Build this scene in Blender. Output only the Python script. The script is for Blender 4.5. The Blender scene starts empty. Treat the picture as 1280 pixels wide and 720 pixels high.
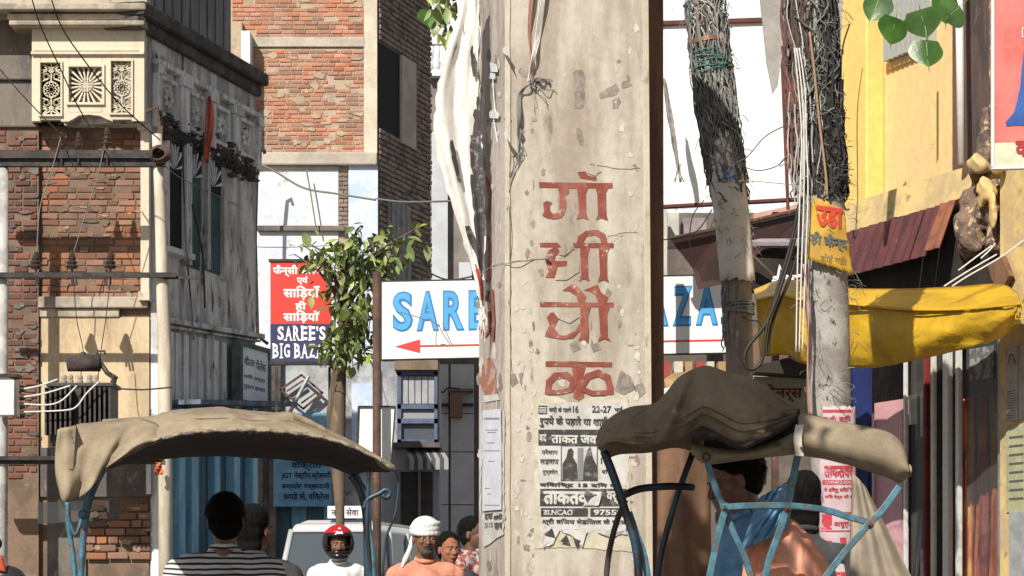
import bpy, bmesh, math, random
from mathutils import Vector, Matrix, noise
R = math.radians
rng = random.Random(7)
scene = bpy.context.scene
COL = scene.collection

# ------------------------------------------------------------------ camera, sky, sun
H, F, YH = 1.25, 3000.0, 745.0          # eye height, focal length and horizon row of a 1280 wide picture
cam_d = bpy.data.cameras.new('camera')
cam_d.sensor_width = 36
cam_d.lens = F / 1280 * 36
cam_d.shift_y = (YH - 360) / 1280
cam_d.clip_end = 3000
cam = bpy.data.objects.new('camera', cam_d)
cam.location = (0, 0, H)
cam.rotation_euler = (R(90), 0, 0)
COL.objects.link(cam)
scene.camera = cam
SUN = Vector((-.36, -.80, .66)).normalized()
world = bpy.data.worlds.new('World')
scene.world = world
world.use_nodes = True
wn = world.node_tree
sky = wn.nodes.new('ShaderNodeTexSky')
sky.sky_type = 'NISHITA'
sky.sun_disc = False
sky.sun_elevation = math.asin(SUN.z)
sky.sun_rotation = math.atan2(SUN.x, SUN.y)
hz = wn.nodes.new('ShaderNodeHueSaturation')
hz.inputs['Saturation'].default_value = .42          # less blue skylight, for a warmer white balance
wn.links.new(sky.outputs[0], hz.inputs['Color'])
wn.links.new(hz.outputs[0], wn.nodes['Background'].inputs[0])
wn.nodes['Background'].inputs[1].default_value = .07
sl = bpy.data.lights.new('sun', 'SUN')
sl.energy = 5.0
sl.angle = R(.5)
sl.color = (1, .94, .84)
so = bpy.data.objects.new('sun', sl)
so.rotation_euler = SUN.to_track_quat('Z', 'Y').to_euler()
COL.objects.link(so)
scene.view_settings.view_transform = 'Standard'
scene.view_settings.look = 'None'
scene.view_settings.exposure = .22
scene.view_settings.gamma = 1

# ------------------------------------------------------------------ helpers
def W(px, py, Y):
    return Vector(((px - 640) / F * Y, Y, H + (YH - py) / F * Y))

class Fr:
    """an upright plane: s runs along it, z up, d out of it"""
    def __init__(f, x, y, ux=1, uy=0):
        l = math.hypot(ux, uy)
        f.O = Vector((x, y)); f.u = Vector((ux / l, uy / l)); f.n = Vector((f.u.y, -f.u.x))
    def p(f, s, z, d=0):
        q = f.O + f.u * s + f.n * d
        return Vector((q.x, q.y, z))
    def s(f, px, d=0):
        r = (px - 640) / F
        O = f.O + f.n * d
        return (r * O.y - O.x) / (f.u.x - r * f.u.y)
    def z(f, px, py, d=0):
        Y = (f.O + f.n * d + f.u * f.s(px, d)).y
        return H + (YH - py) / F * Y
    def q(f, px, py, d=0):
        return f.p(f.s(px, d), f.z(px, py, d), d)

def front(Y):
    return Fr(0, Y)

class MB:
    def __init__(m):
        m.v = []; m.f = []
    def add(m, vs, fs):
        b = len(m.v)
        m.v += [Vector(v) for v in vs]
        m.f += [tuple(b + i for i in f) for f in fs]
        return m
    def box(m, fr, s0, s1, z0, z1, d0, d1):
        vs = [fr.p(s, z, d) for s in (s0, s1) for z in (z0, z1) for d in (d0, d1)]
        return m.add(vs, [(0, 1, 3, 2), (4, 6, 7, 5), (0, 4, 5, 1), (2, 3, 7, 6), (0, 2, 6, 4), (1, 5, 7, 3)])
    def pbox(m, fr, px0, px1, py0, py1, d0, d1):
        """box on a frame, given by where its corners are seen"""
        s0, s1 = fr.s(px0), fr.s(px1)
        pm = (px0 + px1) / 2
        return m.box(fr, s0, s1, fr.z(pm, py1), fr.z(pm, py0), d0, d1)
    def sbox(m, fr, px0, px1, a0, a1, b0, b1, d0, d1):
        """slanting box: at px0 rows a0..b0, at px1 rows a1..b1"""
        vs = []
        for px, t, b in ((px0, a0, b0), (px1, a1, b1)):
            for z in (fr.z(px, b), fr.z(px, t)):
                for d in (d0, d1):
                    vs.append(fr.p(fr.s(px), z, d))
        return m.add(vs, [(0, 1, 3, 2), (4, 6, 7, 5), (0, 4, 5, 1), (2, 3, 7, 6), (0, 2, 6, 4), (1, 5, 7, 3)])
    def wbox(m, x0, x1, y0, y1, z0, z1):
        return m.box(Fr(0, 0), x0, x1, z0, z1, -y1, -y0)
    def prism(m, fr, pts, d0, d1):
        n = len(pts)
        vs = [fr.p(s, z, d0) for s, z in pts] + [fr.p(s, z, d1) for s, z in pts]
        return m.add(vs, [tuple(range(n)), tuple(range(2 * n - 1, n - 1, -1))] +
                     [(i, i + n, (i + 1) % n + n, (i + 1) % n) for i in range(n)])
    def pprism(m, fr, pp, d0, d1):
        return m.prism(fr, [(fr.s(x), fr.z(x, y)) for x, y in pp], d0, d1)
    def tube(m, pts, r, n=8, cap=True):
        pts = [Vector(p) for p in pts]
        rs = r if isinstance(r, (list, tuple)) else [r] * len(pts)
        ref = None; vs = []; fs = []
        for i, p in enumerate(pts):
            t = (pts[min(i + 1, len(pts) - 1)] - pts[max(i - 1, 0)])
            if t.length < 1e-9: t = Vector((0, 0, 1))
            t.normalize()
            if ref is None:
                ref = t.orthogonal().normalized()
            ref = (ref - t * ref.dot(t))
            if ref.length < 1e-6: ref = t.orthogonal()
            ref.normalize()
            b = t.cross(ref)
            for k in range(n):
                a = 2 * math.pi * k / n
                vs.append(p + (ref * math.cos(a) + b * math.sin(a)) * rs[i])
        for i in range(len(pts) - 1):
            for k in range(n):
                fs.append((i * n + k, i * n + (k + 1) % n, (i + 1) * n + (k + 1) % n, (i + 1) * n + k))
        if cap:
            fs.append(tuple(range(n - 1, -1, -1)))
            fs.append(tuple((len(pts) - 1) * n + k for k in range(n)))
        return m.add(vs, fs)
    def ball(m, c, rx, ry=None, rz=None, rot=None, nu=16, nv=10, fn=None):
        ry = ry or rx; rz = rz or rx
        vs = []; fs = []
        for j in range(nv + 1):
            th = math.pi * j / nv
            for i in range(nu):
                ph = 2 * math.pi * i / nu
                v = Vector((math.sin(th) * math.cos(ph) * rx, math.sin(th) * math.sin(ph) * ry, math.cos(th) * rz))
                if fn: v = fn(v)
                if rot: v = rot @ v
                vs.append(v + Vector(c))
        for j in range(nv):
            for i in range(nu):
                fs.append((j * nu + i, (j + 1) * nu + i, (j + 1) * nu + (i + 1) % nu, j * nu + (i + 1) % nu))
        return m.add(vs, fs)
    def cap(m, a, b, ra, rb, n=12):
        """capsule with round ends"""
        a = Vector(a); b = Vector(b); d = (b - a)
        L = d.length
        if L < 1e-6: return m.ball(a, ra)
        d /= L
        pts = []; rr = []
        for k in range(5):
            t = -math.cos(math.pi / 2 * k / 4); pts.append(a + d * ra * t); rr.append(max(ra * math.sin(math.pi / 2 * k / 4), .0008))
        for k in range(5):
            t = math.sin(math.pi / 2 * k / 4); pts.append(b + d * rb * t); rr.append(max(rb * math.cos(math.pi / 2 * k / 4), .0008))
        return m.tube(pts, rr, n)
    def grid(m, rows, thick=0):
        """a sheet from rows of points; with thick it gets a back"""
        nr, nc = len(rows), len(rows[0])
        vs = [Vector(p) for r in rows for p in r]
        fs = [(i * nc + j, i * nc + j + 1, (i + 1) * nc + j + 1, (i + 1) * nc + j) for i in range(nr - 1) for j in range(nc - 1)]
        return m.add(vs, fs)
    def build(m, name, mat, parent=None, smooth=False, bevel=0, kind=None, solid=0, remesh=0, subsurf=0, label=None):
        me = bpy.data.meshes.new(name)
        off = Vector((0, 0, 0))
        p = parent
        while p is not None:
            off += p.location; p = p.parent
        me.from_pydata([v - off for v in m.v], [], m.f)
        me.validate()
        bm = bmesh.new(); bm.from_mesh(me)
        if not solid:
            bmesh.ops.recalc_face_normals(bm, faces=bm.faces)
        bm.to_mesh(me); bm.free()
        for mm in (mat if isinstance(mat, (list, tuple)) else [mat]):
            me.materials.append(mm)
        if smooth:
            me.polygons.foreach_set('use_smooth', [True] * len(me.polygons))
        o = bpy.data.objects.new(name, me)
        COL.objects.link(o)
        if parent is not None: o.parent = parent
        if kind: o['kind'] = kind
        if label: o['label'] = label
        if remesh:
            r = o.modifiers.new('remesh', 'REMESH'); r.mode = 'VOXEL'; r.voxel_size = remesh; r.use_smooth_shade = True
            s = o.modifiers.new('smooth', 'SMOOTH'); s.factor = .5; s.iterations = 3
        if solid:
            s = o.modifiers.new('solid', 'SOLIDIFY'); s.thickness = solid; s.offset = 0
        if subsurf:
            s = o.modifiers.new('sub', 'SUBSURF'); s.levels = subsurf; s.render_levels = subsurf
        if bevel:
            b = o.modifiers.new('bevel', 'BEVEL'); b.width = bevel; b.segments = 2; b.limit_method = 'ANGLE'
        return o

def tag(o, label=None, cat=None, group=None, kind=None):
    if label: o['label'] = label
    if cat: o['category'] = cat
    if group: o['group'] = group
    if kind: o['kind'] = kind
    return o

def thing(name, label, cat, loc=(0, 0, 0), group=None):
    o = bpy.data.objects.new(name, None)
    o.empty_display_size = .2
    o.location = loc
    COL.objects.link(o)
    return tag(o, label, cat, group)

def copy_tree(o, parent=None):
    c = o.copy(); COL.objects.link(c); c.parent = parent
    for ch in list(o.children):
        copy_tree(ch, c)
    return c

def lerp(a, b, t):
    return a + (b - a) * t

def curve(pts, n):
    """n+1 points along a Catmull-Rom through pts (tuples of any length)"""
    out = []
    m = len(pts) - 1
    for i in range(n + 1):
        t = i / n * m
        k = min(int(t), m - 1); t -= k
        p0, p1, p2, p3 = pts[max(k - 1, 0)], pts[k], pts[k + 1], pts[min(k + 2, m)]
        out.append(tuple(.5 * (2 * b + (c - a) * t + (2 * a - 5 * b + 4 * c - d) * t * t + (3 * b - a - 3 * c + d) * t ** 3)
                         for a, b, c, d in zip(p0, p1, p2, p3)))
    return out

def at_x(pts, x):
    """y of a polyline at x"""
    for a, b in zip(pts, pts[1:]):
        if a[0] <= x <= b[0]:
            return lerp(a[1], b[1], (x - a[0]) / max(b[0] - a[0], 1e-9))
    return pts[0][1] if x < pts[0][0] else pts[-1][1]

# ------------------------------------------------------------------ materials
MATS = {}
def mat(name, c1, c2=None, c3=None, scale=3., stretch=(1, 1, 1), thr=(.42, .6), scale3=9., thr3=(.58, .68), stretch3=None,
        rough=.85, metal=0., bump=.25, bscale=60., rnd=0., alpha=1., trans=0., emit=None, coat=0, sss=0, fine=.12, dist=.004):
    if name in MATS: return MATS[name]
    m = bpy.data.materials.new(name); m.use_nodes = True
    nt = m.node_tree; N = nt.nodes; L = nt.links
    b = N['Principled BSDF']
    b.inputs['Roughness'].default_value = rough
    b.inputs['Metallic'].default_value = metal
    if coat: b.inputs['Coat Weight'].default_value = coat
    if trans: b.inputs['Transmission Weight'].default_value = trans
    geo = N.new('ShaderNodeNewGeometry')
    def noise_(sc, st, thr_, detail=6, rg=.6):
        mp = N.new('ShaderNodeVectorMath'); mp.operation = 'MULTIPLY'
        mp.inputs[1].default_value = st
        L.new(geo.outputs['Position'], mp.inputs[0])
        n = N.new('ShaderNodeTexNoise'); n.inputs['Scale'].default_value = sc
        n.inputs['Detail'].default_value = detail; n.inputs['Roughness'].default_value = rg
        L.new(mp.outputs[0], n.inputs['Vector'])
        if thr_ is None: return n.outputs[0]
        r = N.new('ShaderNodeMapRange'); r.interpolation_type = 'SMOOTHSTEP'
        r.inputs[1].default_value = thr_[0]; r.inputs[2].default_value = thr_[1]
        L.new(n.outputs[0], r.inputs[0])
        return r.outputs[0]
    def mix(fac, a, b_):
        x = N.new('ShaderNodeMix'); x.data_type = 'RGBA'
        if hasattr(fac, 'node'): L.new(fac, x.inputs[0])
        else: x.inputs[0].default_value = fac
        for sock, val in ((6, a), (7, b_)):
            if hasattr(val, 'node'): L.new(val, x.inputs[sock])
            else: x.inputs[sock].default_value = (*val, 1)
        return x.outputs[2]
    col = c1
    if c2: col = mix(noise_(scale, stretch, thr), col, c2)
    if c3: col = mix(noise_(scale3, stretch3 or stretch, thr3, 8, .7), col, c3)
    if fine or rnd:
        val = None
        hs = N.new('ShaderNodeHueSaturation')
        if hasattr(col, 'node'): L.new(col, hs.inputs['Color'])
        else: hs.inputs['Color'].default_value = (*col, 1)
        nf = noise_(bscale * .6, (1, 1, 1), None, 5, .7)
        mr = N.new('ShaderNodeMapRange'); mr.inputs[1].default_value = .3; mr.inputs[2].default_value = .7
        mr.inputs[3].default_value = 1 - fine; mr.inputs[4].default_value = 1 + fine
        L.new(nf, mr.inputs[0]); val = mr.outputs[0]
        if rnd:
            oi = N.new('ShaderNodeObjectInfo')
            ad = N.new('ShaderNodeMath'); ad.operation = 'ADD'
            L.new(oi.outputs['Random'], ad.inputs[0]); L.new(geo.outputs['Random Per Island'], ad.inputs[1])
            fr_ = N.new('ShaderNodeMath'); fr_.operation = 'FRACT'; L.new(ad.outputs[0], fr_.inputs[0])
            m2 = N.new('ShaderNodeMapRange'); m2.inputs[3].default_value = 1 - rnd; m2.inputs[4].default_value = 1 + rnd
            L.new(fr_.outputs[0], m2.inputs[0])
            mu = N.new('ShaderNodeMath'); mu.operation = 'MULTIPLY'; L.new(val, mu.inputs[0]); L.new(m2.outputs[0], mu.inputs[1])
            val = mu.outputs[0]
            f2 = N.new('ShaderNodeMath'); f2.operation = 'MULTIPLY'; f2.inputs[1].default_value = 7.31; L.new(fr_.outputs[0], f2.inputs[0])
            f3 = N.new('ShaderNodeMath'); f3.operation = 'FRACT'; L.new(f2.outputs[0], f3.inputs[0])
            m3 = N.new('ShaderNodeMapRange'); m3.inputs[3].default_value = 1 - rnd * .6; m3.inputs[4].default_value = 1 + rnd * .3
            L.new(f3.outputs[0], m3.inputs[0]); L.new(m3.outputs[0], hs.inputs['Saturation'])
        L.new(val, hs.inputs['Value'])
        col = hs.outputs[0]
    if hasattr(col, 'node'): L.new(col, b.inputs['Base Color'])
    else: b.inputs['Base Color'].default_value = (*col, 1)
    if bump:
        bn = N.new('ShaderNodeBump'); bn.inputs['Strength'].default_value = bump; bn.inputs['Distance'].default_value = dist
        L.new(noise_(bscale, (1, 1, 1), None, 8, .65), bn.inputs['Height'])
        L.new(bn.outputs[0], b.inputs['Normal'])
    if emit:
        b.inputs['Emission Color'].default_value = (*emit[0], 1); b.inputs['Emission Strength'].default_value = emit[1]
    if alpha < 1: b.inputs['Alpha'].default_value = alpha
    MATS[name] = m
    return m

def flat(name, c, rough=.7, metal=0, **k):
    k.setdefault('bump', .08); k.setdefault('fine', .08)
    return mat(name, c, rough=rough, metal=metal, **k)

brick_orange = mat('brick_orange', (.27, .115, .06), (.18, .095, .06), (.32, .20, .12), scale=1.6, thr=(.42, .60), scale3=11, thr3=(.6, .72), rnd=.3, bscale=90, bump=.5)
brick_red = mat('brick_red', (.17, .062, .04), (.10, .055, .042), (.24, .16, .12), scale=3, thr=(.45, .65), scale3=14, thr3=(.62, .74), rnd=.3, bscale=90, bump=.5)
brick_far = mat('brick_far', (.40, .155, .085), (.34, .18, .115), (.46, .34, .25), scale=1.6, thr=(.42, .62), scale3=7, thr3=(.56, .68), rnd=.3, bscale=70, bump=.5)
brick_grey = mat('brick_grey', (.24, .175, .145), (.17, .14, .125), (.33, .28, .24), scale=1.6, thr=(.42, .62), scale3=8, thr3=(.56, .7), rnd=.25, bscale=70, bump=.5)
mortar_brown = mat('mortar_brown', (.19, .125, .085), (.12, .085, .06), (.26, .19, .13), scale=2.5, rnd=0, bump=.6, bscale=45)
mortar_pale = mat('mortar_pale', (.42, .33, .24), (.33, .25, .18), (.48, .41, .33), scale=2.5, bump=.6, bscale=45)
mortar_grey = mat('mortar_grey', (.12, .10, .09), (.08, .07, .065), scale=2.5, bump=.6, bscale=45)
plaster_dark = mat('plaster_dark', (.17, .145, .125), (.09, .08, .075), (.26, .21, .17), scale=1.8, stretch=(1.4, 1.4, .5), bump=.5, bscale=30)
plaster_cream = mat('plaster_cream', (.60, .47, .30), (.46, .35, .22), (.26, .19, .13), scale=1.7, stretch=(1.6, 1.6, .35), thr=(.42, .62), scale3=4, thr3=(.56, .72), bump=.3, bscale=30)
cream_paint = mat('cream_paint', (.60, .54, .42), (.54, .45, .32), (.30, .25, .2), scale=1.5, stretch=(1.5, 1.5, .4), thr=(.45, .7), scale3=6, thr3=(.66, .8), bump=.15, bscale=40)
stained_cream = mat('stained_cream', (.44, .38, .30), (.24, .21, .17), (.14, .12, .10), scale=2.5, stretch=(1, 1, .6), thr=(.45, .62), scale3=7, thr3=(.6, .72), bump=.4)
side_grey = mat('side_grey', (.62, .61, .60), (.34, .33, .32), (.045, .04, .036), scale=2.2, stretch=(1.6, 1.6, .4), thr=(.42, .58), scale3=2.4, thr3=(.54, .65), stretch3=(1.6, 1.6, .6), bump=.5, bscale=28)
side_pale = mat('side_pale', (.70, .70, .70), (.46, .455, .45), (.07, .065, .06), scale=3, stretch=(2.2, 2.2, .3), thr=(.45, .6), scale3=3.6, thr3=(.56, .66), stretch3=(1.7, 1.7, .5), bump=.5, bscale=28)
soot = mat('soot', (.045, .042, .04), (.09, .08, .07), (.2, .18, .15), scale=4, scale3=9, thr3=(.64, .76), bump=.6, bscale=30)
black_in = flat('dark_interior', (.012, .011, .011), rough=.95)  # near-black colour standing in for unlit interiors
white_blue = mat('whitewash_blue', (.55, .62, .74), (.43, .53, .70), (.28, .28, .28), scale=2.2, thr=(.45, .65), scale3=3.0, thr3=(.61, .69), bump=.3, bscale=25)
white_wash = mat('whitewash', (.66, .665, .67), (.54, .59, .67), (.30, .28, .26), scale=1.8, thr=(.45, .62), scale3=2.6, thr3=(.60, .68), bump=.35, bscale=25)
cement = mat('cement', (.46, .41, .34), (.36, .32, .27), (.24, .21, .18), scale=1.8, thr=(.42, .62), scale3=5, thr3=(.6, .74), bump=.4, bscale=30)
cement_pale = mat('cement_pale', (.60, .53, .42), (.50, .43, .34), (.34, .3, .25), scale=1.8, thr=(.42, .62), scale3=5, thr3=(.62, .76), bump=.35, bscale=30)
pillar_m = mat('pillar_limewash', (.54, .49, .42), (.36, .305, .245), (.20, .165, .135), scale=1.8, stretch=(2.4, 2.4, .5), thr=(.42, .62), scale3=4.6, thr3=(.575, .72), stretch3=(2.0, 2.0, .6), bump=.4, bscale=45, dist=.003)
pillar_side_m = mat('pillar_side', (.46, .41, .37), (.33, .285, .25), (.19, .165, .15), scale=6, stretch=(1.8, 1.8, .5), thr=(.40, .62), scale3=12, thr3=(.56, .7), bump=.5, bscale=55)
chip_m = mat('bare_render', (.20, .17, .15), (.30, .26, .22), (.42, .38, .33), scale=20, thr=(.4,.6), scale3=30, thr3=(.56,.66), bump=.7, bscale=80)
red_paint = mat('red_oxide_paint', (.23, .055, .036), (.31, .105, .075), (.48, .38, .31), scale=11, thr=(.42, .62), scale3=22, thr3=(.585, .66), rough=.7, bump=.2)
red_faded = mat('faded_red_paint', (.33, .14, .095), (.42, .33, .27), scale=14, thr=(.5, .6), bump=.2)
wood_brown = mat('brown_timber', (.20, .105, .06), (.13, .065, .04), (.27, .16, .1), scale=5, stretch=(3, 3, .25), bump=.3, scale3=8)
rust = mat('rusty_iron', (.12, .065, .045), (.07, .045, .035), (.22, .11, .06), scale=6, rough=.8, metal=.2, bump=.4)
iron_black = mat('black_iron', (.02, .02, .02), (.05, .04, .035), scale=10, rough=.6, metal=.4, bump=.2)
pole_paint = mat('pole_paint', (.62, .56, .45), (.48, .42, .33), (.22, .18, .14), scale=3, stretch=(2, 2, .4), scale3=8, thr3=(.64, .74), bump=.2)
galv = mat('galvanised_steel', (.42, .43, .44), (.30, .31, .33), scale=5, rough=.5, metal=.6, bump=.1)
porcelain = flat('brown_porcelain', (.05, .032, .028), rough=.25)
trafo = mat('transformer_grey', (.045, .04, .037), (.025, .022, .02), (.10, .075, .05), scale=6, rough=.6, bump=.3)
white_box = mat('white_enamel', (.66, .68, .68), (.52, .54, .54), scale=3, thr=(.5, .7), rough=.45, bump=.05)
cable_black = flat('black_cable', (.014, .013, .013), rough=.55)
cable_grey = flat('grey_cable', (.18, .175, .17), rough=.6)
cable_white = flat('white_cable', (.62, .60, .56), rough=.55)
cable_red = flat('red_brown_cable', (.22, .07, .055), rough=.6)
cable_teal = flat('teal_cable', (.05, .17, .15), rough=.6)
cable_tan = flat('tan_cable', (.30, .19, .11), rough=.6)
canvas = mat('khaki_canvas', (.31, .25, .17), (.22, .175, .12), (.12, .09, .065), scale=6, thr=(.4, .64), scale3=13, thr3=(.585, .74), rough=.95, bump=.35, bscale=220, dist=.002)
canvas_shaded = mat('shaded_canvas', (.22, .165, .11), (.15, .112, .075), (.28, .22, .155), scale=4, thr=(.42, .66), scale3=8, rough=.95, bump=.35, bscale=220, dist=.002)  # darker copy of the khaki canvas, with the hood's shade in its colour
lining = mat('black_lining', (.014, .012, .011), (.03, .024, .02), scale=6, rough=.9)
blue_tube = mat('blue_painted_tube', (.055, .17, .23), (.035, .09, .12), (.12, .07, .045), scale=14, thr=(.42, .6), scale3=30, thr3=(.54, .60), rough=.45, bump=.15)
black_tube = mat('black_painted_tube', (.012, .012, .014), (.02, .05, .08), scale=8, rough=.4)
white_sheet = mat('white_sheet', (.80, .80, .79), (.66, .66, .65), (.5, .49, .47), scale=1.2, thr=(.52, .75), scale3=3, stretch3=(3, 3, .4), thr3=(.66, .8), rough=.6, bump=.05)
paper_white = mat('white_paper', (.58, .57, .55), (.46, .45, .42), (.33, .30, .26), scale=8, thr=(.45, .65), scale3=12, thr3=(.6, .72), rough=.8, bump=.15, bscale=30)
paper_yellowed = mat('yellowed_paper', (.60, .56, .43), (.50, .46, .35), (.33, .3, .25), scale=9, scale3=20, thr3=(.6, .72), bump=.3, bscale=50)
ink = mat('black_ink', (.05, .047, .045), (.20, .19, .18), scale=30, thr=(.52, .66), rough=.8, bump=.1)
ink_white = mat('unprinted_paper', (.60, .59, .56), (.45, .44, .42), scale=26, thr=(.52, .66), bump=.1)
ink_grey = flat('grey_ink', (.22, .22, .23))
red_sign = mat('red_sign_paint', (.66, .035, .02), (.58, .03, .02), scale=2, rough=.45, bump=.03, fine=.03)
navy_sign = mat('navy_sign_paint', (.014, .02, .085), (.02, .028, .1), scale=2, rough=.45, bump=.03, fine=.03)
white_paint = mat('white_sign_paint', (.78, .78, .77), (.70, .70, .69), (.5, .47, .42), scale=2, scale3=5, stretch3=(4, 4, .4), thr3=(.66, .8), rough=.5, bump=.03, fine=.03)
blue_letter = mat('blue_letter', (.085, .37, .70), (.07, .32, .64), scale=3, rough=.4, bump=.02, fine=.03)
blue_letter_dark = mat('blue_letter_edge', (.035, .19, .46), rough=.4, bump=.02, fine=.03)
arrow_red = mat('arrow_red', (.62, .04, .035), rough=.5, bump=.02, fine=.03)
blue_door = mat('blue_door_paint', (.055, .12, .175), (.04, .08, .12), (.12, .11, .1), scale=2.5, stretch=(2, 2, .4), scale3=7, thr3=(.64, .74), rough=.6)
blue_post = mat('light_blue_paint', (.22, .45, .60), (.14, .33, .48), (.2, .18, .16), scale=3, stretch=(2, 2, .5), scale3=9, thr3=(.66, .75), rough=.6)
yellow_wall = mat('yellow_limewash', (.76, .54, .25), (.68, .50, .25), (.50, .40, .26), scale=1.8, stretch=(1.2, 1.2, .4), thr=(.45, .7), scale3=5, thr3=(.66, .8), bump=.25, bscale=35)
yellow_bright = mat('bright_yellow_limewash', (.82, .56, .17), (.76, .54, .20), scale=2, stretch=(1.2, 1.2, .4), thr=(.5, .75), bump=.2, bscale=35)
yellow_old = mat('old_yellow_plaster', (.66, .48, .20), (.50, .38, .2), (.24, .18, .12), scale=5, thr=(.42, .6), scale3=12, thr3=(.57, .68), bump=.6, bscale=35)
maroon = mat('maroon_tin', (.12, .036, .036), (.075, .028, .03), (.21, .10, .10), scale=3, stretch=(5, 5, .3), thr=(.42, .6), scale3=6, thr3=(.58, .74), rough=.5, metal=.0, bump=.2)
dark_maroon = mat('dark_maroon_tin', (.055, .02, .018), (.035, .018, .016), scale=4, rough=.6, bump=.3)
rubble = mat('broken_masonry', (.20, .13, .10), (.10, .07, .06), (.52, .4, .22), scale=14, scale3=17, thr3=(.54, .60), bump=1., bscale=30, dist=.012)
tarp = mat('yellow_tarpaulin', (.60, .365, .02), (.46, .28, .018), (.36, .27, .10), scale=4, thr=(.42, .62), scale3=7, thr3=(.62, .74), rough=.42, bump=.6, bscale=11, dist=.02, fine=.07)
skin_m = mat('brown_skin', (.21, .10, .06), (.14, .062, .036), scale=16, thr=(.38,.66), rough=.5, bump=.35, bscale=140, fine=.25)
skin_dark = mat('dark_skin', (.13, .065, .042), (.10, .05, .033), scale=14, rough=.55, bump=.1, bscale=200)
hair_m = mat('black_hair', (.006, .0055, .005), (.011, .01, .009), scale=60, stretch=(3, 3, 1), rough=.95, bump=.8, bscale=160)
cloth_white = mat('white_cotton', (.74, .73, .72), (.66, .66, .67), scale=5, rough=.9, bump=.9, bscale=9, dist=.03)
cloth_peach = mat('peach_cotton', (.62, .27, .18), (.54, .22, .15), scale=7, rough=.9, bump=.9, bscale=9, dist=.03)
cloth_orange = mat('orange_gamcha', (.66, .27, .17), (.66, .36, .26), scale=5, thr=(.42, .58), rough=.95, bump=.4, bscale=60, dist=.004)
cloth_blue = mat('blue_shirt', (.16, .33, .52), (.10, .24, .42), scale=12, thr=(.42, .6), rough=.9, bump=.5, bscale=26, dist=.01)
cloth_dark = mat('dark_clothes', (.03, .03, .035), (.05, .05, .055), scale=6, rough=.9)
cloth_khaki = mat('khaki_cloth', (.34, .285, .22), (.27, .225, .175), scale=4, rough=.95, bump=.3, bscale=30)
cloth_brown = mat('brown_cloth', (.19, .105, .06), (.135, .075, .045), scale=5, stretch=(2, 2, .5), rough=.95, bump=.3)
bark = mat('bark', (.15, .105, .07), (.085, .06, .043), (.26, .2, .14), scale=6, stretch=(2, 2, .4), bump=.8, bscale=30)
leaf_m = mat('sapling_leaf', (.12, .18, .04), (.24, .28, .07), rnd=.5, scale=4, rough=.45, bump=.1, fine=.1)
leaf_big = mat('peepal_leaf', (.075, .17, .03), (.045, .11, .02), (.16, .22, .06), thr3=(.6, .7), rnd=.25, scale=8, rough=.35, bump=.2, bscale=70, fine=.1)
glass = mat('shop_glass', (.10, .10, .10), rough=.08, bump=0, fine=0, alpha=.32)
car_glass = mat('car_glass', (.07, .085, .10), rough=.08, bump=0, fine=0)
car_white = mat('white_car_paint', (.48, .49, .50), rough=.25, bump=0, fine=.02, coat=.5)
rubber = flat('black_rubber', (.018, .018, .018), rough=.8)
chrome = flat('chrome', (.7, .7, .7), rough=.15, metal=1)
asphalt = mat('asphalt', (.055, .052, .05), (.08, .075, .07), (.11, .1, .09), scale=1, scale3=5, bump=.6, bscale=60)
earth = mat('dusty_earth', (.22, .18, .14), (.17, .14, .11), scale=.6, bump=.5)
paving = mat('worn_paving', (.26, .24, .21), (.18, .165, .15), scale=2, bump=.4)
car_glass.node_tree.nodes['Principled BSDF'].inputs['Specular IOR Level'].default_value = .2
hair_m.node_tree.nodes['Principled BSDF'].inputs['Specular IOR Level'].default_value = .12
for _m in (leaf_m, leaf_big):
    _b = _m.node_tree.nodes['Principled BSDF']
    _b.inputs['Subsurface Weight'].default_value = .0

# ------------------------------------------------------------------ text
def text_mesh(body, bold=0., res=3):
    if any(ord(ch) > 0x900 for ch in body) and bold:
        vs, fs = text_mesh(body, 0, res); V = []; Fc = []
        for k, (dx, dy) in enumerate(((0, 0), (-bold, 0), (bold, 0), (0, -bold), (0, bold), (bold * .7, bold * .7), (-bold * .7, -bold * .7))):
            b = len(V)
            V += [Vector((v.x + dx, v.y + dy, k)) for v in vs]; Fc += [tuple(b + i for i in f) for f in fs]
        return V, Fc
    c = bpy.data.curves.new('lettering', 'FONT')
    c.body = body; c.offset = bold; c.resolution_u = res; c.fill_mode = 'FRONT'
    o = bpy.data.objects.new('lettering', c)
    me = bpy.data.meshes.new_from_object(o)
    vs = [v.co.copy() for v in me.vertices]; fs = [tuple(p.vertices) for p in me.polygons]
    bpy.data.objects.remove(o); bpy.data.curves.remove(c); bpy.data.meshes.remove(me)
    return vs, fs

def text(fr, body, s0, s1, z0, z1, d, material, parent, bold=0.015, name='lettering', build=True, mb=None, curve_s=None):
    """lettering fitted into the rectangle s0..s1, z0..z1 of a frame"""
    vs, fs = text_mesh(body, bold)
    if not vs: return None
    x0 = min(v.x for v in vs); x1 = max(v.x for v in vs); y0 = min(v.y for v in vs); y1 = max(v.y for v in vs)
    m = mb or MB()
    f = curve_s or (lambda s, z, e: fr.p(s, z, d + e))
    m.add([f(lerp(s0, s1, (v.x - x0) / (x1 - x0)), lerp(z0, z1, (v.y - y0) / (y1 - y0)), v.z * .00022) for v in vs], fs)
    if mb is not None: return mb
    return m.build(name, material, parent)

def ptext(fr, body, px0, px1, py0, py1, d, material, parent, **k):
    s0, s1 = fr.s(px0, d), fr.s(px1, d)
    pm = (px0 + px1) / 2
    return text(fr, body, s0, s1, fr.z(pm, py1, d), fr.z(pm, py0, d), d, material, parent, **k)

def pploys(fr, polys, d, material, parent, name='lettering'):
    m = MB()
    for pp in polys:
        vs = [fr.q(x, y, d) for x, y in pp]
        m.add(vs, [tuple(range(len(vs)))])
    return m.build(name, material, parent)

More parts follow.
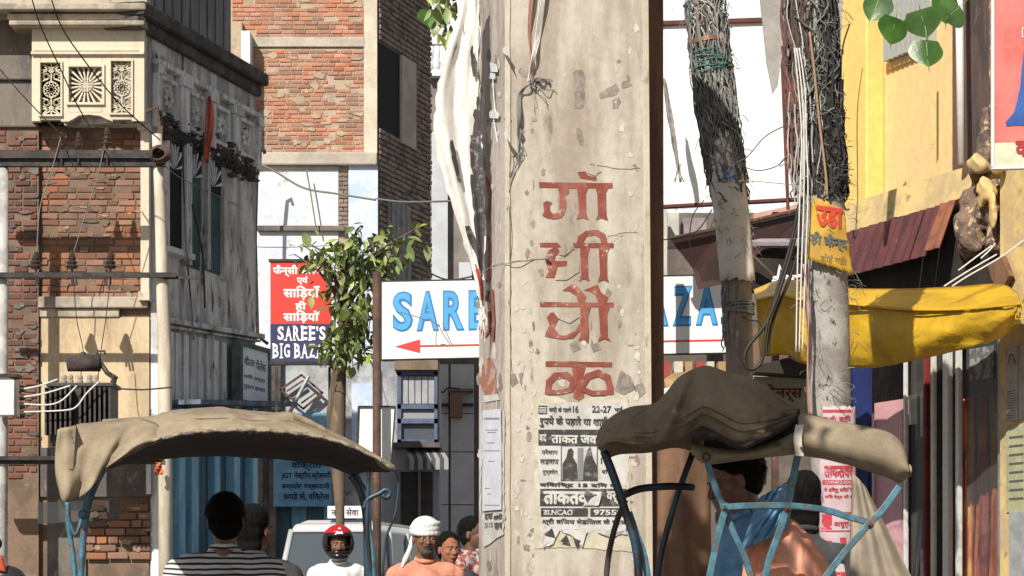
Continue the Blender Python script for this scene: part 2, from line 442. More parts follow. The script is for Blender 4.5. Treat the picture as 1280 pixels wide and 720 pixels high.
def stroke(pts, w):
    """outline polygons of a thick pixel polyline, as quads"""
    out = []
    for (x0, y0), (x1, y1) in zip(pts, pts[1:]):
        dx, dy = x1 - x0, y1 - y0; l = math.hypot(dx, dy) or 1
        ex, ey = dx / l * w * .28, dy / l * w * .28
        nx, ny = -dy / l * w / 2, dx / l * w / 2
        out.append([(x0 - ex + nx, y0 - ey + ny), (x1 + ex + nx, y1 + ey + ny), (x1 + ex - nx, y1 + ey - ny), (x0 - ex - nx, y0 - ey - ny)])
    return out

# ------------------------------------------------------------------ bricks
def brick_shape(L=1, Hh=1, D=1, c=.06, jit=.03, r=rng):
    """unit brick with worn front edges: back open"""
    def j(): return r.uniform(-jit, jit)
    v = []
    for (x, z) in ((-.5, -.5), (.5, -.5), (.5, .5), (-.5, .5)):
        v.append(Vector((x * L, 0, z * Hh)))
    for (x, z) in ((-.5, -.5), (.5, -.5), (.5, .5), (-.5, .5)):
        v.append(Vector((x * L + j() * .3, -.7 * D, z * Hh + j() * .6)))
    for (x, z) in ((-.5, -.5), (.5, -.5), (.5, .5), (-.5, .5)):
        sx = -1 if x < 0 else 1; sz = -1 if z < 0 else 1
        v.append(Vector((x * L - sx * (c * .4 + abs(j()) * .5), -D * (1 + j() * 2), z * Hh - sz * (c * 1.6 + abs(j()) * 2))))
    f = []
    for a in (0, 4):
        for k in range(4):
            f.append((a + k, a + (k + 1) % 4, a + 4 + (k + 1) % 4, a + 4 + k))
    f.append((8, 9, 10, 11))
    return v, f

BRICKS = {}
def brick_meshes(material):
    if material.name not in BRICKS:
        lst = []
        for i in range(7):
            v, f = brick_shape()
            me = bpy.data.meshes.new('brick'); me.from_pydata(v, [], f); me.materials.append(material); lst.append(me)
        BRICKS[material.name] = lst
    return BRICKS[material.name]

def brickwork(fr, s0, s1, z0, z1, d, parent, material, budget, course=.083, length=.235, gap=.018, proud=.016, miss=.06, size=1., skip=None, r=rng):
    """bricks laid on a frame; returns how many were laid as objects"""
    meshes = brick_meshes(material)
    ang = math.atan2(fr.u.y, fr.u.x)
    rest = MB(); n = 0
    rows = int((z1 - z0) / course)
    cells = []
    off = Vector((0, 0, 0)); p = parent
    while p is not None:
        off += p.location; p = p.parent
    for k in range(rows):
        s = s0 - (length * .5 if k % 2 else 0) - r.uniform(0, .02)
        zc = z0 + (k + .5) * course
        while s < s1 - .03:
            Lb = length * (r.uniform(.93, 1.07) if r.random() > .12 else .52)
            a, b = max(s, s0), min(s + Lb, s1)
            s += Lb
            if b - a < .05 or r.random() < miss: continue
            if skip and skip((a + b) / 2, zc): continue
            cells.append((a, b, zc))
    order = list(range(len(cells))); r.shuffle(order)
    chosen = set(order[:budget])
    for i, (a, b, zc) in enumerate(cells):
        L_, H_ = b - a - gap, course - gap * r.uniform(.7, 1.2)
        c = fr.p((a + b) / 2, zc + r.uniform(-.003, .003), d)
        P = proud * r.uniform(.6, 1.4)
        if i in chosen:
            o = bpy.data.objects.new('brick', meshes[r.randrange(7)])
            COL.objects.link(o); o.parent = parent
            o.location = c - off
            o.scale = (L_, P, H_)
            o.rotation_euler = (0, r.uniform(-.01, .01), ang)
            n += 1
        else:
            v, f = brick_shape(L_, H_, P, c=.06 * H_, jit=.03 * H_, r=r)
            rot = Matrix.Rotation(ang, 3, 'Z')
            rest.add([rot @ q + c for q in v], f)
    if rest.f:
        rest.build('brickwork', material, parent, kind='stuff')
    return n

# ================================================================== SETTING
g = MB(); g.wbox(-400, 400, -60, 1500, -1.2, -.004)
g.build('ground', earth, kind='structure')
rd = MB(); rd.wbox(-3.6, 2.4, -20, 120, -.2, .004)
rd.build('road', asphalt, kind='structure')
FR_R = Fr(1.96, 14, .38, -1)            # the shop front line on the right, running towards the camera
pv = MB(); pv.box(FR_R, -6, 12, -.1, .14, -6, .9)
pv.build('pavement', paving, kind='structure')

# ================================================================== LEFT: the corner building with the jali balcony
A = front(30.)
corner = thing('corner_building', 'old corner building with bare brick front, cream lattice balcony and soot stained side', 'building', (-4.5, 31, 0))
SD = Fr(A.s(190), 30, .263, 1)          # its side wall, running back
side_end = SD.s(320)
w = MB()
w.box(A, A.s(-260), A.s(186), 0, 9.6, -3.5, 0)
w.build('front_wall', mortar_brown, corner)
w = MB()
w.box(SD, .02, side_end, 0, 8.3, -1.2, 0)
w.build('side_wall', side_grey, corner, bevel=.02)
# brick pieces of the front
nb = 0
w = MB(); w.pbox(A, 10, 50, 165, 760, .0, .09); w.build('pilaster', mortar_brown, corner)
nb += brickwork(A, A.s(11), A.s(49), A.z(0, 600), A.z(0, 168), .09, corner, brick_red, 110, miss=.14, length=.2, gap=.026)
nb += brickwork(A, A.s(51), A.s(180), A.z(0, 374), A.z(0, 160), .0, corner, brick_orange, 140, miss=.08)
nb += brickwork(A, A.s(108), A.s(190), A.z(0, 700), A.z(0, 622), .05, corner, brick_orange, 40, course=.10, length=.27, miss=.05)
nb += brickwork(A, A.s(-60), A.s(8), A.z(0, 760), A.z(0, 120), .0, corner, brick_red, 300 - nb, miss=.1)
def smears(fr, px0, px1, py0, py1, d, parent, material, count, wmin=4, wmax=16, seed=1, proud=.02):
    rg = random.Random(seed); m = MB()
    for _ in range(count):
        cx, cy = rg.uniform(px0, px1), rg.uniform(py0, py1); a, b = rg.uniform(wmin, wmax), rg.uniform(wmin, wmax) * .5; n = 14; ph = rg.uniform(0, 50)
        pts = []
        for k in range(n):
            an = 2 * math.pi * k / n; q = 1 + .7 * noise.noise(Vector((math.cos(an) * 1.5, math.sin(an) * 1.5, ph)))
            pts.append((min(px1, max(px0, cx + a * q * math.cos(an))), min(py1, max(py0, cy + b * q * math.sin(an)))))
        pr_ = proud * rg.uniform(.85, 1.35)
        vs = [fr.q(x, y, d + pr_) for x, y in pts] + [fr.q(cx + (x - cx) * 1.12, cy + (y - cy) * 1.12, d + .002 + rg.random() * .004) for x, y in pts]
        m.add(vs, [tuple(range(n))] + [(i, (i + 1) % n, (i + 1) % n + n, i + n) for i in range(n)])
    return m.build('mortar_smears', material, parent, kind='stuff')
smears(A, 54, 176, 165, 372, 0, corner, mortar_brown, 34, 3, 10, seed=2, proud=.019)
smears(A, 54, 176, 180, 372, 0, corner, mat('pale_lime_smear', (.33, .24, .16), (.26, .18, .12), scale=8, bump=.6), 12, 2, 6, seed=3, proud=.022)
smears(A, 12, 48, 168, 560, .09, corner, plaster_dark, 36, 3, 9, seed=4, proud=.02)
smears(A, 110, 188, 624, 696, .05, corner, mat('pale_lime_smear', (.4, .3, .2)), 9, 3, 8, seed=5, proud=.022)
w = MB(); w.pbox(A, -120, 52, 20, 102, -.1, .12); w.pbox(A, -120, 50, 102, 160, -.1, .06)
w.build('upper_plaster', plaster_dark, corner, bevel=.02)
w = MB(); w.pbox(A, 50, 186, 372, 386, 0, .12); w.pbox(A, 50, 150, 386, 397, 0, .07)
w.build('ledge', stained_cream, corner, bevel=.015)
w = MB(); w.pbox(A, 51, 187, 397, 560, 0, .04); w.build('cream_plaster', plaster_cream, corner)
w = MB(); w.pbox(A, 51, 190, 560, 621, 0, .055); w.pbox(A, 60, 108, 621, 760, 0, .05)
w.build('lower_plaster', plaster_dark, corner)
w = MB(); w.pbox(A, 184, 190, 577, 618, .055, .09); w.build('whitewashed_patch', white_wash, corner)
# corner strip (quoin) beside the recess
w = MB(); w.pbox(A, 178, 189, 158, 378, 0, .16); w.pbox(A, 174, 190, 158, 166, 0, .2); w.pbox(A, 176, 190, 366, 378, 0, .2)
w.build('corner_pilaster', cream_paint, corner, bevel=.01)
w = MB(); w.pbox(A, 189, 203, 378, 760, -.6, .03); w.build('corner_edge', side_pale, corner)
# cornices
w = MB()
w.pbox(A, 24, 190, 40, 46, 0, .62); w.pbox(A, 20, 188, 30, 37, 0, .55); w.pbox(A, -80, 192, 20, 28, 0, .66); w.pbox(A, -80, 190, -40, 18, 0, .4)
w.pbox(A, 30, 189, 37, 40, 0, .5)
w.build('cornice', stained_cream, corner, bevel=.02)
# balcony box with lattice
DB = .42
bal = MB()
def pb(m, x0, x1, y0, y1, d0=None, d1=None):
    m.pbox(A, x0, x1, y0, y1, DB - .10 if d0 is None else d0, DB if d1 is None else d1)
WIN = ((59, 84, 88, 152), (94, 135, 93, 137), (146, 171, 86, 150))
pb(bal, 48, 187, 46, 80); pb(bal, 48, 59, 80, 160); pb(bal, 84, 94, 80, 152); pb(bal, 135, 146, 80, 152); pb(bal, 171, 187, 80, 160)
pb(bal, 59, 84, 80, 88); pb(bal, 94, 135, 80, 93); pb(bal, 146, 171, 80, 86)
pb(bal, 94, 135, 137, 149); pb(bal, 59, 84, 152, 158); pb(bal, 146, 171, 150, 158)
bal.build('balcony_panel', cream_paint, corner, bevel=.008)
m = MB(); pb(m, 48, 187, 75, 78, DB, DB + .05); pb(m, 50, 180, 72, 73.5, DB, DB + .03)
for (x0, x1, y0, y1) in WIN:
    t = 2.2 if x1 - x0 < 30 else 3
    pb(m, x0 - t, x1 + t, y0 - t, y0, DB, DB + .03); pb(m, x0 - t, x1 + t, y1, y1 + t, DB, DB + .035)
    pb(m, x0 - t, x0, y0, y1, DB, DB + .03); pb(m, x1, x1 + t, y0, y1, DB, DB + .03)
m.build('moulding', cream_paint, corner)
# scalloped lower edge
m = MB()
pts = [(94, 149), (135, 149), (146, 158)] + [(141 - 4, 156), (130, 151.5), (115, 150.5), (103, 152), (97, 156), (92, 160), (84, 160), (84, 152)]
m.pprism(A, [(84, 149), (146, 149), (148, 160), (140, 157), (132, 153), (118, 151.5), (106, 152.5), (99, 157), (93, 160), (84, 160)], DB - .1, DB - .002)
m.build('scalloped_edge', cream_paint, corner)
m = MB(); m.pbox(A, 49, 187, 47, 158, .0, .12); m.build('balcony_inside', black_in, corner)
m = MB(); m.box(SD, -.42, 0, A.z(0, 160), A.z(0, 46), -1., -.003); m.build('balcony_return', side_grey, corner)
m = MB(); m.pbox(A, 47, 50, 47, 160, 0, DB - .1); m.build('balcony_cheek', plaster_dark, corner)
for wi, (x0, x1, y0, y1) in enumerate(WIN):
    m = MB(); cx, cy = (x0 + x1) / 2, (y0 + y1) / 2
    def bar(p0, p1, wd, dd=.02, m=m):
        for q in stroke([p0, p1], wd):
            m.pprism(A, q, DB - .05, DB - .05 + dd)
    if wi == 1:
        for k in range(20):
            a = 2 * math.pi * (k + .5) / 20
            c, s = math.cos(a), math.sin(a)
            t = min((x1 - x0) / 2 / max(abs(c), 1e-6), (y1 - y0) / 2 / max(abs(s), 1e-6))
            p0 = (cx + c * 6.5, cy + s * 6.5)
            e = .055
            m.pprism(A, [(cx + math.cos(a - .1) * 6, cy + math.sin(a - .1) * 6), (cx + math.cos(a - e) * t, cy + math.sin(a - e) * t),
                         (cx + math.cos(a + e) * t, cy + math.sin(a + e) * t), (cx + math.cos(a + .1) * 6, cy + math.sin(a + .1) * 6)], DB - .06, DB - .03)
        for k in range(12):
            a = 2 * math.pi * k / 12; b = a + 2 * math.pi / 12
            bar((cx + math.cos(a) * 7.4, cy + math.sin(a) * 7.4), (cx + math.cos(b) * 7.4, cy + math.sin(b) * 7.4), 2, .033)
        for q in (-2.2, 2.2):
            bar((cx - 7, cy + q), (cx + 7, cy + q), 1.3, .03); bar((cx + q, cy - 7), (cx + q, cy + 7), 1.3, .031)
        bar((cx - 7, cy), (cx + 7, cy), 1, .028); bar((cx, cy - 7), (cx, cy + 7), 1, .029)
    else:
        hw, hh = (x1 - x0) / 2, (y1 - y0) / 2
        def ring(px, py, r, wd, n=12):
            for k in range(n):
                a = 2 * math.pi * k / n; b = a + 2 * math.pi / n
                bar((px + math.cos(a) * r, py + math.sin(a) * r), (px + math.cos(b) * r, py + math.sin(b) * r), wd)
        ring(cx, cy, 9.5, 1.8, 16); ring(cx, cy, 4.6, 3.4, 10)
        for k in range(10):
            a = 2 * math.pi * k / 10
            bar((cx + math.cos(a) * 5, cy + math.sin(a) * 5), (cx + math.cos(a) * 9.5, cy + math.sin(a) * 9.5), 1.3, .018)
        for sy in (-1, 1):
            for sx in (-1, 1):
                ring(cx + sx * 6.3, cy + sy * 16, 3.6, 2.0, 10)
            bar((cx, cy + sy * 9), (cx, y0 if sy < 0 else y1), 1.6, .022)
            for (a, b) in (((-12, 20), (12, 32)), ((12, 20), (-12, 32)), ((-12, 32), (0, 20)), ((12, 32), (0, 20)), ((-12, 10), (-4, 13)), ((12, 10), (4, 13)), ((-12, 24), (12, 24))):
                bar((cx + a[0], cy + sy * a[1]), (cx + b[0], cy + sy * b[1]), 1.5, .024)
    m.build('lattice_screen', cream_paint, corner)

# side of the corner building: bays seen at a slant
def sz(px, py): return SD.z(px, py)
xs = [191, 222, 238, 251, 262, 275, 290, 304, 320]
m = MB()
ztop = sz(190, 46)
m.box(SD, -.6, side_end + .04, ztop - .02, ztop + .13, -.4, .08)
m.box(SD, -.62, side_end + .08, ztop + .13, ztop + .30, -.4, .17)
m.build('side_cornice', soot, corner, bevel=.03)
m = MB()
for k in range(24):
    s = -.1 + k * .145
    if s > SD.s(287): break
    m.box(SD, s, s + .12, ztop + .30, ztop + 1.75 + .03 * rng.random(), -.05 - .01 * (k % 2), .02 + .01 * (k % 2))
m.build('tin_parapet', mat('weathered_tin', (.17, .165, .17), (.10, .095, .10), (.28, .26, .25), scale=3, stretch=(2, 2, .3), scale3=7, rough=.6, bump=.2), corner)
z_fr0 = sz(190, 80)       # bottom of frieze at the near corner
z_up1 = sz(190, 150)
m = MB()
m.box(SD, 0, side_end, z_fr0, z_fr0 + .07, 0, .1)
m.box(SD, 0, side_end, z_up1 - .08, z_up1, 0, .06)
bays = []
nb_ = 4
for k in range(nb_ + 1):
    s = side_end * k / nb_
    m.box(SD, max(s - .14, 0), min(s + .12, side_end), z_up1 - .02, z_fr0, 0, .09)
    m.box(SD, max(s - .17, 0), min(s + .15, side_end), z_fr0 - .12, z_fr0, 0, .13)
    if k < nb_: bays.append((s + .16, side_end * (k + 1) / nb_ - .18))
m.build('frieze', side_pale, corner, bevel=.01)
for (a, b) in bays:
    m = MB(); z0, z1 = z_up1 + .14, z_fr0 - .14
    m.box(SD, a, b, z0 - .05, z0, 0, .05); m.box(SD, a, b, z1, z1 + .05, 0, .05); m.box(SD, a, a + .05, z0, z1, 0, .05); m.box(SD, b - .05, b, z0, z1, 0, .05)
    ca, cz = (a + b) / 2, (z0 + z1) / 2
    for t in range(8):
        an = math.pi * t / 4
        e = Vector((math.cos(an) * (b - a) * .28, math.sin(an) * (z1 - z0) * .36))
        n_ = Vector((-e.y, e.x)).normalized() * .035
        m.prism(SD, [(ca + e.x * .15, cz + e.y * .15), (ca + e.x * .6 + n_.x, cz + e.y * .6 + n_.y), (ca + e.x, cz + e.y), (ca + e.x * .6 - n_.x, cz + e.y * .6 - n_.y)], 0, .045)
    m.build('carved_panel', side_pale, corner)
# openings of the upper floor: flat panels, dark rooms painted black and dim green
z_o1 = z_up1 - .1; z_o0 = sz(205, 305)
def hole(px0, px1, z0, z1, back, nm='window'):
    a, b = SD.s(px0), SD.s(px1)
    m = MB(); m.box(SD, a, b, z0, z1, .0, .012); o = m.build(nm, back, corner)
    return o, a, b
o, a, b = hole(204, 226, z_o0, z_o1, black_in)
m = MB(); m.box(SD, a - .06, a, z_o0 - .05, z_o1, 0, .09); m.box(SD, b, b + .05, z_o0 - .05, z_o1, 0, .09); m.box(SD, a - .1, b + .1, z_o0 - .12, z_o0 - .05, 0, .16)
m.build('frame', side_pale, o)
green_room = mat('dim_green_wall', (.045, .10, .095), (.03, .07, .065), scale=2)
o, a, b = hole(228, 250, sz(240, 335), z_o1 - .35, green_room)
m = MB(); m.box(SD, a, b, z_o1 - .35, z_o1, 0, .02); m.build('dark_opening_top', black_in, o)  # black strip paints the unlit top of the opening
m = MB(); m.box(SD, a - .02, a + .09, sz(240, 335), z_o1, 0, .1); m.build('frame', side_grey, o)
o, a, b = hole(253, 275, sz(262, 340), z_o1 - .5, green_room)
m = MB(); m.box(SD, a, b, z_o1 - .5, z_o1, 0, .02); m.build('dark_opening_top', black_in, o)
m = MB(); m.box(SD, b - .02, b + .14, sz(262, 345), z_o1 - .3, 0, .07); m.box(SD, a - .05, a + .05, sz(262, 340), z_o1, 0, .1); m.build('frame', side_grey, o)
m = MB()
for (px0, px1, yy) in ((204, 226, 165), (228, 250, 190), (253, 275, 200)):
    a, b = SD.s(px0), SD.s(px1); zz = z_o1
    for t in range(7):
        an = math.pi * (t + .5) / 7; c = (a + b) / 2
        L = (b - a) * .5
        e = Vector((math.cos(an), math.sin(an))); n_ = Vector((-e.y, e.x)) * .022
        m.prism(SD, [(c + e.x * .05 * L, zz - .42 + e.y * .05), (c + e.x * L * .95 + n_.x, zz - .42 + e.y * .4 + n_.y), (c + e.x * L * .95 - n_.x, zz - .42 + e.y * .4 - n_.y)], .02, .045)
m.build('fanlight', white_wash, corner)
# soot clumps on ledges
m = MB()
for k in range(300):
    t = rng.random()
    s = lerp(.2, side_end - .1, t)
    z = z_up1 - .06 + rng.gauss(0, .07)
    r_ = rng.uniform(.015, .055)
    m.ball(SD.p(s, z, .05), r_ * 1.7, r_ * .8, r_ * .8, nu=6, nv=4, fn=lambda v: v * rng.uniform(.5, 1.3))
m.build('soot_crust', soot, corner, kind='stuff')
# lower belt and panels of the side
m = MB()
m.sbox(SD, 191, 320, 396, 418, 402, 424, 0, .14)
m.sbox(SD, 191, 320, 404, 425, 408, 428, 0, .08)
m.build('belt_course', side_grey, corner, bevel=.01)
m = MB()
k = 196
while k < 280:
    m.sbox(SD, k, k + 6.2, 412 + (k - 196) * .2, 413.5 + (k - 196) * .2, 500, 500, .02, .06)
    k += 9.5
m.build('vertical_boards', side_pale, corner)
# signboard on the side
m = MB(); SG = (284, 318)
a, b = SD.s(284), SD.s(318)
z0, z1 = SD.z(300, 503), SD.z(300, 437)
sg = thing('shop_signboard', 'small faded white hindi signboard in green frame on the soot stained side wall', 'sign', SD.p(a, z0, .2))
m.box(SD, a, b, z0, z1, .14, .2); m.build('board', mat('faded_board', (.72, .75, .80), (.6, .64, .7), scale=3, rough=.6), sg)
m = MB()
for q in ((a - .1, a, z0 - .08, z1 + .08), (b, b + .06, z0 - .06, z1 + .06), (a, b, z1, z1 + .06), (a, b, z0 - .06, z0)):
    m.box(SD, *q, .10, .23)
m.build('frame', mat('green_wood', (.10, .14, .12), (.06, .09, .08), scale=5), sg)
for t_, s0, s1, y0, y1 in (('शीतल', .12, .5, .66, .84), ('पैलेस', .55, .92, .62, .82), ('सिले वस्त्र', .1, .9, .4, .5), ('दुकान बाजार', .1, .9, .2, .3)):
    text(SD, t_, lerp(a, b, s0), lerp(a, b, s1), lerp(z0, z1, y0), lerp(z0, z1, y1), .203, mat('faded_navy', (.10, .11, .2)), sg)
# blue shop front below
m = MB(); m.box(SD, .0, side_end, 0, SD.z(250, 506), .0, .03); m.build('shop_recess', blue_door, corner)
m = MB()
for px, wd in ((214, 8), (230, 9), (258, 8), (283, 9), (306, 8)):
    s = SD.s(px); m.box(SD, s - .012 * wd, s + .012 * wd, 0, SD.z(px, 510), .03, .16)
m.build('shop_posts', blue_post, corner, bevel=.01)
m = MB()
m.sbox(SD, 205, 330, 500, 503, 506, 509, .03, .5)
m.build('shop_awning', mat('grey_blue_tin', (.12, .16, .22), (.07, .08, .1), scale=6), corner)
for i in range(5):
    s = SD.s(232) + i * .2
    m = MB(); m.box(SD, s, s + .17, .2, SD.z(250, 520), .03, .06); m.build('shutter_board', blue_door, corner, bevel=.006)
m = MB(); m.pbox(A, 186, 215, 640, 760, .25, .3)
# orange cloth strip near the pole
m = MB(); rows = []
for i in range(8):
    y = 578 + i * 2.2
    rows.append([W(194 + j * 3 + math.sin(i * .9 + j) * 1.2, y, 28.7 + .05 * math.sin(j * 2 + i)) for j in range(4)])
m.grid(rows); tag(m.build('cloth_strip', mat('orange_cloth', (.55, .13, .05)), None, smooth=True, solid=.006), 'narrow orange cloth strip hanging beside the cream pole over the blue shop', 'cloth')

# flag on pole
fl = thing('flag', 'faded orange red pennant furled on a thin pole on the soot stained side wall', 'flag', W(250, 330, 31.2))
m = MB(); m.tube([W(250, 340, 31.3), W(254, 230, 31.2), W(261, 118, 31.2)], .012, 6); m.build('flag_pole', galv, fl)
m = MB(); rows = []
for i in range(13):
    t = i / 12; y = 120 + 84 * t; wd = 3 + 11 * math.sin(math.pi * min(t * 1.25, 1) * .8) * (1 - .5 * t)
    x0 = 261 - t * 5
    rows.append([W(x0 + wd * (j / 5 - .25), y, 31.2 - .07 * math.sin(j * 2.1 + i * .25)) for j in range(6)])
m.grid(rows); m.build('pennant', mat('orange_flag', (.62, .12, .05), (.5, .1, .05), scale=9), fl, smooth=True, solid=.004)

# ------------------------------------------------------------------ transformer frame in front of the brick wall
YT = 29.0
T = front(YT)
tf = thing('electric_pole', 'two pole electric frame with iron crossarms before the bare brick front', 'utility pole', (T.s(200), YT, 0))
m = MB(); m.tube([T.q(208, 1100 * 0 + 760, 0) - Vector((0, 0, 1.2)), T.q(206, 450), T.q(200, 250), T.q(196, 168)], [.088, .085, .068, .06], 12)
m.build('pole', pole_paint, tf, smooth=True)
m = MB(); m.tube([T.q(2, 760) - Vector((0, 0, 1.2)), T.q(4, 210)], .065, 10); m.build('pole', mat('white_grey_pole', (.45, .44, .42), (.3, .29, .28), scale=4), tf, smooth=True)
m = MB(); m.pbox(T, -40, 207, 190, 200, .08, .13); m.pbox(T, -40, 207, 200, 209, -.02, .08); m.build('crossarm', iron_black, tf)
m = MB(); m.pbox(T, -40, 222, 342.5, 348.5, .08, .15); m.pbox(T, 205, 252, 346, 350, .06, .1); m.build('crossarm', iron_black, tf)
m = MB(); m.pbox(T, -40, 205, 571, 576, .08, .15); m.pbox(T, -40, 205, 576, 580, -.1, .08); m.build('crossarm', iron_black, tf)
m = MB(); m.pbox(T, 196, 202, 126 + 10, 330, -.12, -.06); m.tube([T.q(182, 140), T.q(197, 134), T.q(199, 150)], .02, 6); m.build('conduit', rust, tf)
def insulator(px, py, h, wd, nrib=3):
    r0 = wd / 2 / F * YT
    base = T.q(px, py, .11); hh = h / F * YT
    o = MB()
    o.tube([base - Vector((0, 0, .12)), base + Vector((0, 0, hh * .4))], .014, 6)
    for k in range(nrib):
        z = hh * (.35 + .55 * k / nrib)
        r1 = r0 * (1 - .18 * k)
        o.tube([base + Vector((0, 0, z - .03)), base + Vector((0, 0, z)), base + Vector((0, 0, z + .035))], [r1 * .7, r1, r1 * .45], 10)
    o.tube([base + Vector((0, 0, hh * .8)), base + Vector((0, 0, hh))], [r0 * .5, r0 * .3], 8)
    return o.build('insulator', porcelain, tf, smooth=False)
for x in (45, 90, 138): insulator(x, 343, 28, 17)
for x, yy in ((77, 191), (98, 191), (134, 191)): insulator(x, yy, 26 if x != 134 else 32, 11 if x != 134 else 15)
m = MB()
for x in (133, 137):
    m.tube([T.q(x, 345, .16), T.q(x, 358, .16)], .012, 5)
for x in (45, 90, 94): m.tube([T.q(x, 345, .16), T.q(x + 2, 356, .16)], .014, 5)
m.build('bolts', iron_black, tf)
# coil of cable at the end of the upper arm
cc = MB()
cx0 = T.q(202, 194, .16)
for k in range(7):
    rr_ = .12 - .012 * abs(k - 3)
    pts = []
    for j in range(17):
        a = 2 * math.pi * j / 16
        pts.append(cx0 + Vector((rr_ * math.cos(a) * 1.05 + (k - 3) * .006, -.05 + (k - 3) * .016, rr_ * math.sin(a) * .85 - .01 * math.sin(a * 2))))
    cc.tube(pts, .014, 6, cap=False)
cc.build('cable_coil', rust, tf, smooth=True)
# transformer
tr = thing('transformer', 'dark oil filled transformer with cooling fins and drum tank before cream plaster', 'transformer', T.q(108, 575, .2))
m = MB(); m.pbox(T, 72, 148, 487, 560, .0, .5); m.pbox(T, 68, 151, 483, 488, -.03, .53); m.build('tank', trafo, tr, bevel=.01)
for k in range(14):
    x = 69 + k * 6.0
    if 99 < x < 106: continue
    m = MB(); m.pbox(T, x, x + 2.4, 490, 548, .5, .66); m.build('cooling_fin', trafo, tr)
m = MB(); m.tube([T.q(84, 454, .3), T.q(85, 454, .3), T.q(125, 454, .3), T.q(126, 454, .3)], [.06, .10, .10, .06], 16); m.build('oil_drum', mat('oil_drum_brown', (.075, .05, .04), (.04, .03, .028), scale=7), tr, smooth=True)
m = MB(); m.tube([T.q(126, 454, .3), T.q(134, 466, .3), T.q(146, 474, .3)], .03, 8); m.build('oil_pipe', trafo, tr, smooth=True); m = MB(); m.tube([T.q(104, 440, .3), T.q(104, 447, .3)], .03, 8)
m.build('oil_pipe', trafo, tr, smooth=True); m = MB()
m.tube([T.q(122, 447, .3), T.q(122, 439, .3), T.q(131, 439, .3), T.q(131, 443, .3)], .016, 6); m.build('oil_pipe', trafo, tr, smooth=True)
for x in (80, 88, 100, 112, 120, 142):
    m = MB(); b0 = T.q(x, 484, .34)
    for k in range(3):
        m.tube([b0 + Vector((0, 0, .05 * k)), b0 + Vector((0, 0, .05 * k + .03)), b0 + Vector((0, 0, .05 * k + .05))], [.035, .042 - .004 * k, .02], 8)
    m.build('bushing', mat('pale_porcelain', (.34, .30, .26), rough=.3) if x != 142 else trafo, tr)
# switch box
sb = thing('switch_box', 'white metal fuse box fixed to the pole beside the transformer', 'box', T.q(12, 520, .2))
m = MB(); m.pprism(T, [(1, 478), (12, 473), (26, 477), (26, 522), (1, 522)], .12, .38); m.build('body', white_box, sb, bevel=.01)
m = MB(); m.pbox(T, -4, 30, 471, 475, .08, .42); m.build('hood', iron_black, sb)
for k in range(4):
    m = MB(); m.tube([T.q(25, 486 + k * 10.5, .25), T.q(31, 486 + k * 10.5, .25)], [.045, .035], 8); m.build('gland', iron_black, sb)
lv = [((30, 486), (50, 482), (72, 474)), ((30, 496), (55, 492), (88, 482)), ((30, 505), (60, 506), (78, 500), (96, 482)), ((30, 515), (80, 513), (96, 508), (108, 492), (125, 476))]
for i, c in enumerate(lv):
    m = MB(); m.tube([T.q(x, y, .72 + .02 * i) for x, y in curve(c, 16)], .010, 6)
    o = m.build('power_lead', cable_white, None, smooth=True)
    tag(o, ('uppermost', 'second', 'third', 'lowest and longest')[i] + ' white lead looping from the fuse box to the transformer', 'cable', 'white leads of the transformer')

# ================================================================== brick building behind
B = front(46.)
bb = thing('brick_building', 'tall unfinished building of orange brick over whitewashed lower storey', 'building', (B.s(400), 48, 0))
BS = Fr(B.s(472), 46, .313, 1)
bs_end = BS.s(538)
m = MB(); m.box(B, B.s(250), B.s(471), 0, B.z(0, -60), -3, 0); m.build('front_wall', mortar_pale, bb)
m = MB(); m.box(BS, .0, bs_end, 0, B.z(0, -60), -1.4, 0); m.build('side_wall', mortar_grey, bb)
n1 = brickwork(B, B.s(318), B.s(455), B.z(0, 192), B.z(0, 60), .0, bb, brick_far, 235, miss=.09, gap=.021)
brickwork(B, B.s(290), B.s(455), B.z(0, 48), B.z(0, -55), .0, bb, brick_far, 40, miss=.07)
brickwork(B, B.s(423), B.s(435), B.z(0, 292), B.z(0, 212), .02, bb, brick_grey, 25, length=.2, miss=.02)
brickwork(B, B.s(284), B.s(306), B.z(0, 130), B.z(0, 60), .0, bb, brick_far, 0, miss=.2)
smears(B, 320, 454, 62, 190, 0, bb, mortar_pale, 30, 2, 9, seed=6, proud=.02)
smears(B, 320, 454, -20, 46, 0, bb, mortar_pale, 8, 2, 8, seed=7, proud=.02)
z_w0, z_w1 = BS.z(472, 158), BS.z(472, 52)
ws0, ws1 = BS.s(473), BS.s(514)
brickwork(BS, .04, bs_end, BS.z(472, 330), B.z(0, -55), .0, bb, brick_grey, 0, course=.105, length=.3, gap=.03, proud=.035, miss=.03,
          skip=lambda s, z: ws0 - .1 < s < ws1 + .1 and z_w0 - .05 < z < z_w1 + .05)
m = MB(); m.pbox(B, 312, 456, 47, 59, 0, .05); m.build('concrete_band', cement, bb, bevel=.01)
m = MB(); m.pbox(B, 455, 471.5, -60, 192, 0, .04); m.build('concrete_column', cement_pale, bb)
m = MB(); m.pbox(B, 316, 472, 192, 208, 0, .18); m.pbox(B, 316, 425, 208, 212, 0, .1); m.build('concrete_ledge', cement, bb, bevel=.03)
m = MB(); m.pbox(B, 305, 316, 46, 190, .0, .5); m.build('white_post', white_wash, bb)
m = MB(); m.pbox(B, 284, 304, 30, 190, .0, .2); m.build('side_pier', mortar_pale, bb)
m = MB(); m.pbox(B, 270, 423, 210, 560, 0, .03); m.build('whitewashed_wall', white_wash, bb)
m = MB(); m.pbox(B, 436, 472.5, 208, 560, 0, .06); m.build('pale_blue_wall', white_blue, bb)
m = MB(); m.pbox(B, 322, 432, 283, 290, 0, .14); m.build('ledge', plaster_dark, bb, bevel=.02)
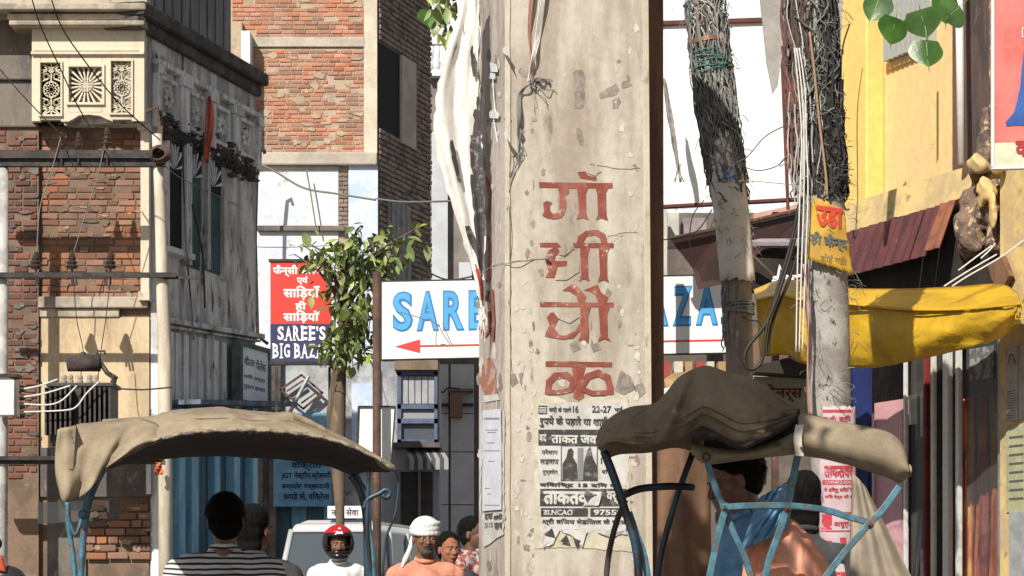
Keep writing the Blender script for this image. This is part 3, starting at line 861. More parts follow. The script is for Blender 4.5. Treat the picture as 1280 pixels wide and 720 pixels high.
m = MB(); m.box(BS, ws0, ws1, z_w0, z_w1, .0, .012); o = m.build('window', black_in, bb)
m = MB(); m.box(BS, lerp(ws0, ws1, .62), ws1 + .12, z_w0 - .1, z_w1, 0.013, .07); m.build('sill', cement, o)
m = MB()
for k in range(9):
    s = BS.s(482) + k * .145
    if s > BS.s(516): break
    m = MB(); m.box(BS, s, s + .13, BS.z(490, 350), BS.z(490, 250), .03, .06 + .015 * (k % 2)); m.build('shutter_slat', mat('grey_tin', (.26, .27, .28), (.18, .18, .19), scale=3), bb)
m = MB(); m.box(BS, .1, bs_end, 0, BS.z(490, 350), .0, .05); m.build('lower_side_wall', mat('pale_stained', (.34, .35, .36), (.2, .2, .2), scale=2, stretch=(2, 2, .4)), bb)
# loose pipe with hook on its corner
m = MB(); m.tube([W(x, y, 45) for x, y in ((335, 430), (322, 420), (319, 300), (321, 220), (324, 188), (329, 185), (331, 192))], .035, 6)
tag(m.build('drain_pipe', iron_black, None, smooth=True), 'thin black pipe with hooked top on the edge of the whitewashed wall', 'pipe')

# lower zone between the building and the tree: stained wall, lattice, banners
C = front(40.)
lw = thing('low_shop', 'run down low shop with stained pale wall and blue painted boards behind the tree trunk', 'building', (C.s(400), 41, 0))
m = MB(); m.pbox(C, 318, 470, 452, 1000, -2, 0); m.build('wall', mat('stained_pale_wall', (.42, .44, .46), (.26, .26, .27), (.10, .09, .085), scale=1.6, scale3=3, thr3=(.55, .66), bump=.5), lw)
m = MB(); m.pbox(C, 322, 352, 445, 560, 0, .15); m.build('dark_pier', soot, lw)
m = MB(); m.pbox(C, 310, 330, 560, 1000, 0, .12); m.pbox(C, 338, 346, 560, 1000, 0, .2); m.build('brown_pier', mat('brown_pier', (.22, .18, .15), (.15, .12, .1), scale=3), lw)
m = MB(); m.pbox(C, 440, 470, 480, 560, 0.0, .1); m.build('blue_wash', white_blue, lw)
m = MB(); m.pbox(C, 360, 416, 516, 548, .0, .05); m.build('blue_board', blue_post, lw)
for k in range(6):
    m = MB(); m.pbox(C, 345 + k * 20, 363 + k * 20, 634, 760, .0, .06); m.build('board', blue_post if k % 2 else blue_door, lw)
m = MB()
for q in (stroke([(352, 488), (378, 470)], 2.5) + stroke([(378, 470), (404, 492)], 2.5) + stroke([(404, 492), (380, 512)], 2.5) + stroke([(380, 512), (352, 488)], 2.5) +
          stroke([(360, 490), (380, 477)], 1.8) + stroke([(396, 492), (378, 505)], 1.8)):
    m.pprism(C, q, .15, .2)
m.build('diamond_grille', rust, lw)
m = MB(); m.tube([C.q(362, 516, .3), C.q(386, 470, .35)], .035, 6); m.build('strut', galv, lw)
bn = thing('banner', 'pale blue cloth banner with four rows of dark hindi lettering under the rickshaw hood', 'banner', C.q(380, 632, .3))
m = MB(); m.pbox(C, 344, 416, 570, 634, .28, .31); m.build('sheet', mat('blue_banner', (.20, .42, .60), (.15, .33, .50), scale=4), bn)
navy = mat('navy_print', (.012, .02, .07))
for t_, x0, x1, y0, y1 in (('विक्रेता', 364, 402, 575, 588), ('JGT पेस्टीन,स्टेशनरी', 352, 414, 589, 600), ('कम्पलेट मच्छरदानी', 352, 412, 603, 613), ('कपडे के, विक्रेता', 354, 412, 615, 627)):
    ptext(C, t_, x0, x1, y0, y1, .313, navy, bn, bold=.03)

# ================================================================== far end of the street
D = front(55.)
fb = thing('tiled_building', 'grey tiled narrow building at the street end with blue framed window', 'building', (D.s(560), 57, 0))
tile_m = mat('grey_wall_tile', (.42, .43, .45), (.36, .37, .39), scale=1.2, rough=.5, rnd=.06, bump=.05)
m = MB(); m.pbox(D, 470, 700, 430, 1400, -3, -.02); m.build('wall', mortar_grey, fb)
for (x0, x1) in ((538, 561), (563, 593)):
    y = 455
    for hgt in (62, 48, 66, 58, 60, 60):
        m = MB(); m.pbox(D, x0 + .4, x1 - .4, y + .5, y + hgt - .6, -.02, .03); m.build('tile', tile_m, fb); y += hgt
m = MB(); m.pbox(D, 537, 592, 505, 508, .03, .2); m.build('pipe', iron_black, fb)
m = MB(); m.pbox(D, 563, 578, 492, 523, .03, .35); m.pbox(D, 560, 592, 487, 491, .03, .3); m.build('meter_box', mat('brown_box', (.16, .10, .075)), fb, bevel=.02)
D2 = D; D = front(43.5)
ff_ = thing('narrow_shop', 'narrow grey shop front with blue framed window above a striped awning', 'building', (D.s(520), 44.5, 0))
m = MB(); m.pbox(D, 471, 549, 452, 1000, -1.2, -.01); m.build('wall', mat('stained_grey_wall', (.34, .355, .38), (.20, .205, .22), (.48, .49, .50), scale=1.6), ff_)
fb = ff_
wn_ = MB(); wn_.pbox(D, 500, 545, 470, 553, .0, .05); wo = wn_.build('window', mat('dim_window', (.07, .08, .10), rough=.3), fb)
m = MB()
for q in ((497, 502, 466, 556), (543, 547, 466, 556), (497, 547, 464, 470), (497, 547, 506, 512), (497, 547, 524, 530), (497, 547, 550, 556)):
    m.pbox(D, *q, .05, .16)
m.build('frame', mat('blue_frame', (.09, .12, .2), (.07, .09, .14), scale=5), wo)
for k in range(5):
    m = MB(); m.pbox(D, 503 + k * 8.2, 510 + k * 8.2, 471, 505, .05, .09); m.build('pane', mat('curtained_pane', (.34, .35, .37), (.28, .29, .31), scale=3, rough=.4), wo)
m = MB(); m.pbox(D, 503, 543, 513, 524, .05, .08); m.build('panel', mat('grey_panel', (.26, .27, .29)), wo)
m = MB(); m.pbox(D, 494, 548, 448, 464, .0, .3); m.build('lintel', mat('brown_lintel', (.20, .15, .10), (.14, .1, .07), scale=4), fb)
m = MB(); m.pbox(D, 492, 552, 556, 562, .0, .7); m.build('slab', mortar_grey, fb)
m = MB(); m.pbox(D, 500, 541, 590, 900, .0, .03); dr = m.build('door', mat('dark_door', (.045, .04, .04), (.07, .06, .05), scale=3), fb)
m = MB(); m.pbox(D, 496, 501, 588, 900, .0, .12); m.pbox(D, 523, 526, 588, 900, .03, .1); m.build('frame', mat('grey_frame', (.2, .2, .21)), dr)
aw = thing('striped_awning', 'small dark grey and white striped awning over the far doorway', 'awning', D.q(535, 585, .5))
for k in range(9):
    x0 = 512 + k * 5.4; x1 = x0 + 5.4
    m = MB()
    mm_ = mat('awning_dark', (.07, .07, .075)) if k % 2 else mat('awning_pale', (.30, .30, .31))
    vs = [D.q(505 + k * 5, 557, .05), D.q(505 + (k + 1) * 5, 557, .05), D.q(x1, 574, 1.0), D.q(x0, 574, 1.0), D.q(x1, 587 - (k % 2), 1.0), D.q(x0, 587 - (k % 2), 1.0)]
    m.add(vs, [(0, 1, 2, 3), (3, 2, 4, 5)]); m.build('stripe', mm_, aw, solid=.02)
# upper parts behind: pale column, brown wall, parapet with balusters
E_ = front(58.)
ub = thing('upper_storey_building', 'pale building glimpsed between brick side wall and torn banner with white baluster parapet', 'building', (E_.s(560), 60, 0))
m = MB(); m.pbox(E_, 500, 700, 92, 1500, -4, 0); m.build('wall', mat('brown_grey_wall', (.22, .19, .17), (.16, .14, .13), (.30, .27, .24), scale=1.5), ub)
m = MB(); m.pbox(E_, 540, 560, 168, 1500, 0, .3); m.pbox(E_, 574, 590, 330, 1500, 0, .3); m.build('column', mat('pale_column', (.48, .51, .54), (.42, .44, .47), scale=1.5), ub)
m = MB(); m.pbox(E_, 535, 640, 90, 98, 0, .3); m.pbox(E_, 535, 640, 52, 58, 0, .25); m.build('parapet_rail', white_wash, ub)
for k in range(9):
    m = MB(); x = 538 + k * 8
    m.tube([E_.q(x, 90, .15), E_.q(x, 80, .15), E_.q(x, 70, .15), E_.q(x, 58, .15)], [.08, .12, .07, .09], 8); m.build('baluster', white_wash, ub, smooth=True)
m = MB(); m.pbox(E_, 560, 640, 98, 168, 0, .1); m.build('dark_wall', mat('weathered_wall', (.12, .11, .11), (.2, .19, .18), scale=2), ub)
m = MB(); m.pbox(E_, 480, 1080, -90, 52, -2.4, -2); m.pbox(E_, 700, 1080, 52, 480, -2.4, -2.1); m.build('rear_wall_sky_fill', white_wash, ub)  # pale wall, extended to the right in place of blown-out white sky

# ================================================================== red and navy sign
S1 = front(26.)
rs = thing('saree_shop_sign', 'red over navy upright saree shop sign partly hidden by the sapling', 'sign', S1.q(376, 450))
m = MB(); m.pbox(S1, 338, 414, 327, 405, -.06, 0); m.build('red_panel', red_sign, rs)
m = MB(); m.pbox(S1, 338, 415, 405.3, 452, -.06, .004); m.build('navy_panel', navy_sign, rs)
m = MB(); m.pbox(S1, 336, 416, 452, 456, -.08, .03); m.pbox(S1, 336, 416, 324, 327, -.08, .02); m.pbox(S1, 341, 344, 456, 560, -.3, -.26); m.pbox(S1, 408, 411, 456, 560, -.3, -.26); m.build('frame', iron_black, rs)
for t_, x0, x1, y0, y1 in (('फैन्सी सलवार', 341, 411, 331, 346), ('एवं', 371, 385, 345, 356), ('साड़ियाँ', 354, 400, 357, 375), ('ही', 369, 383, 376, 389), ('साड़ियाँ', 354, 400, 388, 404)):
    if t_ == 'साड़ियाँ': t_ = 'सािड़याँ'
    ptext(S1, t_, x0, x1, y0, y1, .003, white_paint, rs, bold=.035)
SERIF = {'S': [], 'A': [(0, 0, .34), (1, 0, .34)], 'R': [(.14, 0, .3), (.14, 1, .24), (.95, 0, .2)], 'E': [(.14, 0, .3), (.14, 1, .3)], 'Z': [], 'B': [(.14, 0, .26), (.14, 1, .26)],
         'I': [(.5, 0, 1.6), (.5, 1, 1.6)], 'G': []}
def serif_text(fr, body, px0, px1, py0, py1, d, material, parent):
    wts = {'I': .55, ' ': .4, "'": .3}
    tot = sum(wts.get(c, 1) for c in body); x = px0; m = MB()
    for c in body:
        wd = (px1 - px0) * wts.get(c, 1) / tot
        if c != ' ':
            a, b = x + wd * .1, x + wd * .9
            if c == 'I': a, b = x + wd * .32, x + wd * .68
            if c == "'": text(fr, c, fr.s(a), fr.s(b), fr.z(a, py0 + 6), fr.z(a, py0), d, material, parent, mb=m)
            else: text(fr, c, fr.s(a), fr.s(b), fr.z(a, py1), fr.z(a, py0), d, material, parent, bold=.03, mb=m)
            for (fx, fy, fw) in SERIF.get(c, []):
                cx_ = lerp(a, b, fx); hw = (b - a) * fw / 2 * (1 if c != 'I' else 1)
                yy = py1 if fy == 0 else py0
                m.add([fr.q(cx_ - hw - .8, yy - .9, d + .0008), fr.q(cx_ + hw + .8, yy - .9, d + .0008), fr.q(cx_ + hw + .8, yy + .9, d + .0008), fr.q(cx_ - hw - .8, yy + .9, d + .0008)], [(0, 1, 2, 3)])
        x += wd
    m.build('lettering', material, parent)
serif_text(S1, "SAREE'S", 346, 408, 408, 425, .008, white_paint, rs)
serif_text(S1, 'BIG BAZAR', 340, 413, 430, 447, .008, white_paint, rs)

# ================================================================== the sapling over the sign
def leaf_mesh(name, material, L=1., Wd=.55, fold=.18, tip=.2, droop=.2, heart=False):
    rows = []
    n = 15 if heart else 7
    for i in range(n + 1):
        t = i / n
        if heart:
            t2 = min(t / .8, 1)
            wd = max(Wd * 1.12 * math.sin(math.pi * min(t2 * .88 + .12, 1)) ** .75 * (1 - t2 * .25), .16 * (1 - t) + .004)
        else:
            wd = Wd * math.sin(math.pi * (t * .94 + .03)) ** .9 * (1 - .25 * t)
        y = -.06 if heart and 0 < i < 2 else 0
        z = -droop * t * t
        rows.append([Vector((-wd / 2, t * L + y, z + fold * wd * .5)), Vector((-wd / 4, t * L, z + fold * wd * .16)), Vector((0, t * L, z)), Vector((wd / 4, t * L, z + fold * wd * .16)), Vector((wd / 2, t * L + y, z + fold * wd * .5))])
    m = MB().grid(rows); nf = len(m.f)
    if heart:
        cz = lambda t: -droop * t * t + .006
        m.add([Vector((-.011, 0, cz(0))), Vector((.011, 0, cz(0))), Vector((.008, .5 * L, cz(.5))), Vector((-.008, .5 * L, cz(.5))), Vector((.003, .9 * L, cz(.9))), Vector((-.003, .9 * L, cz(.9)))], [(0, 1, 2, 3), (3, 2, 4, 5)])
        for t in (.12, .24, .36, .5):
            for sx in (-1, 1):
                x1, y1 = sx * .32 * (1 - t * .4), t + .20
                zf = lambda x, t_: -droop * t_ * t_ + fold * abs(x) * .7 + .012
                m.add([Vector((0, t, zf(0, t))), Vector((0, t + .012, zf(0, t))), Vector((x1, y1, zf(x1, y1))), Vector((x1, y1 - .006, zf(x1, y1)))], [(0, 1, 2, 3)])
        m.tube([Vector((0, -.45, .12)), Vector((0, -.2, .02)), Vector((0, .01, 0))], .012, 5)
    me = bpy.data.meshes.new(name); me.from_pydata(m.v, [], m.f); me.materials.append(material)
    if heart:
        me.materials.append(mat('leaf_vein', (.22, .33, .10), rough=.5))
        for k_, p_ in enumerate(me.polygons): p_.material_index = 0 if k_ < nf else 1
    me.polygons.foreach_set('use_smooth', [True] * len(me.polygons))
    return me
sap = thing('sapling_tree', 'leafy street sapling with bare grey brown trunk in front of the red sign', 'tree', W(425, 745, 25) - Vector((0, 0, 1.25)))
m = MB()
m.tube([W(426, 745, 25) - Vector((0, 0, 1.25)), W(425, 640, 25), W(421, 545, 25), W(424, 470, 25), W(430, 430, 24.9), W(432, 390, 24.8)], [.05, .048, .09, .075, .055, .035], 12)
m.tube([W(424, 620, 25.05), W(415, 520, 25.1), W(421, 450, 25)], [.05, .06, .04], 8)
m.build('trunk', bark, sap, smooth=True)
lm = [leaf_mesh('leaf', leaf_m, Wd=.5, fold=.3), leaf_mesh('leaf', leaf_m, Wd=.62, fold=.1, droop=.35), leaf_mesh('leaf', leaf_m, Wd=.45, fold=.5, droop=.1)]
r2 = random.Random(3)
tips = [(522, 285), (505, 300), (488, 292), (452, 285), (470, 305), (436, 300), (410, 325), (385, 322), (368, 318), (378, 306), (394, 312), (420, 312), (430, 350), (455, 335), (485, 330), (500, 322),
        (418, 380), (440, 385), (470, 370), (405, 425), (425, 440), (450, 430), (462, 412), (445, 405), (432, 420), (478, 345), (418, 352), (445, 318), (420, 435), (455, 450), (460, 390)]
br = MB(); spots = []
for i, (x, y) in enumerate(tips):
    yd = 24.8 + r2.uniform(-.55, .6)
    st = W(430 + r2.uniform(-3, 3), min(440, y + 60), 24.9)
    tip = W(x, y, yd)
    mid = (st + tip) / 2 + Vector((0, 0, r2.uniform(-.02, .12)))
    pts = [Vector(p) for p in curve([tuple(st), tuple(mid), tuple(tip)], 6)]
    br.tube(pts, [.022 - .0028 * k for k in range(7)], 5)
    for k in range(25 if x > 392 else 8):
        j = 6 - 4.2 * r2.random() ** 1.5
        a = pts[int(j)]; b = pts[min(int(j) + 1, 6)]
        spots.append(a.lerp(b, j - int(j)) + Vector((r2.gauss(0, .065), r2.uniform(-.2, .2), r2.gauss(0, .065))))
br.build('branches', bark, sap, smooth=True)
off = sap.location
r2.shuffle(spots)
mm = MB()
for p in spots[286:]:
    l = lm[r2.randrange(3)]; s = r2.uniform(.08, .15)
    q = Matrix.Rotation(r2.uniform(0, 6.28), 3, 'Z') @ Matrix.Rotation(r2.uniform(-1.3, .2), 3, 'X')
    mm.add([q @ (v.co * s) + p for v in l.vertices], [tuple(f.vertices) for f in l.polygons])
mm.build('foliage', leaf_m, sap, smooth=True, kind='stuff')
for p in spots[:286]:
    o = bpy.data.objects.new('leaf', lm[r2.randrange(3)])
    COL.objects.link(o); o.parent = sap
    o.location = p - off
    s = r2.uniform(.10, .19)
    o.scale = (s, s, s)
    o.rotation_euler = (r2.uniform(-1.3, .2), r2.uniform(-.7, .7), r2.uniform(0, 6.28))

# rusty pole with blank white board
m = MB(); m.tube([W(471, 745, 22.5) - Vector((0, 0, 1.25)), W(471, 340, 22.5)], .04, 10)
tag(m.build('steel_pole', rust, None, smooth=True), 'thin rusty brown steel pole beside the sapling and the blank white board', 'pole')
m = MB(); m.prism(front(22.7), [((x - 640) / F * 22.7, H + (YH - y) / F * 22.7) for x, y in ((448, 508), (494, 508), (489, 578), (446, 572))], -.02, .02)
bo = thing('blank_board', 'blank white board hung behind the rusty pole, edges tapering downward', 'board', W(470, 578, 22.7))
m.build('panel', white_sheet, bo)
m = MB()
for a, b in (((448, 508), (494, 508)), ((494, 508), (489, 578)), ((448, 508), (446, 572))):
    m.tube([W(*a, 22.66), W(*b, 22.66)], .008, 5)
m.build('frame', iron_black, bo)

# ================================================================== SAREE BIG BAZAR board
mo = mi = None
sx0, sx1 = (477 - 640) / F * 17, (934 - 640) / F * 17
P0 = W(477, 352, 17); P1 = W(934, 343, 17.0)
sgn = thing('bazar_signboard', 'long white signboard with blue capitals and red arrow behind the concrete pillar', 'sign', (0, 17.1, P0.z - .6))
tilt = (P1.z - P0.z) / (P1.x - P0.x)
hB = 97 / F * 17
def SP(s, z, d):      # s from the left edge, z from the bottom edge
    return Vector((P0.x + s, 17 - d, P0.z - hB + z + tilt * s))
WB = P1.x - P0.x
def sbx(m, s0, s1, z0, z1, d0, d1):
    vs = [SP(s, z, d) for s in (s0, s1) for z in (z0, z1) for d in (d0, d1)]
    m.add(vs, [(0, 1, 3, 2), (4, 6, 7, 5), (0, 4, 5, 1), (2, 3, 7, 6), (0, 2, 6, 4), (1, 5, 7, 3)])
m = MB(); sbx(m, 0, WB, 0, hB, -.05, 0); m.build('panel', white_paint, sgn)
m = MB(); sbx(m, -.006, 0, -.004, hB + .004, -.06, .006); sbx(m, 0, WB, hB, hB + .006, -.06, .006); sbx(m, 0, WB, -.007, 0, -.06, .006); m.build('frame', iron_black, sgn)
k_ = 17 / F
body = 'SAREE BIG BAZAR'
x = 13.5
adv = {'S': 30, 'A': 33, 'R': 32, 'E': 28, ' ': 28.5, 'B': 31, 'I': 14, 'G': 33, 'Z': 29}
mo, mi = MB(), MB()
for ch in body:
    if ch != ' ':
        a, b = x * k_, (x + adv[ch] * .86) * k_
        f0 = lambda s, z, e: SP(s, z, .003); f1 = lambda s, z, e: SP(s, z, .006); mo, mi = MB(), MB()
        text(None, ch, a, b, .192, .478, 0, None, None, bold=.055, mb=mo, curve_s=f0)
        text(None, ch, a + 1.3 * k_, b - 2.4 * k_, .203, .465, 0, None, None, bold=.012, mb=mi, curve_s=f1)
        mi.build('letter_face', blue_letter, mo.build('letter', blue_letter_dark, sgn))
    x += adv[ch]
m = MB()
sbx(m, 46 * k_, WB, .082, .094, 0, .004)
m.add([SP(17 * k_, .088, .005), SP(48 * k_, .135, .005), SP(48 * k_, .04, .005)], [(0, 1, 2)])
m.build('arrow', arrow_red, sgn)
m = MB()
for s in (.9, 1.75):
    m.tube([SP(s, hB - .1, -.09), Vector((P0.x + s, 17.1, 0))], .03, 8)
m.build('support_posts', rust, sgn, smooth=True)
# scrap of white plate tangled in wire before the board
m = MB()
for c in (((548, 405), (545, 420), (546, 433), (553, 430), (560, 432), (564, 433), (558, 424), (551, 412), (549, 406)), ((500, 390), (540, 402), (549, 408)), ((553, 404), (562, 425), (566, 431))):
    m.tube([W(a, b, 16.5) for a, b in curve(c, 20)], .0035, 5)
tag(m.build('dangling_wire', cable_grey, None), 'small tangle of dangling wire in front of the blue capital letters', 'wire')

# ================================================================== THE PILLAR
th = R(15)
PF = Fr(*(W(631, 0, 10.5).xy), math.cos(th), math.sin(th))      # front face, running right
# find left corner on ray px 631 at y 10.5
PW = PF.s(818)
PL = Fr(*(W(631, 0, 10.5).xy), -math.sin(th) * -1 * -1, math.cos(th)) if False else None
LB = Vector((-math.sin(th), math.cos(th)))                      # direction of the left face going back
PLF = Fr(PF.O.x + LB.x * .47, PF.O.y + LB.y * .47, -LB.x, -LB.y)  # left face, running from back to the front corner
PLW = .47
pillar = thing('concrete_pillar', 'massive limewashed square pillar painted with large red hindi letters', 'pillar', (PF.p(PW / 2, 0, -.2)))
def pillar_face(fr, s_a, s_b, nx, nz, ph, wfn, parent_name, material, amp=.0012):
    rows = []
    for j in range(nz + 1):
        z = lerp(0, 4.6, j / nz)
        row = []
        for i in range(nx + 1):
            a, b = wfn(z)
            s = lerp(a, b, i / nx)
            p = fr.p(s, z, 0)
            n_ = noise.noise(p * 2.3) * amp
            row.append(fr.p(s, z, n_ if 0 < i < nx else 0))
        rows.append(row)
    m = MB().grid(rows)
    return m.build(parent_name, material, pillar, smooth=True)
TP = .022   # taper over the height
pillar_face(PF, 0, PW, 20, 120, 0, lambda z: (TP * z / 4.4 * .3, PW - TP * z / 4.4 * 1.6), 'front_face', pillar_m)
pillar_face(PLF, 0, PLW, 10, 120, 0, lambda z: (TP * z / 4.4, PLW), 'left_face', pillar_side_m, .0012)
m = MB()
q = [PF.p(.003, 0, -.003), PF.p(PW - .003, 0, -.003), PF.p(PW - .003, 0, -.47), PF.p(.003, 0, -.47)]
m.add([*q, *[v + Vector((0, 0, 4.6)) - (v - q[0]) * .05 for v in q]], [(0, 1, 5, 4), (1, 2, 6, 5), (2, 3, 7, 6), (3, 0, 4, 7), (4, 5, 6, 7)])
m.build('core', pillar_side_m, pillar)
# raised corner bead at both corners
edge_m = mat('corner_bead', (.54, .49, .40), (.48, .42, .33), (.3, .26, .2), scale=5, stretch=(1, 1, .5), scale3=11, bump=.4)
m = MB(); rows = []
for j in range(121):
    z = 4.6 * j / 120; jt = noise.noise(Vector((0, 3.1, z * 5))) * .005
    rows.append([PF.p(.0, z, .0005), PF.p(.0 + .002, z, .006), PF.p(.022 + jt, z, .007), PF.p(.026 + jt, z, 0.0005)])
m.grid(rows); m.build('corner_bead', edge_m, pillar)
m = MB(); rows = []
for j in range(121):
    z = 4.6 * j / 120; s1_ = PW - TP * z / 4.4 * 1.6 + .001; jt = noise.noise(Vector((5, 3.1, z * 5))) * .002
    rows.append([PF.p(s1_ - .026 + jt, z, .0005), PF.p(s1_ - .024 + jt, z, .006), PF.p(s1_, z, .006), PF.p(s1_ + .001, z, -.03)])
m.grid(rows); m.build('corner_bead', edge_m, pillar)
DP = .0022
def zz(pts, ox=560, oy=200, k=3.): return [(ox + x / k, oy + y / k) for x, y in pts]
G1 = [zz(p) for p in (
    [(340, 83), (480, 85), (617, 86), (617, 106), (480, 106), (342, 103)],
    [(485, 45), (515, 42), (525, 58), (558, 65), (556, 77), (520, 72), (495, 68)],
    [(412, 104), (452, 104), (455, 122), (441, 132), (443, 170), (438, 198), (424, 216), (398, 223), (370, 217), (353, 207), (360, 195), (357, 160), (372, 153), (391, 160), (382, 172), (384, 192), (396, 203), (411, 196), (417, 180), (418, 130)],
    [(483, 104), (525, 104), (516, 130), (518, 200), (528, 226), (505, 216), (482, 223), (490, 200), (488, 140)],
    [(553, 104), (602, 104), (592, 122), (594, 205), (601, 227), (575, 217), (552, 226), (562, 205), (560, 130)])]
G2 = [zz(p) for p in (
    [(343, 310), (412, 310), (425, 327), (345, 327)], [(470, 311), (622, 312), (620, 330), (470, 328)],
    [(362, 372), (378, 338), (408, 322), (421, 345), (402, 362), (400, 378), (446, 378), (444, 396), (410, 400), (404, 425), (412, 440), (365, 441), (378, 420), (368, 392)],
    [(482, 312), (488, 286), (515, 266), (560, 261), (590, 278), (598, 311), (574, 311), (568, 291), (550, 281), (520, 286), (506, 311)],
    [(495, 329), (531, 329), (524, 360), (526, 438), (532, 455), (510, 446), (489, 455), (499, 430)],
    [(565, 329), (606, 329), (597, 350), (597, 440), (605, 459), (582, 450), (560, 459), (570, 430)])]
G3 = [zz(p) for p in (
    [(345, 532), (470, 534), (622, 535), (622, 552), (345, 550)],
    [(428, 490), (452, 474), (470, 463), (498, 488), (518, 512), (512, 533), (488, 533), (480, 508), (455, 492)],
    [(508, 489), (540, 476), (560, 467), (575, 498), (602, 516), (594, 535), (565, 534), (548, 502), (530, 492)],
    [(385, 572), (433, 569), (436, 585), (412, 600), (397, 628), (412, 648), (407, 669), (363, 660), (370, 640), (381, 620), (370, 592)],
    [(410, 655), (440, 659), (478, 640), (494, 612), (495, 642), (470, 667), (430, 673), (408, 668)],
    [(496, 551), (536, 551), (526, 580), (529, 665), (526, 687), (505, 672), (488, 680), (497, 655)],
    [(564, 551), (606, 551), (597, 575), (598, 660), (611, 681), (585, 670), (562, 681), (571, 655)])]
k3 = 2.77
G4 = [zz(p, 560, 440, k3) for p in (
    [(338, 32), (450, 33), (568, 35), (568, 52), (338, 50)],
    [(430, 53), (476, 53), (470, 80), (472, 140), (470, 158), (452, 168), (434, 158), (437, 130)])]
G4 += stroke(zz([(346, 140), (350, 104), (372, 82), (410, 80), (436, 100), (430, 118)], 560, 440, k3), 8)
G4 += stroke(zz([(346, 140), (390, 138), (425, 130), (437, 110)], 560, 440, k3), 6)
G4 += stroke(zz([(466, 112), (485, 84), (520, 72), (552, 88), (560, 118), (562, 142)], 560, 440, k3), 8)
G4 += stroke(zz([(470, 130), (500, 142), (560, 140)], 560, 440, k3), 6)
def wobble(pp, amp=.5):
    out = []
    for i, (x, y) in enumerate(pp):
        x1, y1 = pp[(i + 1) % len(pp)]
        L = math.hypot(x1 - x, y1 - y)
        n_ = max(1, int(L / 5))
        for k in range(n_):
            t = k / n_
            a, b = lerp(x, x1, t), lerp(y, y1, t)
            if k: a += rng.uniform(-amp, amp) * .6; b += rng.uniform(-amp, amp) * .6
            out.append((a, b))
    return out
for gi, G in enumerate((G1, G2, G3, G4)):
    m = MB()
    for pi_, pp in enumerate(G):
        pp = wobble(pp) if len(pp) > 4 else pp
        vs = [PF.q(x, y, DP + .00025 * pi_) for x, y in pp]
        m.add(vs, [tuple(range(len(vs)))])
    m.build('painted_letter', red_paint, pillar)
# letters on the left face
LL = []
for pts, wd in (([(607, 222), (611, 232), (612, 255), (609, 275)], 4), ([(598, 300), (603, 310), (602, 320)], 3), ([(604, 292), (612, 300), (612, 345), (609, 352)], 4),
                ([(597, 370), (608, 374), (616, 378)], 3), ([(601, 390), (600, 410), (606, 420), (612, 412), (611, 390)], 3.4), ([(615, 362), (617, 400), (616, 425)], 3), ([(607, 374), (610, 364)], 3)):
    LL += stroke(pts, wd)
m = MB()
for i, pp in enumerate(LL):
    m.add([PLF.q(x, y, .0022 + .0003 * i) for x, y in pp], [(0, 1, 2, 3)])
m.build('painted_letter', red_paint, pillar)
m = MB(); pp = wobble([(603, 455), (612, 446), (620, 460), (622, 490), (616, 500), (606, 495), (600, 480)], 1.5)
m.add([PLF.q(x, y, .002) for x, y in pp], [tuple(range(len(pp)))]); m.build('paint_smear', red_faded, pillar)
# chips in the render
kz = 3.273
chips = [zz(p, 560, 20, kz) for p in (
    [(510, 232), (520, 222), (548, 220), (562, 250), (556, 300), (562, 350), (552, 374), (515, 377), (520, 340), (512, 290), (520, 262)],
    [(618, 318), (650, 295), (688, 275), (700, 300), (688, 322), (655, 330), (620, 338)], [(712, 270), (738, 262), (752, 282), (725, 295), (710, 295)],
    [(672, 345), (700, 330), (708, 352), (695, 376), (675, 380)], [(525, 455), (545, 465), (555, 505), (552, 530), (538, 525), (528, 490)],
    [(340, 418), (362, 415), (364, 428), (345, 433)], [(338, 460), (350, 462), (348, 478), (338, 478)], [(286, 228), (298, 210), (325, 232), (320, 250), (300, 246)],
    [(360, 262), (425, 254), (430, 268), (362, 275)])]
chips += [[(712, 430), (722, 426), (726, 436), (716, 440)], [(738, 432), (748, 428), (752, 436), (742, 441)], [(776, 462), (788, 470), (795, 486), (780, 494), (768, 488), (772, 476)],
          [(792, 484), (803, 478), (808, 490), (798, 498)], [(636, 470), (644, 466), (648, 478), (640, 484)]]
m = MB()
for c in chips:
    pp = wobble(c, 1.3)
    m.add([PF.q(x, y, DP - .0007) for x, y in pp], [tuple(range(len(pp)))])
m.build('bare_patches', chip_m, pillar)
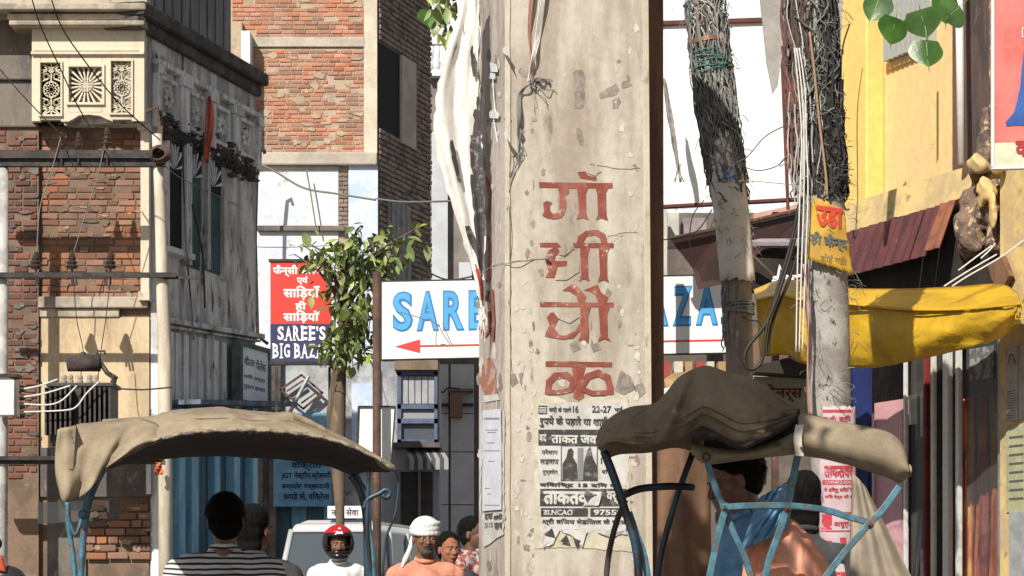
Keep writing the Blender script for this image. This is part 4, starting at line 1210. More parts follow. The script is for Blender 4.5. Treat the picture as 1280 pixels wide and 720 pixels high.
# pale re-plastered scuffs across the letters
m = MB()
for c in ([(703, 308), (712, 302), (718, 310), (706, 320), (698, 318)], [(694, 344), (712, 338), (724, 330), (724, 340), (708, 350), (694, 350)], [(690, 386), (712, 386), (724, 396), (712, 404), (698, 398)], [(735, 210), (745, 206), (752, 214), (744, 220), (734, 216)]):
    pp = wobble(c, 1.); m.add([PF.q(x, y, DP + .0022) for x, y in pp], [tuple(range(len(pp)))])
m.build('scuffed_patches', pillar_m, pillar)
rf = random.Random(17)
for nm, mm_, cnt, yr in (('lime_flakes', mat('fresh_lime', (.60, .56, .50), (.5, .46, .4), scale=20), 60, (380, 700)), ('grime_patches', mat('brown_grime', (.24, .19, .15), (.32, .27, .22), scale=14, bump=.5), 46, (400, 720)), ('grime_patches', mat('brown_grime', (.24, .19, .15)), 16, (40, 400)), ('lime_flakes', mat('fresh_lime', (.6, .56, .5)), 16, (30, 380))):
    m = MB()
    for _ in range(cnt):
        x = rf.choice((rf.uniform(645, 800), rf.uniform(645, 668), rf.uniform(770, 800))); y = rf.uniform(*yr)
        if 670 < x < 780 and y > 490: continue
        a, b = rf.uniform(.8, 4.2), rf.uniform(1, 7); ph = rf.uniform(0, 99); pts = []
        for k in range(12):
            an = 2 * math.pi * k / 12; q = 1 + .8 * noise.noise(Vector((math.cos(an) * 1.7, math.sin(an) * 1.7, ph)))
            pts.append((x + a * q * math.cos(an), y + b * q * math.sin(an)))
        e_ = .0016 + .0004 * rf.random()
        m.add([PF.q(px_, py_, e_) for px_, py_ in pts], [tuple(range(12))])
    m.build(nm, mm_, pillar, kind='stuff')
    if yr[0] > 300:
        m = MB()
        for _ in range(cnt // 2):
            x = rf.uniform(597, 626); y = rf.uniform(60, 720); a, b = rf.uniform(.8, 3), rf.uniform(2, 12); ph = rf.uniform(0, 99); pts = []
            for k in range(12):
                an = 2 * math.pi * k / 12; q = 1 + .8 * noise.noise(Vector((math.cos(an) * 1.7, math.sin(an) * 1.7, ph)))
                pts.append((x + a * q * math.cos(an), y + b * q * math.sin(an)))
            e_ = .0016 + .0004 * rf.random()
            m.add([PLF.q(px_, py_, e_) for px_, py_ in pts], [tuple(range(12))])
        m.build(nm, mm_, pillar, kind='stuff')
# hairline cracks
m = MB()
for c in ([(738, 205), (752, 208), (780, 211), (800, 210)], [(640, 260), (632, 240), (634, 180), (640, 150)], [(628, 60), (634, 100), (631, 150)], [(614, 332), (640, 327), (680, 324)], [(760, 296), (780, 291), (795, 290)], [(639, 330), (638, 400), (640, 470)]):
    pts = [(x + rng.uniform(-.8, .8), y + rng.uniform(-.8, .8)) for x, y in curve(c, 14)]
    m.tube([PF.q(x, y, .0012) for x, y in pts], .0012, 4)
m.build('cracks', mat('crack_dark', (.10, .085, .07)), pillar)
# brown post at the right flank
PST = front(10.95)
m = MB(); vs = []
m.add([PST.q(807, 1100, 0), PST.q(831, 1100, 0), PST.q(829, -40, 0), PST.q(806, -40, 0), PST.q(807, 1100, -.1), PST.q(831, 1100, -.1), PST.q(829, -40, -.1), PST.q(806, -40, -.1)],
      [(0, 1, 2, 3), (4, 5, 6, 7), (0, 4, 7, 3), (1, 5, 6, 2), (3, 2, 6, 7), (0, 1, 5, 4)])
tag(m.build('timber_post', wood_brown, None, bevel=.004), 'brown square timber post standing tight behind the right edge of the pillar', 'post')

# posters on the pillar
po = thing('poster', 'torn black and white hindi advertisement poster pasted under the red letters', 'poster', PF.q(725, 690, DP))
def sheet(fr, poly, d, material, parent, name, amp=1.6, curl=0.):
    pp = wobble(poly, amp)
    m = MB(); vs = [fr.q(x, y, d + rng.uniform(0, curl)) for x, y in pp]
    m.add(vs, [tuple(range(len(vs)))])
    return m.build(name, material, parent)
sheet(PF, [(666, 497), (680, 494), (700, 497), (717, 505), (735, 497), (770, 494), (786, 498), (786, 600), (790, 690), (720, 684), (668, 686), (668, 600)], DP + .0012, paper_yellowed, po, 'backing_paper')
sheet(PF, [(672, 505), (700, 503), (784, 503), (783, 600), (783, 655), (770, 668), (745, 662), (735, 668), (700, 664), (676, 655), (673, 600)], DP + .002, paper_white, po, 'printed_sheet', .8)
def band(x0, x1, y0, y1, e=.0028, material=ink):
    m = MB(); m.add([PF.q(x0, y0, DP + e), PF.q(x1, y0, DP + e), PF.q(x1, y1, DP + e), PF.q(x0, y1, DP + e)], [(0, 1, 2, 3)])
    return m.build('printed_band', material, po)
band(673, 684, 507, 518); band(673, 783, 537, 557); band(675, 783, 611, 633); band(676, 735, 635, 646); band(738, 781, 635, 646)
m = MB()
for q_ in ((701, 747, 556.5, 557.5), (701, 747, 600, 601), (701, 702, 557, 601), (746, 747, 557, 601)):
    x0, x1, y0, y1 = q_
    m.add([PF.q(x0, y0, DP + .0045), PF.q(x1, y0, DP + .0045), PF.q(x1, y1, DP + .0045), PF.q(x0, y1, DP + .0045)], [(0, 1, 2, 3)])
for pp in ([(703, 600), (703, 580), (708, 572), (710, 562), (714, 560), (717, 564), (716, 571), (721, 580), (722, 600)], [(729, 600), (730, 578), (734, 563), (738, 558), (741, 572), (746, 582), (746, 600)]):
    m.add([PF.q(x, y, DP + .0047) for x, y in pp], [tuple(range(len(pp)))])
m.build('printed_picture', ink, po)
band(722, 729, 560, 600, .0044, ink_grey)
for t_, x0, x1, y0, y1, mm_, bd in (('16', 716, 723, 507, 516, ink, .03), ('22-27', 740, 764, 507, 516, ink, .03), ('शादी के पहले', 686, 714, 508, 516, ink, .02), ('भाई', 768, 778, 508, 516, ink, .02), ('सफलता', 674, 683, 509, 517, ink_white, .02),
        ('रुपये के पहले या शादी के', 674, 772, 520, 535, ink, .035), ('बाद', 674, 683, 543, 553, ink_white, .03), ('ताकत जवानी', 689, 762, 540, 555, ink_white, .04),
        ('परेशान', 677, 697, 561, 568, ink, .01), ('लाइलाज', 675, 698, 574, 581, ink, .01), ('गुप्तरोग', 678, 697, 586, 594, ink, .01), ('10', 751, 759, 572, 580, ink, .03), ('दिनो', 752, 766, 586, 592, ink, .02),
        ('विशिष्ट 15 दिन में', 674, 772, 603, 610, ink, .04), ('ताकतवान', 679, 752, 614, 631, ink_white, .05), ('वर्ष', 758, 778, 614, 630, ink_white, .04),
        ('डा.NCAO', 679, 716, 637, 644, ink_white, .03), ('97552', 742, 778, 637, 644, ink_white, .03), ('श्री विजय मेडिकल के साथ', 678, 782, 648, 657, ink, .03)):
    ptext(PF, t_, x0, x1, y0, y1, DP + .0045 if mm_ is not ink_white else DP + .0042, mm_, po, bold=bd)
# torn flaps
m = MB()
for c in ([(676, 655), (700, 662), (692, 680), (678, 686)], [(700, 662), (735, 664), (728, 684), (715, 670)], [(736, 622), (752, 618), (748, 632), (728, 633)], [(745, 664), (783, 655), (784, 668), (762, 672)]):
    m = MB(); pp = wobble(c, 2.2); m.add([PF.q(x, y, DP + .006 + rng.uniform(0, .006)) for x, y in pp], [tuple(range(len(pp)))])
    m.build('torn_flap', paper_white, po)
m = MB()
for c in ([(680, 668), (690, 660), (694, 672)], [(716, 672), (726, 676), (720, 684)], [(700, 677), (708, 668), (712, 680)], [(732, 612), (742, 618), (734, 628), (730, 620)]):
    m = MB(); m.add([PF.q(x, y, DP + .0135) for x, y in c], [tuple(range(len(c)))]); m.build('printed_scrap', ink, po)
n_ = thing('notice_sheet', 'long white typed notice pasted on the narrow left face of the pillar', 'notice', PLF.q(615, 638, .01))
sheet(PLF, [(603, 513), (626, 511), (627, 560), (627, 637), (603, 639), (603, 570)], .006, mat('notice_paper', (.62, .64, .70), (.56, .58, .64), scale=9), n_, 'paper', .4)
m = MB()
for (x0, x1, y) in ((605, 624, 522), (607, 622, 537), (609, 620, 540), (608, 618, 553), (605, 624, 563), (610, 618, 576), (606, 612, 610), (609, 613, 617), (605, 624, 631), (605, 624, 523.5)):
    m.add([PLF.q(x0, y, .0068), PLF.q(x1, y, .0068), PLF.q(x1, y + .9, .0068), PLF.q(x0, y + .9, .0068)], [(0, 1, 2, 3)])
m.build('typed_lines', ink_grey, n_)
n2 = thing('poster_scrap', 'torn remains of printed poster below the white notice on the pillar', 'poster', PLF.q(615, 680, .01))
sheet(PLF, [(602, 642), (629, 640), (630, 668), (622, 672), (612, 680), (604, 684), (603, 660)], .005, paper_white, n2, 'paper', 1.6)
for t_, x0, x1, y0, y1 in (('दवा', 606, 616, 642, 650), ('शादी', 617, 628, 642, 650), ('3110', 606, 616, 653, 660), ('साथ', 618, 628, 653, 662)):
    ptext(PLF, t_, x0, x1, y0, y1, .0062, ink, n2, bold=.03)
m = MB()
for c in ([(600, 505), (602, 500), (604, 560), (601, 600), (602, 650), (599, 640)], [(628, 500), (631, 520), (630, 600), (631, 650), (628, 648)], [(604, 495), (622, 492), (625, 500), (606, 503)]):
    pp = wobble(c, 1); m.add([PLF.q(x, y, .0035) for x, y in pp], [tuple(range(len(pp)))])
m.build('paper_remnants', paper_white, pillar)
# tape scraps and string on left face
m = MB()
for c in ([(612, 78), (620, 80), (622, 90), (614, 90)], [(612, 91), (619, 92), (619, 99), (611, 98)], [(611, 140), (618, 136), (624, 142), (623, 148), (611, 147)], [(630, 165), (634, 162), (635, 172), (631, 172)], [(628, 60), (633, 58), (634, 70), (629, 66)]):
    pp = wobble(c, 1.4); m.add([PLF.q(x, y, .012) for x, y in pp], [tuple(range(len(pp)))])
m.tube([PLF.q(616, 99, .012), PLF.q(617, 120, .014), PLF.q(619, 140, .012), PLF.q(617, 150, .013), PLF.q(622, 178, .012)], .0022, 4)
m.build('tape_scraps', white_wash, pillar)

# cable knot on the pillar's upper left
kn = thing('cable_knot', 'frayed knot of white and grey cables tied round the upper pillar', 'cable', PF.q(664, 100, .05))
def strand(m, pts, r, d0=.03, n=18, jit=.3, fr=PF):
    d0 *= .45
    cp = curve(pts, n)
    m.tube([fr.q(x + rng.uniform(-jit, jit), y, d0 + .012 * math.sin(i * .7) + .004) for i, (x, y) in enumerate(cp)], r, 5)
m = MB()
for k in range(5):
    strand(m, [(684 - k * 1.6, -30), (676 - k * 1.5, 40), (668 - k, 75), (662 - k * .6, 102)], .0028, .03 + .006 * k)
m.build('white_cables', cable_white, kn, smooth=True)
m = MB()
for k in range(4):
    strand(m, [(664 + k * 1.5, -30), (660 + k, 40), (666 - k, 80), (665, 102)], .0022, .03)
m.build('red_wires', mat('pinkish_wire', (.36, .17, .13)), kn, smooth=True)
m = MB()
for k in range(5):
    strand(m, [(663, 104), (652 - k, 118), (650 - k * .8, 150), (650 - k * .5 + rng.uniform(-2, 2), 165 + k * 8)], .0032, .03)
for k in range(3): strand(m, [(664, 104), (672, 101 - k * 2), (686, 99 + k * 2)], .0035, .035, jit=.3)
strand(m, [(664, 105), (678, 112), (694, 112)], .0022, .03); strand(m, [(664, 106), (670, 115), (682, 124), (684, 134)], .0018, .02); strand(m, [(662, 106), (668, 120), (668, 140)], .0012, .02)
for k in range(4): strand(m, [(650, 160), (652 + k, 178), (655 - k * 4, 188 + k * 6), (640 - k * 2, 196 + k * 22)], .0016, .015)
strand(m, [(640, 190), (636, 230), (637, 300), (636, 380)], .0016, .014)
m.build('grey_cables', cable_grey, kn, smooth=True)
m = MB(); strand(m, [(600, 345), (614, 334), (650, 327), (685, 323)], .0018, .012); m.ball(PF.q(684, 323, .02), .012, .008, .008, nu=8, nv=6)
strand(m, [(690, 320), (730, 304), (760, 298), (800, 290)], .0006, .012)
tag(m.build('string', cable_grey, None), 'dark string tied across the pillar between the second and third letter', 'string')

# torn white banner hanging to the left of the pillar
tb = thing('torn_banner', 'torn white cloth banner with black print hanging along the pillar left edge', 'banner', W(580, 400, 10.7))
Lp = curve([(572, -20), (570, 25), (553, 80), (544, 140), (546, 190), (566, 262), (584, 318), (596, 360), (603, 402)], 60)
Rp = curve([(600, -20), (600, 25), (600, 80), (601, 140), (603, 190), (606, 262), (606, 318), (606, 360), (606, 402)], 60)
cl_m = mat('banner_cloth', (.74, .72, .68), (.60, .57, .53), (.2, .19, .18), scale3=9, thr3=(.63, .68), scale=5, stretch=(2, 2, .4), rough=.9, bump=.2, bscale=40)
m = MB(); rows = []
for i, (a, b) in enumerate(zip(Lp, Rp)):
    row = []
    for j in range(25):
        t = j / 24
        x = lerp(a[0], b[0], t); y = lerp(a[1], b[1], t)
        fold = .012 * math.sin(t * 14 + .07 * i + 1.6 * math.sin(i * .13)) + .010 * noise.noise(Vector((t * 7, i * .22, 1))) + .018 * math.sin(t * 6 - i * .09)
        jag = (rng.uniform(-1.6, 1.6) if j in (0, 24) else 0)
        row.append(W(x + jag, y, 10.66 + fold * (.5 + .5 * (b[0] - a[0]) / 60)))
    rows.append(row)
m.grid(rows); m.build('cloth', cl_m, tb, smooth=True, solid=.002)
def bpoint(i, t, d=.03):
    i = max(0, min(60, i)); k = int(i); a, b = Lp[k], Rp[k]
    x = lerp(a[0], b[0], t); y = lerp(a[1], b[1], t)
    fold = .012 * math.sin(t * 14 + .07 * k + 1.6 * math.sin(k * .13)) + .010 * noise.noise(Vector((t * 7, k * .22, 1))) + .018 * math.sin(t * 6 - k * .09)
    return W(x, y, 10.66 - d + fold * (.5 + .5 * (b[0] - a[0]) / 60))
m = MB()
for (i0, i1, t0, t1, sk) in ((4, 24, .95, .99, .0), (22, 32, .84, .95, -.04), (36, 46, .6, .9, .0), (12, 17, .7, .82, .1), (40, 44, .2, .5, .1), (28, 34, .3, .42, .02), (50, 56, .3, .8, .05), (27, 36, .70, .98, .05), (33, 43, .62, .82, .06), (34, 41, .85, .98, 0), (42, 48, .45, .6, .08), (44, 50, .66, .92, -.05), (47, 52, .3, .42, .1), (20, 26, .9, .98, 0)):
    rows = []
    for i in range(i0, i1 + 1):
        f = (i - i0) / (i1 - i0); e = .5 * (1 - math.sin(math.pi * max(.06, min(.94, f))))
        rows.append([bpoint(i, lerp(t0 + e * (t1 - t0) * .5, t1 - e * (t1 - t0) * .5, j / 3) + sk * f + .05 * noise.noise(Vector((i * .8, j * .4, i0)))) for j in range(4)])
    m.grid(rows)
m.build('black_print', ink, tb)
m = MB(); rows = [[bpoint(i, .3 + .16 * j + .03 * math.sin(i), .034) for j in range(3)] for i in range(48, 56)]
m.grid(rows); m.build('red_print', mat('red_print', (.42, .05, .04)), tb)
m = MB()
for k in range(14):
    p = W(rng.uniform(597, 606), 395 + rng.uniform(-10, 4), 10.64); q_ = p + Vector((rng.uniform(-.02, .02), 0, -rng.uniform(.03, .12)))
    m.tube([p, (p + q_) / 2 + Vector((.006, 0, 0)), q_], .0015, 4)
m.build('frayed_threads', cl_m, tb)

# ================================================================== people
def build_person(name_label, cat, loc, yaw, skin, shirt, trousers, height=1.72, hair='short', headgear=None, lean=0., head_turn=0., head_pitch=0., stripes=False, vox=.0075, seated=False, group=None, moustache=False, beard=False, hat=None, broad=1.):
    root = thing('person', name_label, cat, loc, group)
    k = height / 1.72
    S = (lambda v: Vector(v))
    def RT(v):     # lean about the hip
        v = Vector(v)
        if v.z > .9: 
            p = Vector((v.x, v.y, v.z - .9)); p = Matrix.Rotation(lean, 3, 'X') @ p; v = p + Vector((0, 0, .9))
        v = Matrix.Rotation(yaw, 3, 'Z') @ v
        return v * k
    hc = Vector((0, -.012, 1.60))
    HR = Matrix.Rotation(head_turn, 3, 'Z') @ Matrix.Rotation(head_pitch, 3, 'X')
    def HP(v): return RT(HR @ (Vector(v)) + hc)
    add = Vector(loc)
    def P(v): return RT(v) + add
    def Hd(v): return HP(v) + add
    m = MB()
    # head
    rotm = Matrix.Rotation(yaw, 3, 'Z') @ Matrix.Rotation(lean, 3, 'X') @ HR
    def hball(c, rx, ry, rz): m.ball(Hd(c), rx * k, ry * k, rz * k, rot=rotm, nu=20, nv=14)
    hball((0, .012, .035), .076, .092, .088); hball((0, -.012, -.02), .062, .075, .085); hball((0, -.035, -.078), .036, .04, .028)
    hball((-.03, -.082, .0135), .017, .011, .0055); hball((.03, -.082, .0135), .017, .011, .0055); hball((-.03, -.079, -.0095), .016, .011, .005); hball((.03, -.079, -.0095), .016, .011, .005)
    hball((0, -.082, .022), .05, .014, .011)                     # brow
    m.cap(Hd((0, -.088, .008)), Hd((0, -.106, -.026)), .009 * k, .014 * k, 8)   # nose
    hball((-.011, -.098, -.03), .009, .009, .007); hball((.011, -.098, -.03), .009, .009, .007)
    hball((0, -.086, -.053), .024, .012, .005); hball((0, -.084, -.062), .020, .012, .006)
    hball((-.035, -.068, -.018), .02, .018, .018); hball((.035, -.068, -.018), .02, .018, .018)
    for sx in (-1, 1):
        hball((sx * .078, .008, -.008), .008, .018, .032)
    # neck and torso
    m.cap(P((0, .012, 1.44)), Hd((0, .02, -.05)), .056 * k, .052 * k, 14)
    bw = broad
    m.cap(P((-.13 * bw, .01, 1.38)), P((.13 * bw, .01, 1.38)), .07 * k, .07 * k, 14)
    m.cap(P((0, .0, 1.30)), P((0, 0, 1.02)), .125 * k, .115 * k, 16)
    m.cap(P((-.07, 0, 1.28)), P((-.05, 0, .98)), .09 * k, .10 * k, 14); m.cap(P((.07, 0, 1.28)), P((.05, 0, .98)), .09 * k, .10 * k, 14)
    arms = []
    for sx in (-1, 1):
        sh, el, wr = P((sx * .185 * bw, .01, 1.37)), P((sx * .245 * bw, .03, 1.09)), P((sx * .25 * bw, -.09, .86))
        arms.append((sh, el, wr))
        m.cap(sh, el, .05 * k, .038 * k); m.cap(el, wr, .038 * k, .026 * k)
        pm = P((sx * .25 * bw, -.115, .79)); m.cap(wr, pm, .026 * k, .036 * k)
        for fi in range(4):
            f0 = P((sx * .25 * bw, -.085 - .02 * fi, .775)); f1 = P((sx * (.25 * bw - .012), -.095 - .021 * fi, .725 - (.008 if fi in (1, 2) else 0))); f2 = P((sx * (.25 * bw - .035), -.10 - .02 * fi, .70))
            m.cap(f0, f1, .0095 * k, .0085 * k, 6); m.cap(f1, f2, .0085 * k, .007 * k, 6)
        t0 = P((sx * (.25 * bw - .02), -.14, .80)); t1 = P((sx * (.25 * bw - .045), -.165, .755)); m.cap(t0, t1, .011 * k, .008 * k, 6)
    legs = []
    for sx in (-1, 1):
        if seated: hp, kn_, an, to = P((sx * .09, 0, .92)), P((sx * .13, -.42, .88)), P((sx * .13, -.45, .47)), P((sx * .13, -.62, .43))
        else: hp, kn_, an, to = P((sx * .09, 0, .92)), P((sx * .10, -.02, .49)), P((sx * .10, .03, .09)), P((sx * .11, -.13, .035))
        legs.append((hp, kn_, an))
        m.cap(hp, kn_, .085 * k, .055 * k); m.cap(kn_, an, .052 * k, .035 * k); m.cap(an - Vector((0, 0, .03)), to, .036 * k, .03 * k)
    m.build('body', skin, root, remesh=vox)
    # shirt
    s = MB(); e = .014
    s.cap(P((-.135 * bw, .012, 1.375)), P((.135 * bw, .012, 1.375)), (.072 + e) * k, (.072 + e) * k, 14)
    s.cap(P((0, .0, 1.30)), P((0, 0, .98)), (.130 + e) * k, (.128 + e) * k, 18)
    s.cap(P((-.07, 0, 1.28)), P((-.055, 0, .90)), (.095 + e) * k, (.108 + e) * k, 14); s.cap(P((.07, 0, 1.28)), P((.055, 0, .90)), (.095 + e) * k, (.108 + e) * k, 14)
    s.cap(P((-.05, .015, 1.43)), P((.05, .015, 1.43)), .05 * k, .05 * k)
    s.cap(P((-.10, .015, 1.415)), P((-.17 * bw, .012, 1.385)), .045 * k, .06 * k); s.cap(P((.10, .015, 1.415)), P((.17 * bw, .012, 1.385)), .045 * k, .06 * k)
    for sh, el, wr in arms:
        s.cap(sh, el, .068 * k, .056 * k)
    s.build('shirt', shirt, root, remesh=.009)
    c = MB()
    pts = []
    for i in range(15):
        a = 2 * math.pi * i / 14 
        pts.append(P((.062 * math.cos(a), .015 + .062 * math.sin(a) - .0, 1.475 + .014 * math.sin(a))))
    c.tube(pts, .014 * k, 8, cap=False); c.build('collar', shirt, root, smooth=True)
    t_ = MB()
    t_.cap(P((-.04, 0, .96)), P((.04, 0, .96)), .125 * k, .125 * k, 14)
    for hp, kn_, an in legs:
        t_.cap(hp, kn_, .105 * k, .078 * k); t_.cap(kn_, an, .076 * k, .06 * k)
    t_.build('trousers', trousers, root, remesh=.012)
    # eyes
    for sx in (-1, 1):
        ey = MB(); ey.ball(Hd((sx * .030, -.0765, .002)), .0125 * k, rot=rotm, nu=12, nv=8); eo = ey.build('eye', mat('eye_white', (.26, .22, .19), rough=.3, bump=0), root, smooth=True)
        ir = MB(); ir.ball(Hd((sx * .030, -.0855, .001)), .0068 * k, .0045 * k, .0068 * k, rot=rotm, nu=8, nv=6); ir.build('iris', hair_m, eo)
        bo_ = MB(); bo_.cap(Hd((sx * .014, -.093, .022)), Hd((sx * .048, -.080, .024)), .005 * k, .0035 * k, 6); bo_.build('eyebrow', hair_m, root)
    if hair:
        h_ = MB()
        def hf(v):
            n_ = noise.noise(v * 30) * .010 + noise.noise(v * 90) * .006
            return v * (1 + n_ * 6)
        if hair in ('short', 'long'):
            h_.ball(Hd((0, .028, .052)), .086 * k, .096 * k, .090 * k, rot=rotm, nu=28, nv=20, fn=hf)
            h_.ball(Hd((0, .052, .0)), .078 * k, .066 * k, .088 * k, rot=rotm, nu=24, nv=16, fn=hf)
            if hair == 'long':
                h_.ball(Hd((0, .05, -.06)), .07 * k, .05 * k, .08 * k, rot=rotm, nu=20, nv=14, fn=hf)
        h_.build('hair', hair_m, root, remesh=.006)
        st_ = MB(); rh = random.Random(len(name_label))
        for _ in range(1500):
            d = Vector((rh.gauss(0, 1), rh.gauss(0, 1), rh.gauss(0, 1))).normalized()
            if d.z < -.1 and d.y < .2: continue
            c_ = Vector((d.x * .090, .03 + d.y * .101, .048 + d.z * .095))
            if c_.y < -.045 and c_.z < .09: continue
            tg = d.cross(Vector((.4, .2, 1))).normalized() * rh.choice((-1, 1))
            e1 = c_ + d * .004 + Vector((0, .004, -.012)) + tg * .004; e2 = e1 + d * rh.uniform(-.002, .007) + Vector((0, .004, -.014)) + tg * .004
            wv = tg.cross(d) * .0011
            st_.add([Hd(c_ - wv), Hd(c_ + wv), Hd(e1 + wv), Hd(e1 - wv), Hd(e2)], [(0, 1, 2, 3), (3, 2, 4)])
        st_.build('hair_strands', hair_m, root, kind='stuff')
    if moustache:
        h_ = MB(); h_.cap(Hd((-.026, -.092, -.049)), Hd((0, -.103, -.041)), .004 * k, .008 * k, 6); h_.cap(Hd((.026, -.092, -.049)), Hd((0, -.103, -.041)), .004 * k, .008 * k, 6); h_.build('moustache', mat('greying_hair', (.06, .055, .05)), root)
    if beard:
        h_ = MB(); h_.ball(Hd((0, -.04, -.078)), .045 * k, .05 * k, .033 * k, rot=rotm, nu=16, nv=10); h_.build('beard', mat('greying_hair', (.06, .055, .05)), root, remesh=.006)
    return root, Hd, rotm, P, k

stripe_m = bpy.data.materials.new('striped_jersey'); stripe_m.use_nodes = True
_n = stripe_m.node_tree
_g = _n.nodes.new('ShaderNodeNewGeometry'); _s = _n.nodes.new('ShaderNodeSeparateXYZ'); _n.links.new(_g.outputs['Position'], _s.inputs[0])
_nz = _n.nodes.new('ShaderNodeTexNoise'); _nz.inputs['Scale'].default_value = 5
_n.links.new(_g.outputs['Position'], _nz.inputs['Vector'])
_a = _n.nodes.new('ShaderNodeMath'); _a.operation = 'MULTIPLY_ADD'; _a.inputs[1].default_value = .03; _n.links.new(_nz.outputs[0], _a.inputs[0]); _n.links.new(_s.outputs[2], _a.inputs[2])
_m = _n.nodes.new('ShaderNodeMath'); _m.operation = 'MULTIPLY'; _m.inputs[1].default_value = 42; _n.links.new(_a.outputs[0], _m.inputs[0])
_f = _n.nodes.new('ShaderNodeMath'); _f.operation = 'FRACT'; _n.links.new(_m.outputs[0], _f.inputs[0])
_r = _n.nodes.new('ShaderNodeValToRGB'); _r.color_ramp.interpolation = 'CONSTANT'
_r.color_ramp.elements[0].color = (.03, .03, .035, 1); _r.color_ramp.elements[1].position = .42; _r.color_ramp.elements[1].color = (.62, .62, .62, 1)
_n.links.new(_f.outputs[0], _r.inputs[0]); _n.links.new(_r.outputs[0], _n.nodes['Principled BSDF'].inputs['Base Color'])
_n.nodes['Principled BSDF'].inputs['Roughness'].default_value = .9

def stand_x(px, Y): return ((px - 640) / F * Y, Y, .004)
build_person('man seen from behind in a black and white striped jersey with short black hair', 'person', stand_x(281, 10.9), R(180), skin_m, stripe_m, cloth_dark, 1.70, head_turn=.15, broad=1.15)
build_person('second dark haired person from behind, half hidden by the man in stripes', 'person', stand_x(318, 11.9), R(175), skin_m, cloth_dark, cloth_dark, 1.685, hair='long', head_turn=-.4)
o1 = build_person('motorcyclist in black and red full face helmet and white shirt before the white van', 'person', stand_x(423, 20), R(8), skin_m, cloth_white, cloth_dark, 1.79, hair=None)
root, Hd, rotm, P, k = o1
hm = MB()
def helm(v):
    return v
hm.ball(Hd((0, .012, .03)), .128, .142, .135, rot=rotm, nu=28, nv=20)
hv = hm.v; vv = []; ff = []
inv = rotm.inverted()
for f in hm.f:
    c = sum((hv[i] for i in f), Vector()) / len(f)
    l = inv @ (c - Hd((0, .012, .03)))
    if l.y < -.05 and -.085 < l.z < .035 and abs(l.x) < .098: continue
    if l.z < -.115: continue
    ff.append(f)
hm.f = ff
hob = thing('helmet', 'black full face motorcycle helmet with red crown and white mark on its front', 'helmet', Hd((0, 0, 0)))
hm.build('shell', flat('helmet_black', (.012, .012, .014), rough=.2), hob, smooth=True, solid=.02)
hm = MB(); hm.ball(Hd((0, .012, .042)), .129, .143, .128, rot=rotm, nu=28, nv=20); hv = hm.v; ff = []
for f in hm.f:
    c = sum((hv[i] for i in f), Vector()) / len(f); l = inv @ (c - Hd((0, .012, .042)))
    if l.z > .06 and abs(l.x) > .0: ff.append(f)
hm.f = ff; hm.build('red_crown', flat('helmet_red', (.42, .015, .02), rough=.25), hob, smooth=True, solid=.012)
hm = MB()
for pp in ([(-.03, .062), (.03, .062), (.016, .085), (.0, .075), (-.016, .085)], [(-.012, .10), (.014, .10), (.002, .118)]):
    vs = []
    for x, z in pp:
        y = -.145 * math.sqrt(max(0, 1 - (x / .131) ** 2 - ((z - .012) / .132) ** 2)) - .004
        vs.append(Hd((x, y + .008, z + .03)))
    hm.add(vs, [tuple(range(len(vs)))])
hm.build('white_mark', white_paint, hob)
hm = MB(); hm.ball(Hd((0, -.05, -.085)), .085, .088, .045, rot=rotm, nu=20, nv=12); hm.build('chin_guard', MATS['helmet_black'], hob, smooth=True)

pr = build_person('moustached man facing the camera in peach shirt and white head cloth', 'person', stand_x(532, 15), R(4), skin_m, cloth_peach, cloth_dark, 1.72, hair=None, moustache=True, beard=True, head_turn=.12, vox=.006)
root, Hd, rotm, P, k = pr
tu = thing('head_cloth', 'white cotton cloth wound round the head of the man in peach', 'turban', Hd((0, 0, .06)))
m = MB(); m.ball(Hd((0, .02, .07)), .092, .105, .078, rot=rotm, nu=24, nv=14)
for i in range(3):
    pts = []
    for j in range(21):
        a = 2 * math.pi * j / 20
        pts.append(Hd((.080 * math.cos(a), .015 + .103 * math.sin(a), .045 + .02 * i + .012 * math.sin(a + i) )))
    m.tube(pts, .02, 8, cap=False)
m.build('wrap', cloth_white, tu, remesh=.006)
m = MB(); m.tube([Hd((-.07, .05, .03)), Hd((-.095, .03, -.06)), P((-.13, -.03, 1.47)), P((-.15, -.06, 1.42))], [.014, .016, .018, .008], 8); m.build('loose_end', cloth_white, tu, remesh=.006)
build_person('person half hidden behind the man in the white head cloth, wearing dark clothes', 'person', stand_x(561, 17.5), R(14), mat('ruddy_skin', (.30, .12, .07)), cloth_dark, cloth_dark, 1.70, hair='short', head_turn=.2)
build_person('dark haired person in red checked shirt cut off by the pillar edge', 'person', stand_x(591, 19), R(60), skin_dark, mat('red_check', (.30, .07, .06), (.42, .36, .34), scale=22, thr=(.48, .52)), cloth_dark, 1.86, hair='short')

# ================================================================== white van, motorcycle
vn = thing('white_van', 'white van coming up the street with dark windscreen behind the helmeted rider', 'van', (W(407, 745, 31).x, 32.5, 0))
yaw = R(-9)
Vf = Fr(W(408, 745, 31).x, 31, math.cos(yaw), math.sin(yaw))
def vp(x, y, z):     # x across, y back from the nose
    q = Vf.O + Vf.u * x - Vf.n * y
    return Vector((q.x, q.y, z))
def vbox(m, x0, x1, y0, y1, z0, z1, tx=0, ty0=0, ty1=0):
    vs = []
    for z, t, a, b in ((z0, 0, 0, 0), (z1, tx, ty0, ty1)):
        vs += [vp(x0 + t, y0 + a, z), vp(x1 - t, y0 + a, z), vp(x1 - t, y1 - b, z), vp(x0 + t, y1 - b, z)]
    m.add(vs, [(0, 1, 2, 3), (4, 5, 6, 7), (0, 1, 5, 4), (1, 2, 6, 5), (2, 3, 7, 6), (3, 0, 4, 7)])
hw = .66
